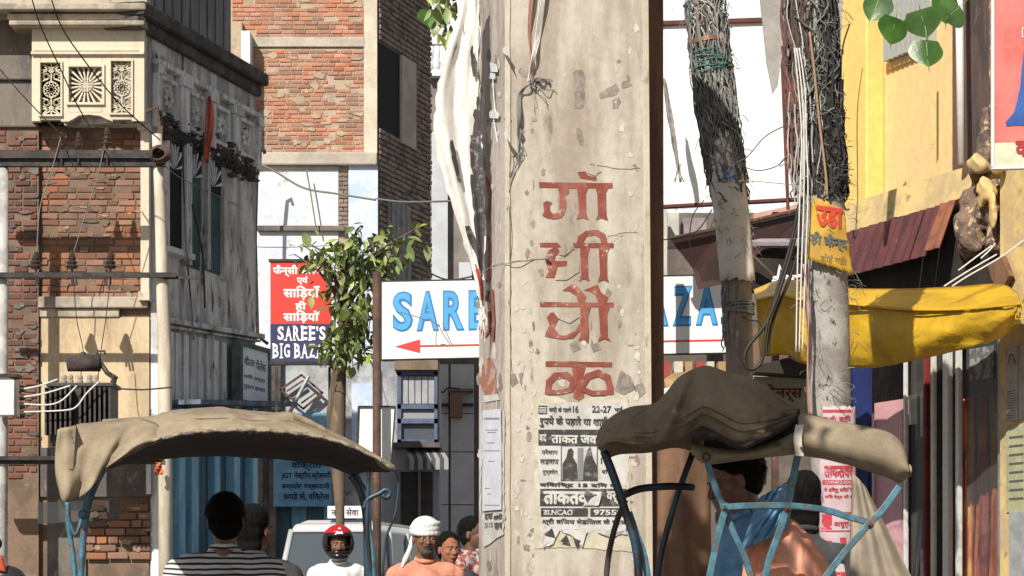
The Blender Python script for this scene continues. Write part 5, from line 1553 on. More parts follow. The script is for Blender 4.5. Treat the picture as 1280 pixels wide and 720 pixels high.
m = MB(); vbox(m, -hw, hw, -.1, 3.6, .35, 1.32); vbox(m, -hw + .06, hw - .06, .42, 3.5, 2.08, 2.2, .06, .05, .05); vbox(m, -hw + .14, hw - .14, .52, 3.35, 2.2, 2.25, .1, .1, .1)
m.build('body', car_white, vn, bevel=.04)
m = MB(); vbox(m, -hw + .03, hw - .03, .0, 3.5, 1.32, 2.09, .05, .47, .04); m.build('windows', car_glass, vn)
for sx in (-1, 1):
    for (y0, y1) in ((0., .47), (1.1, 1.12), (2.3, 2.3), (3.48, 3.44)):
        m = MB(); m.tube([vp(sx * (hw - .02), y0 - .01, 1.3), vp(sx * (hw - .075), y1, 2.11)], .04, 8); m.build('window_pillar', car_white, vn, smooth=True)
    m = MB(); m.tube([vp(sx * .48, -.14, .85), vp(sx * .48, -.08, .85)], .1, 14); m.build('headlight', flat('lamp_glass', (.7, .7, .7), rough=.1), vn)
    for y in (.5, 2.9):
        m = MB(); m.tube([vp(sx * (hw - .16), y, .3), vp(sx * (hw + .01), y, .3)], .3, 20); wh = m.build('wheel', rubber, vn); m = MB(); m.tube([vp(sx * (hw), y, .3), vp(sx * (hw + .02), y, .3)], .17, 16); m.build('rim', galv, wh)
    m = MB(); m.ball(vp(sx * (hw + .14), .12, 1.5), .08, .04, .11); m.build('mirror', rubber, vn, smooth=True)
m = MB(); vbox(m, -.55, .55, -.13, -.09, .6, .75); m.build('grille', rubber, vn); m = MB(); vbox(m, -hw - .02, hw + .02, -.2, 0, .32, .5); m.build('bumper', rubber, vn, bevel=.03)
m = MB(); m.tube([vp(-.4, .02, 1.36), vp(0, .1, 1.6)], .008, 4); m.tube([vp(.1, .02, 1.36), vp(.45, .1, 1.58)], .008, 4); m.build('wiper', rubber, vn)
rp = thing('roof_board', 'little white board with black hindi lettering carried above the white van', 'sign', vp(.1, .6, 2.27))
fr_v = Fr(*vp(-.05, .5, 0).xy, Vf.u.x, Vf.u.y)
m = MB(); m.box(fr_v, -.05, .42, 2.27, 2.43, -.02, .02); m.build('board', white_paint, rp)
text(fr_v, 'नगर सेवा', 0, .37, 2.30, 2.41, .024, ink, rp, bold=.03)

pl = MB(); pl.wbox(-3.6, -2.35, 12.6, 15.5, -.05, .42); pl.build('raised_plinth', paving, kind='structure')
mc = thing('motorcycle', 'parked motorcycle with orange tank and black handlebar at the foot of the brick wall', 'motorcycle', (W(30, 0, 13.4).x, 13.4, .42))
bx_, by_, bz_ = W(30, 0, 13.4).x, 13.4, .42
def mp(x, y, z): return Vector((bx_ + x, by_ + y, bz_ + z))
m = MB()
for yy in (-.55 + .0, .65):
    pts = [mp(yy * .9, .0, 0) + Vector((.3 * math.cos(a), 0, .3 + .3 * math.sin(a))) for a in [2 * math.pi * i / 24 for i in range(25)]]
    m = MB(); m.tube(pts, .045, 8, cap=False); m.build('wheel', rubber, mc, smooth=True)
m = MB(); m.ball(mp(-.12, 0, .93), .13, .09, .075); m.build('fuel_tank', flat('black_enamel', (.03, .03, .032), rough=.25), mc, smooth=True)
m = MB(); m.prism(Fr(bx_, by_ - .10, 1, 0), [(-.17, bz_ + .98), (-.14, bz_ + 1.06), (-.10, bz_ + 1.05), (-.08, bz_ + .96)], -.10, .0); m.build('cowl', flat('orange_red_enamel', (.42, .06, .03), rough=.3), mc, bevel=.01)
m = MB(); m.ball(mp(-.16, -.1, 1.12), .06, .04, .045); m.build('instrument_pod', rubber, mc, smooth=True)
m = MB(); m.ball(mp(.3, 0, .86), .3, .12, .05); m.build('seat', rubber, mc, smooth=True)
m = MB(); m.tube([mp(-.5, 0, .3), mp(-.38, 0, .95), mp(-.34, 0, 1.05)], .025, 8); m.tube([mp(-.34, 0, .9), mp(.1, 0, .55), mp(.58, 0, .3)], .03, 8); m.tube([mp(.3, 0, .85), mp(.55, 0, .35)], .02, 8); m.build('chassis', iron_black, mc, smooth=True)
m = MB(); m.tube([mp(-.30, -.34, 1.09), mp(-.36, -.15, 1.06), mp(-.36, .15, 1.06), mp(-.30, .34, 1.09)], .014, 8); m.build('handlebar', iron_black, mc, smooth=True)
m = MB(); m.ball(mp(-.44, 0, .98), .09, .10, .10); m.build('headlamp', chrome, mc, smooth=True)
for sy in (-1, 1):
    m = MB(); m.tube([mp(-.33, sy * .24, 1.08), mp(-.30, sy * .28, 1.15)], .007, 6); m.ball(mp(-.30, sy * .28, 1.17), .05, .015, .03); m.build('mirror', iron_black, mc, smooth=True)
m = MB(); m.ball(mp(.04, 0, .5), .16, .12, .14); m.build('engine', galv, mc, smooth=True)

# ================================================================== RICKSHAW HOODS
def rick_base(root, X, Y, scale=1.):
    def q(x, y, z): return Vector((X + x, Y + y, z))
    m = MB(); m.wbox(X - .45, X + .45, Y - .25, Y + .35, .78, .84); m.build('seat_base', flat('seat_vinyl', (.16, .03, .03), rough=.5), root, bevel=.02)
    m = MB(); m.wbox(X - .43, X + .43, Y - .22, Y + .30, .84, .93); m.build('seat_cushion', MATS['seat_vinyl'], root, bevel=.04)
    for sx in (-1, 1):
        pts = [q(sx * .52, 0, 0) + Vector((0, .34 * math.cos(a), .36 + .34 * math.sin(a))) for a in [2 * math.pi * i / 28 for i in range(29)]]
        m = MB(); m.tube(pts, .022, 8, cap=False); wh = m.build('wheel', rubber, root, smooth=True)
        m = MB()
        for i in range(18):
            a = 2 * math.pi * i / 18
            m.tube([q(sx * .52, 0, .36), q(sx * .52, .33 * math.cos(a), .36 + .33 * math.sin(a))], .0025, 4)
        m.build('spokes', chrome, wh)
        m = MB(); m.tube([q(sx * .42, -.2, .36), q(sx * .42, -.2, .8), q(sx * .42, .3, .8), q(sx * .42, .3, .36)], .014, 8); m.build('chassis_bar', blue_tube, root, smooth=True)
    m = MB(); m.tube([q(-.52, 0, .36), q(.52, 0, .36)], .014, 8); m.build('axle', iron_black, root)
    m = MB(); m.wbox(X - .4, X + .4, Y - .9, Y - .25, .42, .45); m.build('footboard', rust, root)

# ---- left rickshaw
lr = thing('cycle_rickshaw', 'cycle rickshaw with sun bleached khaki hood before the brick corner building', 'rickshaw', W(290, 745, 10) - Vector((0, 0, 1.25)))
crown = [(75, 536), (117, 527), (171, 522), (210, 516), (249, 510), (296, 512), (340, 517), (366, 516), (403, 534), (446, 556), (494, 584)]
rim = [(75, 612), (108, 600), (132, 583), (187, 554), (233, 541), (296, 537), (352, 539), (403, 546), (439, 557), (471, 572), (494, 588)]
low = [(136, 586), (163, 578), (233, 571), (280, 570), (352, 574), (413, 583), (439, 594), (455, 590), (480, 590)]
def hoodrow(profile, Yf, x0, x1, n=70):
    out = []
    for i in range(n + 1):
        x = lerp(x0, x1, i / n)
        out.append((x, at_x(profile, x)))
    return out
crown_s = curve(crown, 90); rim_s = curve(rim, 90)
rows = []
NR = 30
N_ = 190
def smooth_prof(p, x): 
    return at_x(p, x)
m = MB()
for j in range(NR + 1):
    t = j / NR
    row = []
    for i in range(N_ + 1):
        x = lerp(128, 494, i / N_)
        yr, yc = smooth_prof(rim_s, x), smooth_prof(crown_s, x)
        Yn, Yc = 9.5, 10.05
        e = math.sin(t * math.pi / 2)
        Y = lerp(Yn, Yc, t ** 1.6) + .012 * noise.noise(Vector((x * .05, t * 3, 1))) + .010 * max(0, 1 - abs(noise.noise(Vector((x * .016, t * 2.2 + x * .006, 51)))) * 8)
        y = lerp(yr, yc, e) + 1.6 * noise.noise(Vector((x * .03, t * 2.5, 7))) - 2.2 * max(0, 1 - abs(noise.noise(Vector((x * .014, t * 2.0 - x * .004, 61)))) * 7) * min(1, t * 3) * (1 if 0 < j else 0) * (1 - t * .5)
        row.append(W(x, y, Y))
    rows.append(row)
# back slope of the roof, falling to the far rim
for j in range(1, 7):
    t = j / 6; row = []
    for i in range(N_ + 1):
        x = lerp(128, 494, i / N_)
        yc = smooth_prof(crown_s, x); p = W(x, yc, 10.05)
        z_end = W(x, smooth_prof(low, x) - 2, 10.9).z
        row.append(Vector((p.x * lerp(1, 10.9 / 10.05, t), lerp(10.05, 10.9, t), lerp(p.z, z_end, t * t))))
    rows.append(row)
m.grid(rows); m.build('hood', canvas, lr, smooth=True, solid=.004)
# lining seen from below
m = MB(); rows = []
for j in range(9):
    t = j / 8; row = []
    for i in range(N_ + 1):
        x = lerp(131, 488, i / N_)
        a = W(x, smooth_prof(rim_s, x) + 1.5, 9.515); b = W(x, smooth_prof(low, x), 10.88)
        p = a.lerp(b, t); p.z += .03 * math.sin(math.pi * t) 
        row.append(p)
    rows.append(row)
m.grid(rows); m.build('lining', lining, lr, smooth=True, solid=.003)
for tt in (.34, .72):
    m = MB(); pts = []
    for i in range(70):
        x = lerp(215, 480, i / 69); e = math.sin(tt * math.pi / 2); yr, yc = smooth_prof(rim_s, x), smooth_prof(crown_s, x)
        Y = lerp(9.5, 10.05, tt ** 1.6) + .012 * noise.noise(Vector((x * .05, tt * 3, 1)))
        pts.append(W(x, lerp(yr, yc, e) - 1.2 + 1.6 * noise.noise(Vector((x * .03, tt * 2.5, 7))) * (1 - tt * .5), Y - .003))
    m.tube(pts, .003, 4); m.build('seam', mat('khaki_thread', (.20, .15, .10)), lr)
# rolled hem along the near rim
m = MB(); pts = [W(x + 0, y + .6, 9.49) for x, y in [(lerp(130, 492, i / 60), smooth_prof(rim_s, lerp(130, 492, i / 60))) for i in range(61)]]
m.tube([p + Vector((0, 0, .0025 * math.sin(i * 1.7))) for i, p in enumerate(pts)], .0075, 8); m.build('hem', mat('worn_hem', (.30, .24, .17), (.12, .1, .08), scale=30), lr, smooth=True)
m = MB()
for i in range(70):
    x = rng.uniform(300, 480); p = W(x, smooth_prof(rim_s, x) + 1, 9.485)
    m.tube([p, p + Vector((rng.uniform(-.012, .012), -.003, -rng.uniform(.004, .016)))], .0012, 3)
for i in range(30):
    x = rng.uniform(150, 300); p = W(x, smooth_prof(rim_s, x) + 1, 9.485)
    m.tube([p, p + Vector((rng.uniform(-.01, .01), -.003, rng.uniform(-.01, .004)))], .0012, 3)
m.build('frayed_edge', lining, lr, kind='stuff')
# folded corner of cloth on the right of the crown
m = MB(); rows = []
for j in range(7):
    t = j / 6; row = []
    for i in range(9):
        u = i / 8
        x = lerp(366, 408, u); y0 = lerp(514, 535, u); y1 = lerp(531, 543, u)
        row.append(W(x + t * 2, lerp(y0, y1, t), 9.62 + .05 * t * (1 - u) - .02 * math.sin(math.pi * t)))
    rows.append(row)
m.grid(rows); m.build('folded_corner', mat('folded_khaki', (.27, .20, .125), (.2, .15, .1), scale=12, bscale=200), lr, smooth=True, solid=.004)
m = MB(); pp = [(346, 527), (352, 521), (364, 520), (370, 528), (372, 537), (358, 535), (350, 533)]
m.add([W(x, y, 9.60) for x, y in wobble(pp, .8)], [tuple(range(len(wobble(pp, 0))))]) if False else None
# hanging flap at the left
m = MB(); rows = []
top = curve([(72, 537), (95, 531), (120, 528), (150, 525), (172, 523), (196, 530), (205, 545)], 24)
bot = curve([(76, 626), (88, 627), (104, 619), (120, 603), (134, 584), (165, 564), (200, 548)], 24)
lft = curve([(72, 537), (69, 565), (70, 600), (76, 626)], 14)
for i in range(25):
    row = []
    for j in range(15):
        t = j / 14
        x = lerp(top[i][0], bot[i][0], t); y = lerp(top[i][1], bot[i][1], t)
        if i < 4: x += (lft[j][0] - lerp(72, 76, t)) * (1 - i / 4)
        Y = 9.44 + .035 * math.sin(i * .8 + t * 3) * (t * .7 + .3) + .02 * noise.noise(Vector((i * .3, t * 4, 2))) + .3 * (1 - t) ** 2 * (i > 3) * .6
        row.append(W(x, y + 1.2 * noise.noise(Vector((i * .5, t * 3, 9))), Y))
    rows.append(row)
m.grid(rows); m.build('side_flap', canvas, lr, smooth=True, solid=.004)
def ltube(name, pts, r, material, Y0=9.6, n=24, Y1=None):
    m = MB(); cp = curve([(x, y) for x, y in pts], n)
    Y1 = Y0 if Y1 is None else Y1
    m.tube([W(x, y, lerp(Y0, Y1, i / n)) for i, (x, y) in enumerate(cp)], r, 10)
    return m.build(name, material, lr, smooth=True)
ltube('hood_bow', [(130, 586), (120, 604), (111, 630), (105, 665), (102, 700), (100, 760), (102, 850)], .014, blue_tube, 9.56)
ltube('hood_bow', [(84, 628), (86, 660), (92, 700), (96, 760), (100, 850)], .011, blue_tube, 9.7)
ltube('hood_brace', [(84, 640), (94, 668), (104, 640), (110, 610)], .007, blue_tube, 9.62)
m = MB(); m.ball(W(104, 643, 9.55), .022, .02, .02, nu=10, nv=8); m.build('clamp', blue_tube, lr)
ltube('hood_bow', [(439, 594), (450, 612), (457, 640), (459, 680), (459, 740), (452, 850)], .016, black_tube, 9.9)
ltube('hood_bow', [(461, 586), (460, 620), (459, 660), (462, 700), (464, 760)], .009, black_tube, 9.6)
ltube('hood_stay', [(446, 592), (452, 604), (460, 616)], .006, black_tube, 9.8)
ltube('scroll_bracket', [(455, 636), (460, 624), (474, 617), (482, 612), (488, 616), (484, 622), (478, 619)], .010, black_tube, 9.6)
ltube('hood_stay', [(493, 586), (498, 602), (494, 642), (483, 672), (478, 720)], .005, black_tube, 9.55)
ltube('hood_bow_lower', [(459, 640), (462, 670), (466, 700), (468, 780)], .014, blue_tube, 9.88)
m = MB(); m.add([W(x, y, 9.7) for x, y in ((47, 628), (150, 625), (150, 650), (47, 655))], [(0, 1, 2, 3)])
m.build('translucent_flap', mat('translucent_grey', (.05, .055, .06), rough=.3, alpha=.45, bump=0), lr, solid=.002)  # translucent dark grey rectangle
rick_base(lr, (270 - 640) / F * 10.3, 10.3)

# ---- right rickshaw
rr = thing('cycle_rickshaw', 'cycle rickshaw by the pillar posters with shade-darkened torn canvas hood on peeling blue tubes', 'rickshaw', W(940, 745, 9) - Vector((0, 0, 1.25)))
top_r = curve([(746, 550), (752, 533), (771, 517), (790, 509), (817, 505), (832, 492), (848, 473), (869, 461), (886, 458), (907, 465), (938, 473), (969, 492), (998, 512)], 80)
hem_r = curve([(746, 552), (751, 560), (766, 552), (800, 556), (841, 552), (866, 542), (880, 536), (900, 545), (925, 556), (950, 547), (985, 529), (999, 513)], 80)
m = MB(); rows = []
NJ = 44
def wr(x, t):
    w_ = 0
    w_ += .007 * noise.noise(Vector((x * .05 + t * 2, t * 9, 21))) 
    w_ -= .005 * max(0, 1 - abs(noise.noise(Vector((x * .022 - t * .8, t * 2.6, 31)))) * 9)
    w_ -= .003 * max(0, 1 - abs(noise.noise(Vector((x * .05 + t * 1.4, t * 3.2, 41)))) * 7)
    return w_
for j in range(NJ + 1):
    t = j / NJ; row = []
    for i in range(161):
        x = lerp(746, 998.5, i / 160)
        ya, yb = at_x(top_r, x), at_x(hem_r, x)
        y = lerp(ya, yb, t)
        bul = math.sin(math.pi * (t * .5 + .12)) * .22 * min(1, (yb - ya) / 60)
        fold = .045 * noise.noise(Vector((x * .018 + t * 1.2, t * 1.6, 3))) + .022 * math.exp(-((x - 872 + t * 30) / 9) ** 2)  - .02 * math.exp(-((x - 858 + t * 34) / 7) ** 2) + .012 * noise.noise(Vector((x * .06, t * 5, 13)))
        row.append(W(x, y, 8.75 - bul + fold + wr(x, t)))
    rows.append(row)
# back side going down
for j in range(1, 6):
    t = j / 5; row = []
    for i in range(161):
        x = lerp(746, 998.5, i / 160); p = W(x, at_x(top_r, x), 8.75); b = W(x, max(at_x(hem_r, x) - 12, at_x(top_r, x) + 2), 9.3)
        row.append(Vector((lerp(p.x, b.x, t), lerp(p.y, b.y, t), lerp(p.z, b.z, t * t))))
    rows.insert(0, row)
m.grid(rows); m.build('torn_flap', canvas_shaded, rr, smooth=True, solid=.005)
m = MB()
for k_ in (0, 1):
    pts = []
    for i in range(50):
        x = lerp(790, 990, i / 49); ya, yb = at_x(top_r, x), at_x(hem_r, x); t = .80 - .12 * k_ + .03 * math.sin(i * .2)
        bul = math.sin(math.pi * (t * .5 + .12)) * .22 * min(1, (yb - ya) / 60)
        fold = .045 * noise.noise(Vector((x * .018 + t * 1.2, t * 1.6, 3))) + .012 * noise.noise(Vector((x * .06, t * 5, 13)))
        pts.append(W(x, lerp(ya, yb, t), 8.75 - bul + fold + wr(x, t) - .004))
    m = MB(); m.tube(pts, .0022, 4); m.build('seam', mat('dark_thread', (.07, .055, .04)), rr)
# black torn hem, also painting the dark gap under the flap
m = MB(); pts = []; rads = []
for i in range(60):
    x = lerp(864, 999, i / 59); y = at_x(hem_r, x)
    pts.append(W(x, y + 2 + 1.1 * noise.noise(Vector((x * .15, 0, 0))), 8.53)); rads.append(.009 + .007 * math.exp(-((x - 878) / 10) ** 2) + .004 * noise.noise(Vector((x * .1, 5, 0))))
m.tube(pts, rads, 8); m.build('black_edge', lining, rr, smooth=True)
m = MB(); rows = [[], [], []]
for i in range(90):
    x = lerp(864, 1000, i / 89); y = at_x(hem_r, x); wd = 5.5 + 9 * math.exp(-((x - 878) / 14) ** 2) + 2.5 * noise.noise(Vector((x * .12, 3, 0)))
    if x > 990: wd *= .5
    for k_ in range(3): rows[k_].append(W(x, y - 2 + (wd + 2 + rng.uniform(-.7, .7)) * k_ / 2, 8.50 + (.0, -.012, .01)[k_]))
m.grid(rows); m.build('torn_hem', lining, rr, smooth=True, solid=.004)
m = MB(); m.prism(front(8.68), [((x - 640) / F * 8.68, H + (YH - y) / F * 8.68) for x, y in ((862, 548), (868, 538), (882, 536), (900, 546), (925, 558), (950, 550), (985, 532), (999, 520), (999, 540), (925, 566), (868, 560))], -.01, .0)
m.build('dark_opening', lining, rr)  # black sheet standing in for the shaded gap behind the tear
# left drooping arm of the hood
m = MB(); rows = []
ua = curve([(748, 546), (758, 528), (790, 512), (830, 508), (870, 520)], 40)
la = curve([(750, 560), (757, 572), (776, 567), (812, 565), (841, 559), (866, 564), (882, 578)], 40)
for j in range(13):
    t = j / 12; row = []
    for i in range(41):
        x = lerp(748, 880, i / 40); ya, yb = at_x(ua, x), at_x(la, x)
        row.append(W(x, lerp(ya, yb, t), 8.80 - .17 * math.sin(math.pi * t) * min(1, .3 + i / 14)))
    rows.append(row)
m.grid(rows); m.build('hood_arm', canvas_shaded, rr, smooth=True, solid=.006)
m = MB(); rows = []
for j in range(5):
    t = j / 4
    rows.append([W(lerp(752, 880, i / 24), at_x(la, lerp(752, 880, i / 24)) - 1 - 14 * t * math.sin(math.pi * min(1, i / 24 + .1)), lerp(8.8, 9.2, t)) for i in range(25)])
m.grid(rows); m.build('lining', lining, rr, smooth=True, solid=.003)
# centre band and right roll
def roll(name, ux, lx, x0, x1, Y, depth, n=40, material=canvas):
    U = curve(ux, 40); L = curve(lx, 40); rows = []
    for j in range(17):
        a = 2 * math.pi * j / 16; row = []
        for i in range(n + 1):
            x = lerp(x0, x1, i / n); ya, yb = at_x(U, x), at_x(L, x)
            c = (ya + yb) / 2; h = (yb - ya) / 2
            row.append(W(x, c - h * math.cos(a) + 1. * noise.noise(Vector((x * .04, a, 4))), Y - depth * math.sin(a) + .02 * noise.noise(Vector((x * .02, a * 1.4, 2)))))
        rows.append(row)
    m = MB(); m.grid(rows); return m.build(name, material, rr, smooth=True)
roll('hood_band', [(864, 552), (900, 560), (930, 561), (965, 552), (1003, 534)], [(864, 568), (884, 580), (931, 575), (975, 570), (1003, 567)], 864, 1003, 8.72, .10, material=canvas)
roll('hood_roll', [(998, 514), (1047, 526), (1101, 537), (1123, 549), (1133, 566), (1136, 582)], [(998, 569), (1030, 574), (1065, 583), (1108, 597), (1124, 604), (1136, 596)], 998, 1136, 8.62, .13)
m = MB(); m.ball(W(1134, 589, 8.62), .010, .09, .026, nu=16, nv=10); m.build('roll_end', canvas, rr, smooth=True)
m = MB(); rows = [[W(x0 + 2 * math.sin(y * .1), y, 8.475 - .0 * k) for x0 in (994, 1004)] for k, y in enumerate((531, 538, 546, 555, 562, 570))]
m.grid(rows); m.build('strap', mat('cream_strap', (.55, .50, .42)), rr, solid=.004)
m = MB(); m.ball(W(1002, 560, 8.462), .006, nu=8, nv=6); m.build('rivet', rust, rr)
m = MB(); pts = [W(883, 571, 8.6) + Vector((.013 * math.cos(a), 0, .013 * math.sin(a))) for a in [2 * math.pi * i / 12 for i in range(13)]]; m.tube(pts, .004, 6, cap=False); m.build('eyelet', rust, rr)
def rtube(name, pts, r, material, Y0=8.7, Y1=None, n=16, flat_=True):
    Y1 = Y0 if Y1 is None else Y1
    cp = curve(pts, n); m = MB()
    fl_ = material is blue_tube
    m.tube([W(x, y, lerp(Y0, Y1, i / n)) for i, (x, y) in enumerate(cp)], r * (1.28 if fl_ else 1), 4 if fl_ else 8)
    return m.build(name, material, rr, smooth=not fl_, bevel=.003 if fl_ else 0)
rtube('hood_bow', [(755, 564), (768, 598), (782, 640), (796, 690), (800, 760)], .0155, black_tube, 8.75)
rtube('hood_bow', [(866, 566), (850, 610), (836, 655), (825, 700), (818, 760)], .0125, black_tube, 9.1)
rtube('hood_bow', [(782, 625), (770, 655), (760, 700), (756, 760)], .011, mat('dark_brown_tube', (.05, .04, .035)), 9.05)
rtube('hood_rail', [(782, 618), (800, 611), (830, 608), (850, 608), (866, 609)], .014, black_tube, 8.9, 9.0)
rtube('hood_bow_lower', [(786, 640), (796, 670), (806, 700), (814, 760)], .014, blue_tube, 8.8)
rtube('frame_tube', [(884, 578), (895, 612), (905, 634), (915, 662), (932, 700), (950, 760)], .0125, blue_tube, 8.58)
rtube('frame_tube', [(908, 632), (900, 660), (891, 700), (880, 760)], .0135, blue_tube, 8.55)
rtube('frame_tube', [(997, 570), (990, 605), (984, 634), (972, 670), (960, 705), (950, 760)], .0135, blue_tube, 8.56)
rtube('frame_rail', [(902, 634), (940, 632), (985, 632), (1030, 637), (1060, 646), (1092, 654)], .0125, blue_tube, 8.54, 8.56)
rtube('frame_tube', [(1124, 608), (1104, 636), (1080, 662), (1052, 695), (1010, 750)], .0135, blue_tube, 8.55)
for (x, y) in ((907, 634), (985, 634), (1087, 655)):
    m = MB(); m.ball(W(x, y, 8.548), .019, .015, .017, nu=12, nv=8, fn=lambda v: v * (1 + .35 * noise.noise(v * 90)))
    jo = m.build('joint', mat('rusty_joint', (.13, .06, .04), (.06, .15, .19), scale=30), rr, smooth=True)
    m = MB(); m.tube([W(x - 1, y, 8.53), W(x - 1, y, 8.515)], .0065, 6); m.build('bolt', rust, jo)
rick_base(rr, (930 - 640) / F * 9.3, 9.3)

# rickshaw rider: sits inside, seen in profile facing left
rd_ = build_person('man in profile under the torn hood with blue shirt and orange shawl over his back', 'person', (W(955, 0, 9.15).x, 9.15, .10), R(-78), skin_m, cloth_blue, cloth_dark, 1.72, hair='short', seated=False, lean=R(9), head_pitch=R(12), head_turn=R(-4), vox=.006)
root, Hd, rotm, P, k = rd_
sh = thing('shawl', 'faded orange cotton shawl draped over the back of the man in blue', 'shawl', P((0, .1, 1.3)))
m = MB(); rows = []
for j in range(41):
    t = j / 40; row = []
    for i in range(71):
        u = i / 70
        # from shoulder crest down and across the back, in picture rows
        x = lerp(934 - 12 * t, 1042 - 10 * (1 - t) ** 2, u)
        y = lerp(664 - 20 * math.sin(math.pi * min(1, u * 1.1)) - 6 * u, 780, t) + (38 * (u ** 3)) * (1 - t)
        row.append(W(x, y, 8.90 - .16 * math.sin(math.pi * u) * (0.6 + .4 * t) + .03 * noise.noise(Vector((u * 6, t * 3, 1))) - .006 * max(0, 1 - abs(noise.noise(Vector((u * 4 + t * 2, t * 2 - u * 2, 24)))) * 6) + .006 * math.sin(u * 30 + t * 5) + .12 * u))
    rows.append(row)
m.grid(rows); m.build('cloth', cloth_orange, sh, smooth=True, solid=.006)
m = MB()
rows = []
for j in range(33):
    t = j / 32; row = []
    for i in range(51):
        u = i / 50
        x = lerp(lerp(950, 924, t), lerp(992, 985, t), u); y = lerp(lerp(622, 598, u), lerp(690, 660, u), t)
        row.append(W(x, y, 8.86 - .10 * math.sin(math.pi * u) + .03 * noise.noise(Vector((u * 5 + t * 3, t * 4, 4))) - .009 * max(0, 1 - abs(noise.noise(Vector((u * 3 + t * 4, t * 2 - u * 2, 14)))) * 6) + .006 * math.sin(u * 26 + t * 14)))
    rows.append(row)
m.grid(rows); m.build('draped_collar', cloth_blue, root, smooth=True, solid=.006)
build_person('black haired person beyond the rickshaw frame with only the back of the head showing', 'person', stand_x(1006, 11.0), R(172), skin_dark, cloth_dark, cloth_dark, 1.80, hair='long')
# draped cloths
def drape(name, label, cat, poly_top, poly_bot, Y, material, folds=7, amp=.03, n=30, nj=16):
    m = MB(); rows = []
    T_ = curve(poly_top, n); B_ = curve(poly_bot, n)
    for j in range(nj + 1):
        t = j / nj; row = []
        for i in range(n + 1):
            x = lerp(T_[i][0], B_[i][0], t); y = lerp(T_[i][1], B_[i][1], t)
            row.append(W(x, y, Y - amp * math.sin(i / n * folds * 2 + .6 * math.sin(t * 3)) * (.3 + .7 * t) - .1 * math.sin(math.pi * i / n)))
        rows.append(row)
    m.grid(rows); return tag(m.build(name, material, None, smooth=True, solid=.006), label, cat)
drape('brown_drape', 'brown cloth hanging between pillar and rickshaw hood below the canvas', 'cloth', [(822, 545), (850, 540), (886, 545)], [(822, 780), (856, 784), (890, 780)], 9.95, cloth_brown)
drape('khaki_drape', 'khaki cloth sloping down beside the red printed poster on the pole', 'cloth', [(1066, 592), (1074, 600), (1082, 610)], [(1060, 790), (1120, 790), (1170, 780)], 10.35, cloth_khaki, folds=9)

# ================================================================== RIGHT: poles with cable tangles
def pole(name, label, pts, Y, r, material):
    root = thing(name, label, 'utility pole', W(pts[-1][0], YH, Y) - Vector((0, 0, H)))
    P_ = [W(x, y, Y) for x, y in pts]
    bottom = Vector((P_[-1].x, Y, 0))
    m = MB(); m.tube(P_ + [bottom], [r] * len(P_) + [r * 1.05], 20); m.build('pole', material, root, smooth=True)
    return root
def path_at(pts, y):
    for (x0, y0), (x1, y1) in zip(pts, pts[1:]):
        if y0 <= y <= y1: return lerp(x0, x1, (y - y0) / (y1 - y0))
    return pts[0][0] if y < pts[0][1] else pts[-1][0]
def tangle(root, name, path, Y, y0, y1, R0, count, material, r=.003, length=(40, 120), turns=.6, seed=1, bulge=1., side=None, wob=.12, hang=0):
    rg = random.Random(seed); m = MB()
    for _ in range(count):
        ya = rg.uniform(y0, y1); yb = min(y1 + 20 * rg.random(), ya + rg.uniform(*length))
        a0 = rg.uniform(0, 2 * math.pi) if side is None else rg.gauss(side, .7)
        tr = rg.uniform(-turns, turns); rad = R0 * rg.uniform(.95, 1.12 * bulge)
        n = 12; pts = []; ph1, ph2 = rg.uniform(0, 6), rg.uniform(0, 6)
        for i in range(n + 1):
            t = i / n; y = lerp(ya, yb, t); a = a0 + tr * t * 2 + wob * (1.1 * math.sin(t * 7 + ph1) + .5 * rg.uniform(-1, 1))
            rr2 = rad * (1 + wob * (.5 * math.sin(t * 9 + ph2) + .35 * rg.uniform(-1, 1)))
            c = W(path_at(path, y), y, Y)
            pts.append(c + Vector((rr2 * math.cos(a), -rr2 * math.sin(a) if True else 0, rg.uniform(-.004, .004))))
        rr3 = r * rg.uniform(.6, 1.4)
        m.tube(pts, rr3, 4, cap=False)
    return m.build(name, material, root, kind='stuff')
def loopies(root, name, path, Y, y0, y1, R0, count, material, r=.002, size=.05, seed=1):
    rg = random.Random(seed); m = MB()
    for _ in range(count):
        y = rg.uniform(y0, y1); a = rg.uniform(.0, math.pi); c = W(path_at(path, y), y, Y) + Vector((R0 * math.cos(a), -R0 * math.sin(a), 0))
        out = Vector((math.cos(a), -math.sin(a), rg.uniform(-.6, .6))).normalized(); tg = Vector((-out.y, out.x, rg.uniform(-1.5, 1.5))).normalized()
        s = size * rg.uniform(.3, 1.2)
        if rg.random() < .5: pts = [c, c + out * s * .5 + tg * s * .5, c + out * s * .3 + tg * s]
        else: pts = [c, c + out * s * .5, c + out * s * .9 + tg * s * .5 + Vector((0, 0, -s * .4))]
        m.tube([Vector(p) for p in curve([tuple(p) for p in pts], 6)], r * rg.uniform(.5, 1.2), 4, cap=False)
    return m.build(name, material, root, kind='stuff')

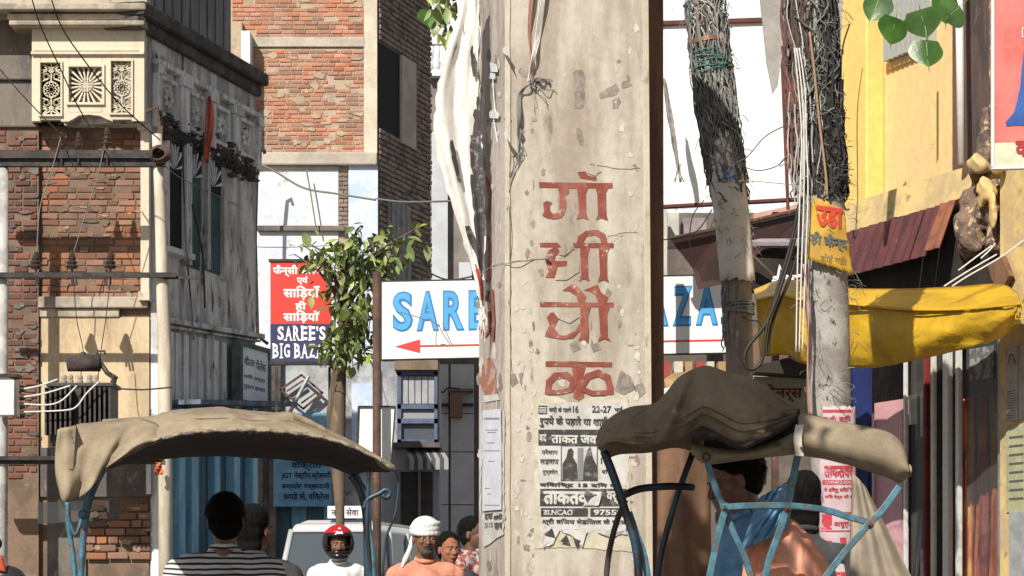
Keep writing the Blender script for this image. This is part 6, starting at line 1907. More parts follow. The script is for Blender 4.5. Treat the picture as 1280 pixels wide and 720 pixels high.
pathA = [(881, -40), (883, 25), (891, 100), (902, 180), (914, 260), (922, 340), (924, 430), (926, 760)]
pa = pole('utility_pole', 'leaning pole wrapped in grey green cable tangle and pale torn paper', pathA, 12.0, .068, mat('weathered_concrete_pole', (.27, .225, .18), (.17, .14, .11), (.4, .37, .33), scale=6, stretch=(1, 1, .4), scale3=10, bump=.6))
tangle(pa, 'grey_cables', pathA, 12., -40, 215, .084, 330, mat('dusty_cable', (.25, .24, .22), (.13, .13, .12), rnd=.4, scale=10), .0042, seed=2, turns=.6, bulge=1.12, length=(60, 170))
tangle(pa, 'black_cables', pathA, 12., -40, 240, .08, 70, mat('sooty_cable', (.04, .037, .035)), .0045, seed=3, bulge=1.1)
tangle(pa, 'teal_cables', pathA, 12., 60, 90, .096, 34, cable_teal, .003, seed=4, length=(4, 16), turns=2.5)
tangle(pa, 'teal_cables', pathA, 12., -30, 50, .096, 14, cable_teal, .003, seed=14, length=(10, 40), turns=1.5)
tangle(pa, 'teal_cables', pathA, 12., 178, 195, .09, 10, cable_teal, .0025, seed=5, length=(4, 14), turns=2)
tangle(pa, 'pale_cables', pathA, 12., -20, 200, .093, 36, cable_white, .0022, seed=6, length=(20, 70), turns=1.2)
loopies(pa, 'frayed_ends', pathA, 12., -20, 330, .088, 170, cable_grey, .0018, .07, seed=7)
tangle(pa, 'lower_cables', pathA, 12., 180, 420, .078, 26, cable_grey, .003, seed=8, side=2.7, length=(60, 160), turns=.2)
tangle(pa, 'lower_cables', pathA, 12., 180, 330, .078, 22, cable_grey, .003, seed=9, side=.4, length=(60, 140), turns=.2)
m = MB()
for k_i in range(3):
    pts = []
    for j in range(21):
        a = 2 * math.pi * j / 20; c = W(path_at(pathA, 50 + k_i * 1.6), 51 + k_i * 1.6, 12)
        pts.append(c + Vector((.1 * math.cos(a), -.1 * math.sin(a), -.012 * math.cos(a) * -1)))
    m.tube(pts, .0035, 5, cap=False)
m.build('copper_binding', mat('copper_wire', (.42, .2, .14), rough=.4, metal=.5), pa, smooth=True)
m = MB()
for k_i in range(6):
    pts = []
    for j in range(21):
        a = 2 * math.pi * j / 20; c = W(path_at(pathA, 384), 380 + k_i * 2.2 + rng.uniform(-1, 1), 12)
        pts.append(c + Vector((.077 * math.cos(a), -.077 * math.sin(a), .008 * math.sin(a + k_i))))
    m.tube(pts, .0055, 6, cap=False)
m.build('cable_binding', cable_grey, pa, smooth=True)
def wrap(root, name, path, Y, y0, y1, R0, a0, a1, material, jag=6, fn=None, seed=1):
    rg = random.Random(seed); rows = []; NA = 16; NV = 12
    offs = [rg.uniform(-jag, jag) for _ in range(NA + 1)]; offs2 = [rg.uniform(-jag, jag) for _ in range(NA + 1)]
    for j in range(NV + 1):
        t = j / NV; row = []
        for i in range(NA + 1):
            a = lerp(a0, a1, i / NA); y = lerp(y0 + offs[i], y1 + offs2[i], t)
            c = W(path_at(path, y), y, Y); rr2 = R0 + .0025 * noise.noise(Vector((i * .6, j * .5, seed)))
            row.append(c + Vector((-rr2 * math.cos(a), -rr2 * math.sin(a), 0)))
        rows.append(row)
    m = MB(); m.grid(rows); return m.build(name, material, root, smooth=True, solid=.0015)
wp = thing('paper_wrap', 'whitish torn paper with a blue mark pasted round the leaning pole', 'poster', W(910, 345, 11.9))
wrap(wp, 'paper', pathA, 12., 200, 352, .094, R(12), R(150), mat('dirty_paper', (.66, .63, .57), (.56, .53, .47), (.34, .28, .2), scale=9, scale3=16, thr3=(.6, .7)), jag=3, seed=3)
wrap(wp, 'paper', pathA, 12., 172, 212, .097, R(60), R(120), MATS['dirty_paper'], jag=9, seed=5)
wrap(wp, 'print', pathA, 12., 212, 228, .0965, R(72), R(112), mat('blue_print', (.10, .20, .48), (.5, .5, .5), scale=30, thr=(.48, .55)), jag=3, seed=6)

pathB = [(1012, -40), (1013, 25), (1018, 120), (1023, 200), (1030, 280), (1035, 400), (1037, 520), (1045, 700), (1047, 760)]
pbm = mat('peeling_white_pole', (.34, .32, .295), (.22, .20, .18), (.05, .04, .035), scale=6, scale3=13, thr3=(.59, .64), stretch3=(2, 2, 1), bump=.6)
pbo = pole('utility_pole', 'thick peeling white pole under a black and red mass of cables and yellow poster', pathB, 11.0, .098, pbm)
tangle(pbo, 'black_cables', pathB, 11., -40, 235, .094, 260, mat('sooty_cable', (.04, .037, .035), (.07, .065, .06), rnd=.4), .0046, seed=21, turns=.4, bulge=1.1, length=(90, 280))
tangle(pbo, 'black_cables', [(x + 4, y) for x, y in pathB], 11., -40, 225, .088, 140, mat('dull_black_cable', (.022, .02, .02), rnd=.4), .005, seed=22, turns=.3, side=.6, bulge=1.15, length=(90, 280))
tangle(pbo, 'red_brown_cables', [(x - 11, y) for x, y in pathB], 11., -40, 210, .085, 64, mat('dusty_red_cable', (.16, .062, .05), (.10, .05, .042), rnd=.4, scale=9), .0045, seed=23, turns=.3, side=2.2, length=(60, 180))
tangle(pbo, 'white_cables', [(x - 7, y) for x, y in pathB], 11., -40, 240, .11, 26, mat('dusty_white_cable', (.40, .385, .36), rnd=.3), .0036, seed=24, turns=.35, side=1.9, length=(80, 220), wob=.06)
tangle(pbo, 'grey_cables', pathB, 11., -40, 160, .118, 44, mat('greenish_cable', (.15, .165, .14), (.09, .1, .085), rnd=.4, scale=9), .0034, seed=25, turns=.9, side=1.3, length=(20, 90), wob=.14)
loopies(pbo, 'frayed_ends', pathB, 11., 0, 500, .11, 130, cable_grey, .0018, .08, seed=26)
loopies(pbo, 'frayed_ends', [(x + 6, y) for x, y in pathB], 11., 130, 230, .095, 120, cable_black, .002, .05, seed=27)
m = MB(); m.tube([W(x, y, 10.86) for x, y in curve([(1012, 40), (1018, 90), (1024, 150), (1032, 215), (1034, 245)], 20)], .006, 8); m.build('brown_cable', cable_tan, pbo, smooth=True)
m = MB()
for k_i in range(3):
    m.tube([W(x, y, 10.84) for x, y in curve([(993 + k_i * 3, 60), (998 + k_i * 4, 110), (1002 + k_i * 3, 170), (1000 + k_i * 5, 240), (997 + k_i * 5, 330), (995 + k_i * 4, 440)], 30)], .0035, 6)
m.build('hanging_cables', cable_white, pbo, smooth=True)
m = MB()
for k_i in range(4):
    m.tube([W(x, y, 10.87 - .01 * k_i) for x, y in curve([(1010 - k_i * 2, 330), (1008 + k_i, 380), (1013 - k_i, 420), (1010, 470), (1012 + k_i, 520)], 20)], .007 - .001 * k_i, 6)
m.build('pink_rag', mat('pink_rag', (.42, .24, .22), (.32, .2, .16), scale=12), pbo, smooth=True)
# thick black cables looping between the two poles
tk = thing('cable_loop', 'pair of thick black cables sagging in a loop between the two wrapped poles', 'cable', W(950, 460, 11.3))
for k_i, (c, r_) in enumerate(((((1012, 215), (1000, 270), (985, 330), (960, 400), (934, 435), (931, 455), (940, 462), (952, 452), (956, 425), (960, 400)), .0085), (((1018, 215), (1006, 280), (990, 340), (968, 395), (962, 420), (960, 445)), .008), (((1008, 200), (992, 290), (975, 350), (964, 388)), .008))):
    m = MB(); m.tube([W(x, y, 11.3 + .03 * k_i) for x, y in curve(c, 40)], r_, 8); m.build('cable', cable_black, tk, smooth=True)
yp = thing('poster', 'torn yellow hindi poster with red and black lettering wrapped round the thick pole', 'poster', W(1035, 340, 10.9))
def wrap2(root, name, cx, Y, R0, poly_rows, material):
    m = MB(); m.grid(poly_rows); return m.build(name, material, root, smooth=True, solid=.0015)
def ypoint(px, py, e=0):
    c = 1033; h = 46.
    u = max(-.98, min(.98, (px - c) / h)); 
    return W(px, py, 11.0 - (.115 + e) * math.sqrt(1 - u * u) - .02)
rows = []
for j in range(15):
    t = j / 14; row = []
    for i in range(25):
        u = i / 24
        x = lerp(lerp(1016, 1008, t), lerp(1055, 1066, t), u); y = lerp(lerp(244, 262, u), lerp(323, 343, u), t)
        if i in (0, 24): x += rng.uniform(-1.5, 1.5)
        if j in (0, 14): y += rng.uniform(-2, 2)
        row.append(ypoint(x, y) + Vector((0, .006 * noise.noise(Vector((u * 5, t * 5, 2))), 0)))
    rows.append(row)
wrap2(yp, 'paper', 0, 0, 0, rows, mat('yellow_paper', (.50, .30, .03), (.40, .23, .03), (.28, .18, .09), scale=9, scale3=18, thr3=(.62, .7), rough=.7))
def ytext(body, px0, px1, py0, py1, material, slope, bold):
    vs, fs = text_mesh(body, bold); x0 = min(v.x for v in vs); x1 = max(v.x for v in vs); y0 = min(v.y for v in vs); y1 = max(v.y for v in vs)
    m = MB(); m.add([ypoint(lerp(px0, px1, (v.x - x0) / (x1 - x0)), lerp(py1, py0, (v.y - y0) / (y1 - y0)) + slope * ((v.x - x0) / (x1 - x0)), .006 + v.z * .00022) for v in vs], fs)
    m.build('lettering', material, yp)
red_ink = mat('red_ink', (.50, .05, .025), (.42, .1, .04), scale=25, thr=(.55, .65))
ytext('उडा', 1020, 1054, 256, 282, red_ink, 5, .05)
ytext('ही केन्द', 1013, 1060, 288, 308, mat('grey_green_ink', (.10, .11, .10)), 8, .045)
ytext('लोई नही', 1025, 1058, 316, 327, mat('yellow_ink_dark', (.30, .2, .05)), 5, .03)
rp2 = thing('poster', 'pink and red printed hindi poster strip pasted on the lower part of the thick pole', 'poster', W(1046, 760, 10.9))
def rpoint(px, py, e=0):
    c = 1046 - (py - 600) * -.02; h = 29.
    u = max(-.97, min(.97, (px - c) / h)); return W(px, py, 11.0 - (.104 + e) * math.sqrt(1 - u * u))
rows = [[rpoint(lerp(1021 + j * .2, 1069 + j * .3 * .3, i / 20), 508 + j * 9.6 + (rng.uniform(-1.5, 1.5) if j == 0 else 0)) for i in range(21)] for j in range(24)]
wrap2(rp2, 'paper', 0, 0, 0, rows, mat('pinkish_paper', (.52, .42, .44), (.44, .33, .36), (.3, .2, .2), scale=9, scale3=18))
pr_m = mat('crimson_print', (.42, .04, .06), (.5, .3, .32), scale=40, thr=(.56, .64))
def rtext(body, px0, px1, py0, py1, material, bold=.03):
    vs, fs = text_mesh(body, bold); x0 = min(v.x for v in vs); x1 = max(v.x for v in vs); y0 = min(v.y for v in vs); y1 = max(v.y for v in vs)
    m = MB(); m.add([rpoint(lerp(px0, px1, (v.x - x0) / (x1 - x0)), lerp(py1, py0, (v.y - y0) / (y1 - y0)), .0035 + v.z * .0002) for v in vs], fs); m.build('lettering', material, rp2)
def rband(px0, px1, py0, py1, material):
    m = MB(); m.grid([[rpoint(lerp(px0, px1, i / 12), py, .002) for i in range(13)] for py in (py0, py1)]); m.build('printed_band', material, rp2)
rtext('ताकतवर', 1030, 1067, 582, 597, pr_m, .05); rband(1028, 1068, 600, 606, pr_m); rtext('दवा 92300', 1031, 1066, 601, 605.5, MATS['pinkish_paper'], .02)
rtext('ये हिन्दू विधि से', 1030, 1067, 609, 616, pr_m); rtext('मिले वैद्य जी से', 1031, 1067, 618, 624, pr_m); rband(1027, 1040, 642, 662, pr_m); rband(1043, 1068, 640, 645, pr_m)
rtext('आयुर्वेद', 1042, 1068, 650, 660, pr_m); rband(1026, 1068, 663, 665, pr_m); rband(1050, 1058, 672, 700, pr_m); rband(1028, 1040, 676, 680, pr_m); rband(1028, 1040, 686, 690, pr_m)
rband(1026, 1066, 512, 516, pr_m); rtext('जड़ी बूटी', 1028, 1064, 519, 529, pr_m); rband(1026, 1066, 532, 535, pr_m); rband(1030, 1066, 715, 722, pr_m)

# ================================================================== billboard and clutter on the right
Bq = front(16.3)
bbd = thing('billboard', 'large blank white billboard in maroon frame behind the wrapped poles', 'billboard', Bq.q(905, 258))
m = MB(); m.pprism(Bq, [(822, 33), (985, 26), (985, 248), (822, 258)], -.05, 0); m.build('panel', white_sheet, bbd)
m = MB()
for q_ in (stroke([(820, 259), (1000, 249)], 3.5) + stroke([(820, 30), (1000, 24)], 5) + stroke([(823, 25), (824, 262)], 4)): m.pprism(Bq, q_, -.05, .03)
m.tube([Bq.q(977, 60, .05), Bq.q(981, 160, .05), Bq.q(985, 262, .05)], .012, 8)
m.build('frame', mat('maroon_frame', (.13, .035, .03), (.09, .03, .025), scale=8), bbd)
m = MB(); m.wbox(Bq.s(812), Bq.s(822), 16.4, 16.5, 0, Bq.z(0, 262)); m.wbox(Bq.s(968), Bq.s(976), 16.4, 16.5, 0, Bq.z(0, 262)); m.build('legs', rust, bbd)
m = MB(); rows = []
for i in range(18):
    t = i / 17; w_ = 2 + 5 * math.sin(math.pi * min(t * .9 + .05, 1)); x = lerp(830, 848, t ** 1.0)
    rows.append([W(x + w_ * (j / 4 - .5) + rng.uniform(-.4, .4), lerp(98, 212, t), 15.9 + .03 * math.sin(j * 1.9 + i * .4)) for j in range(5)])
m.grid(rows)
for k_i in range(6):
    p = W(846 + k_i * 1.0, 205, 15.9); m.tube([p, p + Vector((rng.uniform(-.02, .02), 0, -.06)), p + Vector((rng.uniform(-.03, .03), 0, -.12))], .003, 4)
tag(m.build('rag', mat('grey_rag', (.30, .29, .27), (.2, .19, .18), scale=20), None, smooth=True, solid=.003), 'grey shredded rag dangling in front of the blank white billboard', 'rag')
# grey canvas points at the top
for i_, (c, Y_) in enumerate(((((946, -40), (984, -40), (983, 30), (972, 108), (966, 118), (958, 78)), 13.2), (((1036, -40), (1056, -40), (1052, 30), (1048, 105), (1044, 108), (1038, 60)), 12.5))):
    m = MB(); pp = c; fr_ = front(Y_)
    m.pprism(fr_, list(pp), -.01, .01)
    tag(m.build('canvas_pennant', mat('grey_canvas', (.34, .325, .30), (.27, .26, .24), scale=5), None), ('larger grey canvas point hanging between the two wrapped poles', 'narrow grey canvas point hanging beside the yellow wall edge')[i_], 'cloth', 'grey canvas points')
# wires in front of billboard
def wire(label, pts, Y, r=.0035, material=cable_grey, Y1=None, n=30, group=None, name='wire'):
    Y1 = Y if Y1 is None else Y1
    m = MB(); cp = curve(pts, n); m.tube([W(x, y, lerp(Y, Y1, i / n)) for i, (x, y) in enumerate(cp)], r, 6)
    return tag(m.build(name, material, None, smooth=True), label, 'wire', group)
wire('thin grey wire slung between the two wrapped poles below the billboard middle', [(920, 204), (935, 195), (955, 172), (975, 160), (1000, 150)], 11.8, .003, cable_grey, 11.)
wire('sagging black wire looping between the wrapped poles', [(924, 206), (945, 213), (965, 210), (978, 202), (1000, 180)], 11.8, .0025, cable_black, 11.)
wire('curling grey wire with free end by the leaning pole', [(1000, 205), (985, 203), (975, 208), (978, 200), (990, 190)], 11.5, .0025)
wire('bright thin wire crossing below the billboard toward the thick pole', [(885, 228), (930, 226), (960, 228), (1000, 232)], 11.8, .002)

# rooms below the billboard
SH = front(18.5)
st = thing('market_stalls', 'cluttered dark stalls with maroon tin awning below the blank billboard', 'stall', SH.q(900, 745) - Vector((0, 0, H)))
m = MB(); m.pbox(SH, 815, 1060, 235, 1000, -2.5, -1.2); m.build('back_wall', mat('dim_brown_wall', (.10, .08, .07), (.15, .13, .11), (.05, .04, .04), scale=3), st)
m = MB(); m.pbox(SH, 838, 852, 258, 300, -.5, -.3); m.pbox(SH, 826, 834, 262, 350, -.2, 0); m.build('pale_boards', mat('pale_board', (.48, .47, .43), (.38, .36, .33), scale=5), st)
m = MB(); m.pbox(SH, 857, 888, 262, 300, -.6, -.4); m.build('violet_wall', mat('mauve_wall', (.22, .18, .19), (.3, .27, .27), scale=4), st)
m = MB(); m.pprism(SH, [(945, 262), (1000, 250), (1000, 275), (946, 279)], -.4, -.2); m.build('pink_board', mat('pink_board', (.52, .30, .25), (.45, .27, .23), scale=5), st)
m = MB(); m.pbox(SH, 936, 1000, 395, 470, -1., -.8); m.build('brown_shelves', mat('shelf_wood', (.16, .10, .07), (.10, .065, .05), scale=8), st)
for k_i in range(6):
    m = MB(); x = 832 + k_i * 14
    m.pbox(SH, x, x + 9 + 2 * (k_i % 2), 447, 470 + 3 * (k_i % 3), -.5, -.3); m.build('crate_end', (mat('red_crate', (.30, .05, .045)), mat('pale_crate', (.5, .46, .38)), mat('tan_crate', (.34, .22, .12)))[k_i % 3], st)
m = MB(); m.pprism(SH, [(830, 474), (842, 466), (885, 462), (884, 476), (832, 484)], -.2, 0); m.build('straw_sheet', mat('straw', (.42, .28, .13), (.3, .2, .1), scale=12), st)
m = MB(); m.pprism(SH, [(830, 486), (850, 480), (850, 490), (830, 498)], -.1, .05); m.build('pale_slab', cloth_white, st)
ta = thing('tin_awning', 'dark maroon tin awning jutting over the stalls behind the leaning pole', 'awning', W(880, 330, 15.8))
m = MB()
def q3(x, y, Y): return W(x, y, Y)
m.add([q3(838, 299, 15.6), q3(905, 285, 15.4), q3(1005, 262, 15.0), q3(1005, 268, 15.0), q3(905, 355, 15.5), q3(873, 362, 15.6), q3(866, 335, 15.62)], [(0, 1, 4, 5, 6), (1, 2, 3, 4)])
m.build('front_sheet', dark_maroon, ta, solid=.01)
m = MB(); m.add([q3(900, 300, 15.7), q3(1010, 268, 15.2), q3(1010, 315, 15.2), q3(905, 356, 15.7)], [(0, 1, 2, 3)]); m.build('side_sheet', dark_maroon, ta, solid=.01)
m = MB(); m.tube([q3(838, 298, 15.55), q3(905, 284, 15.35), q3(1005, 261, 14.95)], .012, 6); m.build('edge_rail', rust, ta)
m = MB(); m.tube([q3(930, 308, 15.1), q3(950, 304, 15.), q3(1000, 304, 14.9)], .03, 8); m.build('pale_tube', mat('mauve_tube', (.25, .22, .24)), ta)
m = MB(); m.tube([q3(934, 312, 15.), q3(975, 352, 14.9)], .008, 6); m.build('strut', rust, ta)
m = MB(); m.pbox(front(15.3), 905, 1005, 316, 362, -.2, 0); m.build('dark_infill', lining, ta)  # black box filling the space under the awning
m = MB()
for i in range(26):
    x = rng.uniform(968, 1002); y = rng.uniform(345, 356); m.ball(W(x, y, 14.6 + rng.uniform(-.1, .1)), rng.uniform(.008, .02), .01, .012, nu=6, nv=4)
m.tube([W(972, 350, 14.6), W(975, 332, 14.6), W(979, 345, 14.6)], .01, 6)
tag(m.build('scrap_paper', cloth_white, None, kind=None), 'crumpled white scraps lying on the yellow tarpaulin edge beside the thick pole', 'paper')
sg2 = thing('stall_signboard', 'faded greenish stall board with maroon hindi word behind the rickshaw hood', 'sign', W(985, 520, 14))
fr14 = front(14.)
m = MB(); m.pprism(fr14, [(925, 470), (1010, 472), (1010, 530), (940, 525)], -.03, 0); m.build('board', mat('pale_green_board', (.34, .35, .26), (.27, .25, .19), scale=5), sg2)
ptext(fr14, 'टेलर्स', 958, 1003, 480, 503, .003, mat('maroon_letter', (.16, .03, .025)), sg2, bold=.03)
m = MB(); m.pprism(fr14, [(940, 462), (980, 452), (1010, 455), (1010, 474), (940, 470)], .02, .25); m.build('dark_cover', lining, sg2)
m = MB(); m.pprism(front(14.5), [(930, 468), (975, 462), (978, 470), (935, 474)], 0, .05); tag(m.build('plank', cement_pale, None), 'pale short plank lying above the stall board between the poles', 'plank')

# ================================================================== yellow building on the right
yb = thing('yellow_building', 'yellow limewashed shop building with broken plaster corner along the right side', 'building', (FR_R.p(0, 0, -1)))
rs_ = FR_R.s; rz = FR_R.z
z_led = rz(1060, 290); z_led_top = z_led + .42
m = MB(); m.box(FR_R, rs_(1042), 3.9, z_led + .0, 7.2, -1.5, -.12); m.build('upper_wall', yellow_wall, yb)
m = MB(); m.box(FR_R, rs_(1042), rs_(1083), z_led + .02, 7.0, -.12, .0); m.build('pilaster', yellow_bright, yb, bevel=.012)
m = MB(); m.box(FR_R, rs_(1042) - .25, rs_(1042), z_led - .1, 7.0, -.5, -.06); m.build('edge_strip', yellow_wall, yb)
m = MB(); m.box(FR_R, rs_(1150), rs_(1172), z_led, 7.0, -.12, -.10); m.build('side_pilaster', yellow_wall, yb, bevel=.01)
# ledge with old plaster
m = MB(); rows = []
a_, b_ = rs_(1058) - .1, rs_(1216)
for j in range(9):
    t = j / 8; row = []
    for i in range(60):
        s = lerp(a_, b_, i / 59); z = lerp(z_led + .02 * noise.noise(Vector((s * 9, 0, 1))) - .02, z_led + .16, t)
        row.append(FR_R.p(s, z, lerp(.02, -.02, t) + .010 * noise.noise(Vector((s * 5, z * 5, 2)))))
    rows.append(row)
m.grid(rows); m.build('ledge', yellow_old, yb, smooth=False, solid=.04)
m = MB(); m.box(FR_R, a_, b_ + .05, z_led - .03, z_led + .06, -.12, .02); m.build('ledge_core', yellow_old, yb, bevel=.01)
# window with balusters above
za = rz(1125, 62)
m = MB(); m.box(FR_R, rs_(1090), rs_(1148), za, 7.2, -.119, -.115); wo = m.build('window', black_in, yb)
for k_i in range(10):
    s = lerp(rs_(1092), rs_(1146), k_i / 9); m = MB(); m.box(FR_R, s, s + .035, za, 7.2, -.11, -.06); m.build('grille_bar', mat('grey_bar', (.38, .38, .36)), wo)
m = MB(); m.box(FR_R, rs_(1086), rs_(1140), za - .04, za, -.12, -.105); m.build('sill', yellow_wall, wo)
for c in ([(1095, 92), (1090, 150), (1085, 215), (1088, 300)],):
    m = MB(); m.tube([FR_R.q(x, y, .02 - .13) for x, y in curve(c, 20)], .004, 5); m.build('wall_cable', cable_grey, yb)
wire('black cable running down the seam beside the bright yellow pilaster', [(1062, 30), (1052, 70), (1052, 150), (1054, 250), (1062, 262)], 13.6, .005, cable_black)
m = MB(); m.box(FR_R, rs_(1159), rs_(1160.5), rz(1160, 180), rz(1160, 95), -.04, -.02); m.build('conduit', yellow_wall, yb)
# maroon shutter column, white pipe, dark column
m = MB(); m.box(FR_R, rs_(1170), rs_(1190), z_led + .1, 7, -.12, -.10); m.build('brown_door', mat('brown_door', (.15, .075, .055), (.1, .055, .045), scale=5, stretch=(2, 2, .3)), yb)
m = MB(); m.tube([FR_R.q(1202, 205, .06), FR_R.q(1198, -60, .06)], .022, 10); m.build('white_pipe', mat('white_pvc', (.66, .65, .62), rough=.4), yb, smooth=True)
m = MB(); m.box(FR_R, rs_(1195), rs_(1250), z_led + .2, 7, -.12, -.07); m.build('stained_column', mat('stained_brown_wall', (.11, .07, .06), (.06, .045, .04), (.2, .16, .14), scale=4, stretch=(2, 2, .5)), yb)
m = MB(); m.box(FR_R, rs_(1232), 3.9, z_led + .2, 7, -.1, -.02); m.build('brick_pier', rubble, yb)
# broken corner lump
m = MB()
lump_r = random.Random(5)
for (x, y, sx, sy) in ((1222, 285, 24, 34), (1236, 250, 18, 26), (1228, 210, 16, 16), (1215, 255, 14, 22), (1244, 300, 14, 18), (1232, 170, 9, 34), (1206, 300, 9, 28)):
    c = FR_R.q(x, y, .03)
    m.ball(c, sx * 1.0 / F * c.y, .08, sy * 1.0 / F * c.y, nu=48, nv=32, fn=lambda v, c=c: v * (1 + .7 * noise.noise((v + c) * 13) + .35 * noise.noise((v + c) * 37)))
m.build('broken_masonry', rubble, yb, remesh=.02).modifiers['remesh'].use_smooth_shade = False
m = MB()
for (x, y, sx, sy) in ((1233, 236, 12, 14), (1224, 205, 14, 12), (1241, 262, 5, 22), (1246, 208, 9, 10), (1226, 250, 5, 10)):
    c = FR_R.q(x, y, .11)
    m.ball(c, sx / F * c.y, .05, sy / F * c.y, nu=18, nv=12, fn=lambda v: v * (1 + .5 * noise.noise(v * 20) + .25 * noise.noise(v * 50)))
m.build('plaster_crust', yellow_old, yb, remesh=.01)
# maroon tin fascia under the ledge
for k_i, (x0, x1) in enumerate(((1050, 1084), (1086, 1168), (1170, 1188), (1192, 1210))):
    m = MB(); s0, s1 = rs_(x0), rs_(x1); zt = z_led - .02; zb = z_led - (.30 if k_i < 3 else .28); rows = []
    nn = max(6, int((s1 - s0) / .03))
    for j in (0, 1):
        rows.append([FR_R.p(lerp(s0, s1, i / nn), lerp(zt, zb, j), .06 + .10 * j + .008 * math.sin(i * 1.7) + (.02 if k_i == 3 else 0)) for i in range(nn + 1)])
    m.grid(rows); m.build('tin_fascia', maroon if k_i != 3 else mat('rusty_fascia', (.25, .09, .05), (.16, .06, .04), scale=8), yb, solid=.008)
m = MB(); m.box(FR_R, rs_(1050), 3.0, z_led - .74, z_led - .10, -.6, .02); m.build('dark_infill', lining, yb)  # black box filling the space below the ledge
# yellow wall at the right edge
m = MB(); m.box(FR_R, rs_(1249, .06), 4.0, .14, z_led + .12, -.3, .06); m.build('right_wall', yellow_old, yb, bevel=.01)
m = MB(); m.pprism(Fr(*FR_R.p(0, 0, .08).xy, .38, -1), [(1240, 330), (1258, 320), (1268, 345), (1256, 365), (1246, 350)], 0, .03); m.build('wood_splinter', wood_brown, yb)
for k_i, c in enumerate(([(1246, 318), (1225, 330), (1200, 345), (1180, 358)], [(1240, 307), (1222, 320), (1198, 338)], [(1280, 300), (1250, 322), (1210, 345), (1190, 358)], [(1226, 323), (1238, 312), (1244, 304)])):
    wire(('upper', 'middle', 'longest', 'shortest')[k_i] + ' white string tied from the broken corner to the yellow tarpaulin', c, 11.9, .004, cable_white, group='strings of the yellow tarpaulin')
# shop fronts below
zs1 = z_led - .6
m = MB(); m.box(FR_R, rs_(1012, -.9), 3.9, 0, z_led, -1.3, -.9); m.build('shop_back_wall', mat('dim_shop_wall', (.10, .06, .05), (.06, .04, .04), scale=2), yb)
cols = [(1060, 1090, 'blue_pier', mat('royal_blue_pier', (.01, .022, .13), (.008, .016, .09), scale=4), -.02, .01),
        (1129, 1134, 'door_frame', mat('white_frame', (.62, .62, .60), rough=.4), -.01, .01),
        (1154, 1163, 'red_post', mat('red_post', (.19, .022, .02), (.12, .018, .018), scale=6), -.02, .01),
        (1163, 1171, 'cream_post', mat('cream_post', (.60, .56, .48), (.5, .46, .4), scale=5), -.01, .01),
        (1171, 1178, 'black_gap', lining, -.02, -.01),
        (1178, 1191, 'white_frame', MATS['white_frame'], -.02, .012),
        (1191, 1194, 'black_seam', lining, -.02, -.01),
        (1194, 1203, 'white_frame', MATS['white_frame'], -.015, .008),
        (1247, 1254, 'steel_frame', galv, -.01, .01)]
for x0, x1, nm, mm_, d0, d1 in cols:
    m = MB(); m.box(FR_R, rs_(x0, d1), max(rs_(x1, d0), rs_(x0, d1) + .02), .14, zs1 + .1, d0, d1); m.build(nm, mm_, yb, bevel=.002)
m = MB(); m.box(FR_R, rs_(1134), rs_(1154), .14, zs1, -.03, -.024); m.build('glass_door', glass, yb)
m = MB(); m.box(FR_R, rs_(1203), rs_(1247), .14, zs1, -.03, -.024); m.build('glass_door', glass, yb)
m = MB(); m.box(FR_R, rs_(1093, -.04), rs_(1128, -.04), .14, rz(1110, 500), -.08, -.04); m.build('pink_counter', mat('pink_panel', (.62, .34, .36), (.55, .3, .33), scale=3, rough=.5), yb)
m = MB(); m.box(FR_R, rs_(1090, -.4), rs_(1130, -.4), rz(1110, 500), zs1 + .3, -.5, -.4); m.build('dark_shelf', mat('dark_shelf', (.04, .03, .03), (.09, .06, .05), scale=8), yb)
m = MB(); m.box(FR_R, rs_(1134, -.2), rs_(1156, -.2), .14, zs1, -.25, -.2); m.build('grey_wall', mat('grey_inside', (.12, .12, .11), (.07, .07, .065), scale=4), yb)
# saris on show behind the right glass
sc_ = [(.46, .05, .03), (.16, .04, .05), (.70, .16, .04), (.08, .09, .13), (.62, .10, .03), (.20, .04, .04), (.75, .22, .05), (.60, .10, .03)]
for k_i in range(8):
    s0 = lerp(rs_(1203, -.15), rs_(1250, -.15), k_i / 8); s1 = lerp(rs_(1203, -.15), rs_(1250, -.15), (k_i + 1) / 8) + .02
    zt = zs1 - (.45 if k_i % 2 == 0 else .75); rows = []
    for j in range(9):
        rows.append([FR_R.p(lerp(s0, s1, i / 6) + .01 * math.sin(j + i), lerp(zt, .5, j / 8), -.16 + .03 * math.sin(i * 2.1 + j * .3) + .02 * (k_i % 3)) for i in range(7)])
    m = MB(); m.grid(rows)
    o = m.build('sari', mat('sari_%d' % k_i, sc_[k_i], tuple(min(1, c * 3. + .05) for c in sc_[k_i]), (.5, .3, .06), scale=5, stretch=(1, 1, .6), thr=(.45, .6), scale3=14, thr3=(.66, .72)), None, smooth=True, solid=.003)
    tag(o, ['crimson sari nearest the white door frame in the shop window', 'dark plum sari second from the white frame', 'orange sari third from the white frame', 'slate blue sari in the middle of the shop window',
            'scarlet sari just right of the slate blue one', 'wine coloured sari behind the right shop glass', 'bright orange sari beside the last red one', 'brick red sari nearest the steel door frame'][k_i], 'sari', 'saris hanging in the shop window')
pa_ = thing('poster', 'grey printed sheet stuck at the top of the glass door under the tarpaulin', 'poster', FR_R.q(1225, 475, .035))
m = MB(); m.box(FR_R, rs_(1208), rs_(1238), rz(1222, 474), rz(1222, 434), -.022, -.019); m.build('sheet', mat('grey_print', (.28, .28, .28), (.12, .12, .12), (.4, .4, .4), scale=14, thr=(.48, .52), scale3=20), pa_)
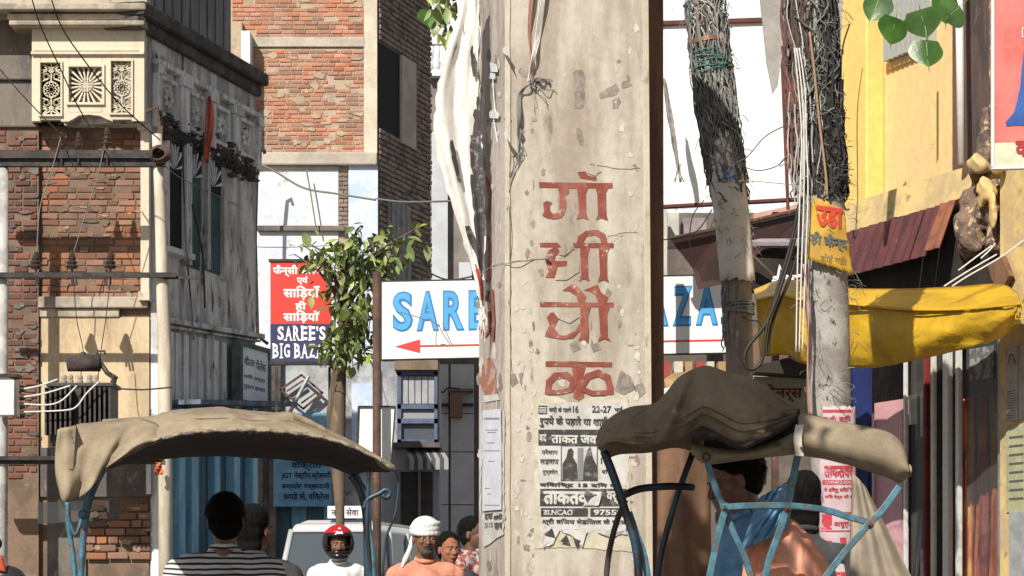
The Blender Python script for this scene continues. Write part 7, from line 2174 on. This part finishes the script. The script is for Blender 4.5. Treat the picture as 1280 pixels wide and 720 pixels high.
# right column posters
RP = Fr(*FR_R.p(0, 0, .064).xy, .38, -1)
pc = thing('poster', 'pale poster with arch drawing and small print at the right edge', 'poster', RP.q(1270, 560))
for (x0, x1, y0, y1, c_) in ((1257, 1272, 432, 525, (.46, .46, .44)), (1274, 1296, 430, 525, (.44, .43, .40)), (1258, 1290, 530, 640, (.40, .40, .24)), (1262, 1290, 640, 760, (.34, .35, .36))):
    m = MB(); m.box(RP, RP.s(x0), RP.s(x1), RP.z(1270, y1), RP.z(1270, y0), .0, .003); m.build('sheet', mat('poster_%d_%d' % (x0, y0), c_, tuple(v * .8 for v in c_), scale=12), pc)
m = MB()
for k_i in range(12):
    y = 488 + k_i * 3; m.box(RP, RP.s(1260), RP.s(1270), RP.z(1270, y + 1), RP.z(1270, y), .003, .0035)
for a in range(12):
    t0, t1 = math.pi * a / 12, math.pi * (a + 1) / 12
    for rr_ in (1., .6):
        c = (1264.5, 455); m.add([RP.q(c[0] - 5 * rr_ * math.cos(t0), c[1] - 13 * rr_ * math.sin(t0), .0038), RP.q(c[0] - 5 * rr_ * math.cos(t1), c[1] - 13 * rr_ * math.sin(t1), .0038),
                RP.q(c[0] - 4 * rr_ * math.cos(t1), c[1] - 10.5 * rr_ * math.sin(t1), .0038), RP.q(c[0] - 4 * rr_ * math.cos(t0), c[1] - 10.5 * rr_ * math.sin(t0), .0038)], [(0, 1, 2, 3)])
for k_i in range(8):
    y = 545 + k_i * 11; m.box(RP, RP.s(1262), RP.s(1280), RP.z(1270, y + 3), RP.z(1270, y), .0032, .0038)
m.build('print', mat('poster_ink', (.09, .09, .08)), pc, kind='stuff')
# person with white sleeve at far right by the door
pq = FR_R.p(rs_(1172, -.42), 0, -.42)
build_person('person in white short sleeved shirt inside the shop, mostly hidden behind the red door post', 'person', (pq.x, pq.y, .35), R(-60), skin_m, cloth_white, cloth_dark, 1.74, hair='short')
m = MB(); m.box(FR_R, -2.5, 2.6, .141, .35, -.88, -.10); m.build('shop_floor', paving, yb)

# red poster board at the top right
rb = thing('hoarding', 'red advertisement board with blue drape and cream lower strip at the upper right', 'billboard', W(1262, 208, 11.6))
Rq = Fr(W(1243, 0, 11.1).x, 11.1, 1, -.12)
m = MB(); m.box(Rq, 0, .42, H + (YH - 178) / F * 11.1, 4.45, -.03, 0); m.build('red_panel', mat('salmon_red', (.50, .10, .085), (.58, .16, .14), scale=3, thr=(.4, .65), rough=.4), rb)
m = MB(); m.box(Rq, 0, .42, H + (YH - 208) / F * 11.1, H + (YH - 178.5) / F * 11.1, -.03, .002); m.build('cream_strip', mat('cream_strip', (.50, .50, .35), (.56, .56, .42), scale=4), rb)
m = MB(); m.box(Rq, -.014, -.001, H + (YH - 210) / F * 11.1, 4.45, -.04, .01); m.box(Rq, -.014, .42, H + (YH - 211.5) / F * 11.1, H + (YH - 208.3) / F * 11.1, -.04, .01); m.build('frame', white_paint, rb)
m = MB(); pp = [(1282, 30), (1296, 30), (1296, 158), (1275, 157), (1258, 158), (1257, 153), (1268, 140), (1275, 110), (1279, 70)]
m.add([Rq.q(x, y, .003) for x, y in wobble(pp, .6)], [tuple(range(len(wobble(pp, 0))))]); m.build('blue_drape_print', mat('blue_print_solid', (.015, .09, .34), (.01, .06, .25), scale=9, rough=.4), rb)
ptext(Rq, 'क', 1269, 1289, 176, 196, .005, mat('maroon_print', (.34, .03, .04)), rb, bold=.05)
m = MB()
for q_ in stroke([(1278, 35), (1278, 46)], 1) + stroke([(1278, 35), (1286, 35)], 1) + stroke([(1278, 46), (1286, 46)], 1): m.add([Rq.q(x, y, .005) for x, y in q_], [(0, 1, 2, 3)])
m.build('white_bracket', white_paint, rb)

# yellow tarpaulin
tp = thing('tarpaulin', 'bright yellow plastic tarpaulin slung as an awning over the shop doors', 'tarpaulin', W(1110, 460, 12))
topc = curve([(942, 362), (975, 350), (1005, 352), (1060, 360), (1130, 361), (1200, 358), (1250, 355), (1272, 366)], 60)
midc = curve([(945, 375), (975, 370), (1005, 375), (1060, 380), (1130, 387), (1200, 387), (1250, 383), (1276, 380)], 60)
botc = curve([(950, 446), (985, 444), (1005, 455), (1060, 460), (1100, 459), (1150, 449), (1210, 435), (1250, 423), (1276, 404)], 60)
rows = []
def Yt(x): return 12.9 - (x - 945) * .0042
for j in range(9):
    t = j / 8; rows.append([W(lerp(topc[i][0], midc[i][0], t), lerp(topc[i][1], midc[i][1], t), Yt(topc[i][0]) + .45 * (1 - t) + .03 * noise.noise(Vector((i * .25, t * 2, 1))) + .015 * noise.noise(Vector((i * .9, t * 3, 8)))) for i in range(61)])
m = MB(); m.grid(rows); 
rows = []
for j in range(17):
    t = j / 16
    rows.append([W(lerp(midc[i][0], botc[i][0], t), lerp(midc[i][1], botc[i][1], t) + .8 * noise.noise(Vector((i * .6, t * 5, 3))),
                   Yt(midc[i][0]) + .10 * t + .022 * noise.noise(Vector((i * .12, t * 1.5, 5))) + .018 * math.sin(i * .55 + t * 4) * t - .012 * max(0, 1 - abs(noise.noise(Vector((i * .11 + t, t * 2.2 - i * .03, 71)))) * 8) - .004 * max(0, 1 - abs(noise.noise(Vector((i * .3, t * 3, 81)))) * 6) + .03 * math.sin(t * 5 + i * .05)) for i in range(61)])
m2 = MB(); m2.grid(rows); m.build('top_fold', tarp, tp, smooth=True, solid=.003); m2.build('hanging_sheet', tarp, tp, smooth=True, solid=.003)
m = MB(); m.tube([W(x, y, Yt(x) - .012) for x, y in midc], .005, 6); m.build('hem_cord', tarp, tp, smooth=True)
m = MB()
for i in range(26):
    p = W(1270 + rng.uniform(-2, 6), rng.uniform(372, 400), Yt(1272)); m.tube([p, p + Vector((rng.uniform(-.01, .035), 0, rng.uniform(-.03, .03)))], .003, 4)
m.build('frayed_corner', tarp, tp)

# ================================================================== peepal leaves near the camera, top right, and their tree
pp_t = thing('peepal_branch', 'overhanging peepal branch with heart shaped green leaves at the upper right and added unseen shading leaves', 'tree', (2.6, 5.2, 0))
lb = [leaf_mesh('leaf', leaf_big, Wd=1.0, fold=.25, droop=.25, heart=True), leaf_mesh('leaf', leaf_big, Wd=1.1, fold=.1, droop=.1, heart=True)]
m = MB(); m.tube([(3.4, 5.2, 0), (3.3, 5.3, 2.), (3.1, 5.6, 3.6), (2.8, 5.9, 4.4), (2.2, 6.2, 4.5), (1.4, 6.5, 4.1), (1.0, 6.6, 3.9)], [.16, .14, .11, .08, .05, .025, .008], 12)
m.tube([(2.8, 5.9, 4.4), (1.9, 5.8, 4.9), (.9, 5.9, 4.8), (.0, 6.0, 4.5), (-.9, 6.0, 4.35)], [.07, .05, .035, .02, .008], 8)  # limb added out of view to carry the shading leaves
m.tube([(2.2, 6.2, 4.5), (1.6, 7.0, 4.2), (1.28, 7.2, 3.35)], [.04, .02, .006], 8)
m.build('trunk', bark, pp_t, smooth=True)
def place_leaf(px, py, Y, size, rx, ry, rz_, k=0):
    o = bpy.data.objects.new('leaf', lb[k]); COL.objects.link(o); o.parent = pp_t
    o.location = W(px, py, Y) - pp_t.location; o.scale = (size,) * 3; o.rotation_euler = (rx, ry, rz_)
# leaf length runs along +y of the mesh; turned to hang down facing the lens
place_leaf(1158, 50, 7.0, .105, R(-94), R(0), R(6), 0)
place_leaf(1120, 22, 7.05, .10, R(-80), R(10), R(30), 1)
place_leaf(1150, 12, 7.1, .105, R(-70), R(-12), R(-20), 1)
place_leaf(1200, 8, 7.0, .10, R(-100), R(50), R(10), 0)
place_leaf(1185, -8, 7.05, .11, R(-80), R(0), R(40), 1)
place_leaf(1100, -6, 7.1, .10, R(-85), R(20), R(-30), 0)
r5 = random.Random(9)  # dense unseen leaves added above the frame to shade the right rickshaw hood
for k_i in range(290):
    t = r5.random() ** .45; base = Vector((lerp(1.6, -.95, t) if k_i < 60 else r5.uniform(-1.0, -.22), 6.0 + r5.uniform(-.35, .35), 4.32 + r5.uniform(-.33, .28) + (.4 if t < .4 and k_i < 60 else 0)))
    pz = YH - (base.z - H) / base.y * F
    if pz > -45: base.z += .25
    o = bpy.data.objects.new('leaf', lb[k_i % 2]); COL.objects.link(o); o.parent = pp_t
    o.location = base - pp_t.location; s = r5.uniform(.13, .2); o.scale = (s, s, s); o.rotation_euler = (r5.uniform(-1.6, -.2), r5.uniform(-.5, .5), r5.uniform(0, 6.28))
# the green sprays at the top beside the torn banner
gs = thing('leafy_spray', 'dark green leafy spray hanging behind the top of the torn banner', 'branch', W(555, 20, 14))
m = MB(); m.tube([W(552, -80, 14), W(555, -20, 14), W(560, 30, 14)], [.02, .012, .004], 6); m.build('twig', bark, gs)
for k_i in range(60):
    o = bpy.data.objects.new('leaf', lm[k_i % 3] if k_i % 4 else lb[1]); COL.objects.link(o); o.parent = gs
    x = r5.uniform(532, 582); y = r5.uniform(-60, 46 if 545 < x < 572 else 22)
    o.location = W(x, y, 14 + r5.uniform(-.25, .25)) - gs.location; s = r5.uniform(.07, .12); o.scale = (s, s, s); o.rotation_euler = (r5.uniform(-1.8, -.6), r5.uniform(-.5, .5), r5.uniform(-1, 1))

# ================================================================== overhead and dangling wires
wire('long dark overhead cable crossing the cream lattice panel from upper left', [(30, -40), (48, 25), (75, 85), (96, 130), (112, 158)], 26, .008, cable_black, 28.8)
wire('second overhead cable crossing over the sunburst lattice', [(55, -40), (73, 25), (105, 75), (150, 130), (200, 175)], 26, .008, cable_black, 28.8)
wire('faint slack wire from the left pole over the dark brick to the insulators', [(-10, 75), (20, 110), (48, 140), (76, 168)], 27, .007, cable_grey, 28.9)
wire('grey jumper wire from upper insulator down to first lower insulator', [(76, 172), (64, 215), (50, 260), (46, 316)], 28.85, .007, cable_grey)
wire('grey jumper wire from upper insulator down to last lower insulator', [(133, 170), (122, 220), (106, 270), (92, 316)], 28.85, .006, cable_grey)
wire('dark jumper wire from third lower insulator toward transformer', [(138, 350), (132, 400), (126, 440), (122, 478)], 28.75, .006, cable_black)
wire('dark jumper wire from middle lower insulator toward transformer', [(92, 352), (96, 400), (104, 440), (100, 474)], 28.75, .006, cable_black)
wire('thin pale service wire from cable coil to the flag and beyond', [(205, 206), (225, 222), (262, 240), (300, 258)], 28.9, .006, cable_grey, 33)
wire('nearly level wire from the soot stained wall to the whitewashed wall', [(250, 305), (300, 308), (360, 309), (430, 306)], 31, .007, cable_grey, 44)
wire('black cable hanging down the soot stained side wall', [(228, 180), (230, 240), (232, 300), (238, 370), (242, 425)], 30.6, .012, cable_black)
wire('second black cable hanging by the dark window', [(240, 255), (252, 310), (255, 350), (256, 385)], 31., .014, cable_black)
wire('looping dark wire across whitewashed wall below brick', [(325, 205), (345, 215), (380, 235), (420, 242), (470, 250)], 44.5, .02, cable_grey)
wire('vertical dark wire on the whitewashed wall', [(383, 212), (388, 240), (395, 284)], 45.7, .015, cable_grey)
wire('grey wire from brick building side to the torn banner', [(470, 248), (500, 252), (540, 252), (600, 250)], 45, .015, cable_grey, 30)
wire('dark wire curving over the sapling top to the street end', [(520, 330), (545, 345), (565, 350), (592, 345)], 40, .014, cable_black)
wire('drooping dark wires near the far meter box', [(545, 465), (552, 490), (560, 485), (575, 486)], 50, .016, cable_black)
wire('pale wire slung past the corner pole at awning height', [(150, 486), (180, 487), (215, 484)], 28.6, .01, cable_black)
wire('thin string from pillar to dark stall awning', [(828, 300), (850, 296), (872, 288), (890, 262)], 11.5, .003, cable_grey)
wire('wiry loop hanging beside the leaning pole', [(880, 250), (866, 270), (862, 300), (866, 322)], 12.2, .003, cable_grey)
wire('short twisted dark wire standing out from leaning pole', [(928, 395), (936, 400), (948, 402), (955, 412)], 11.9, .004, cable_black)
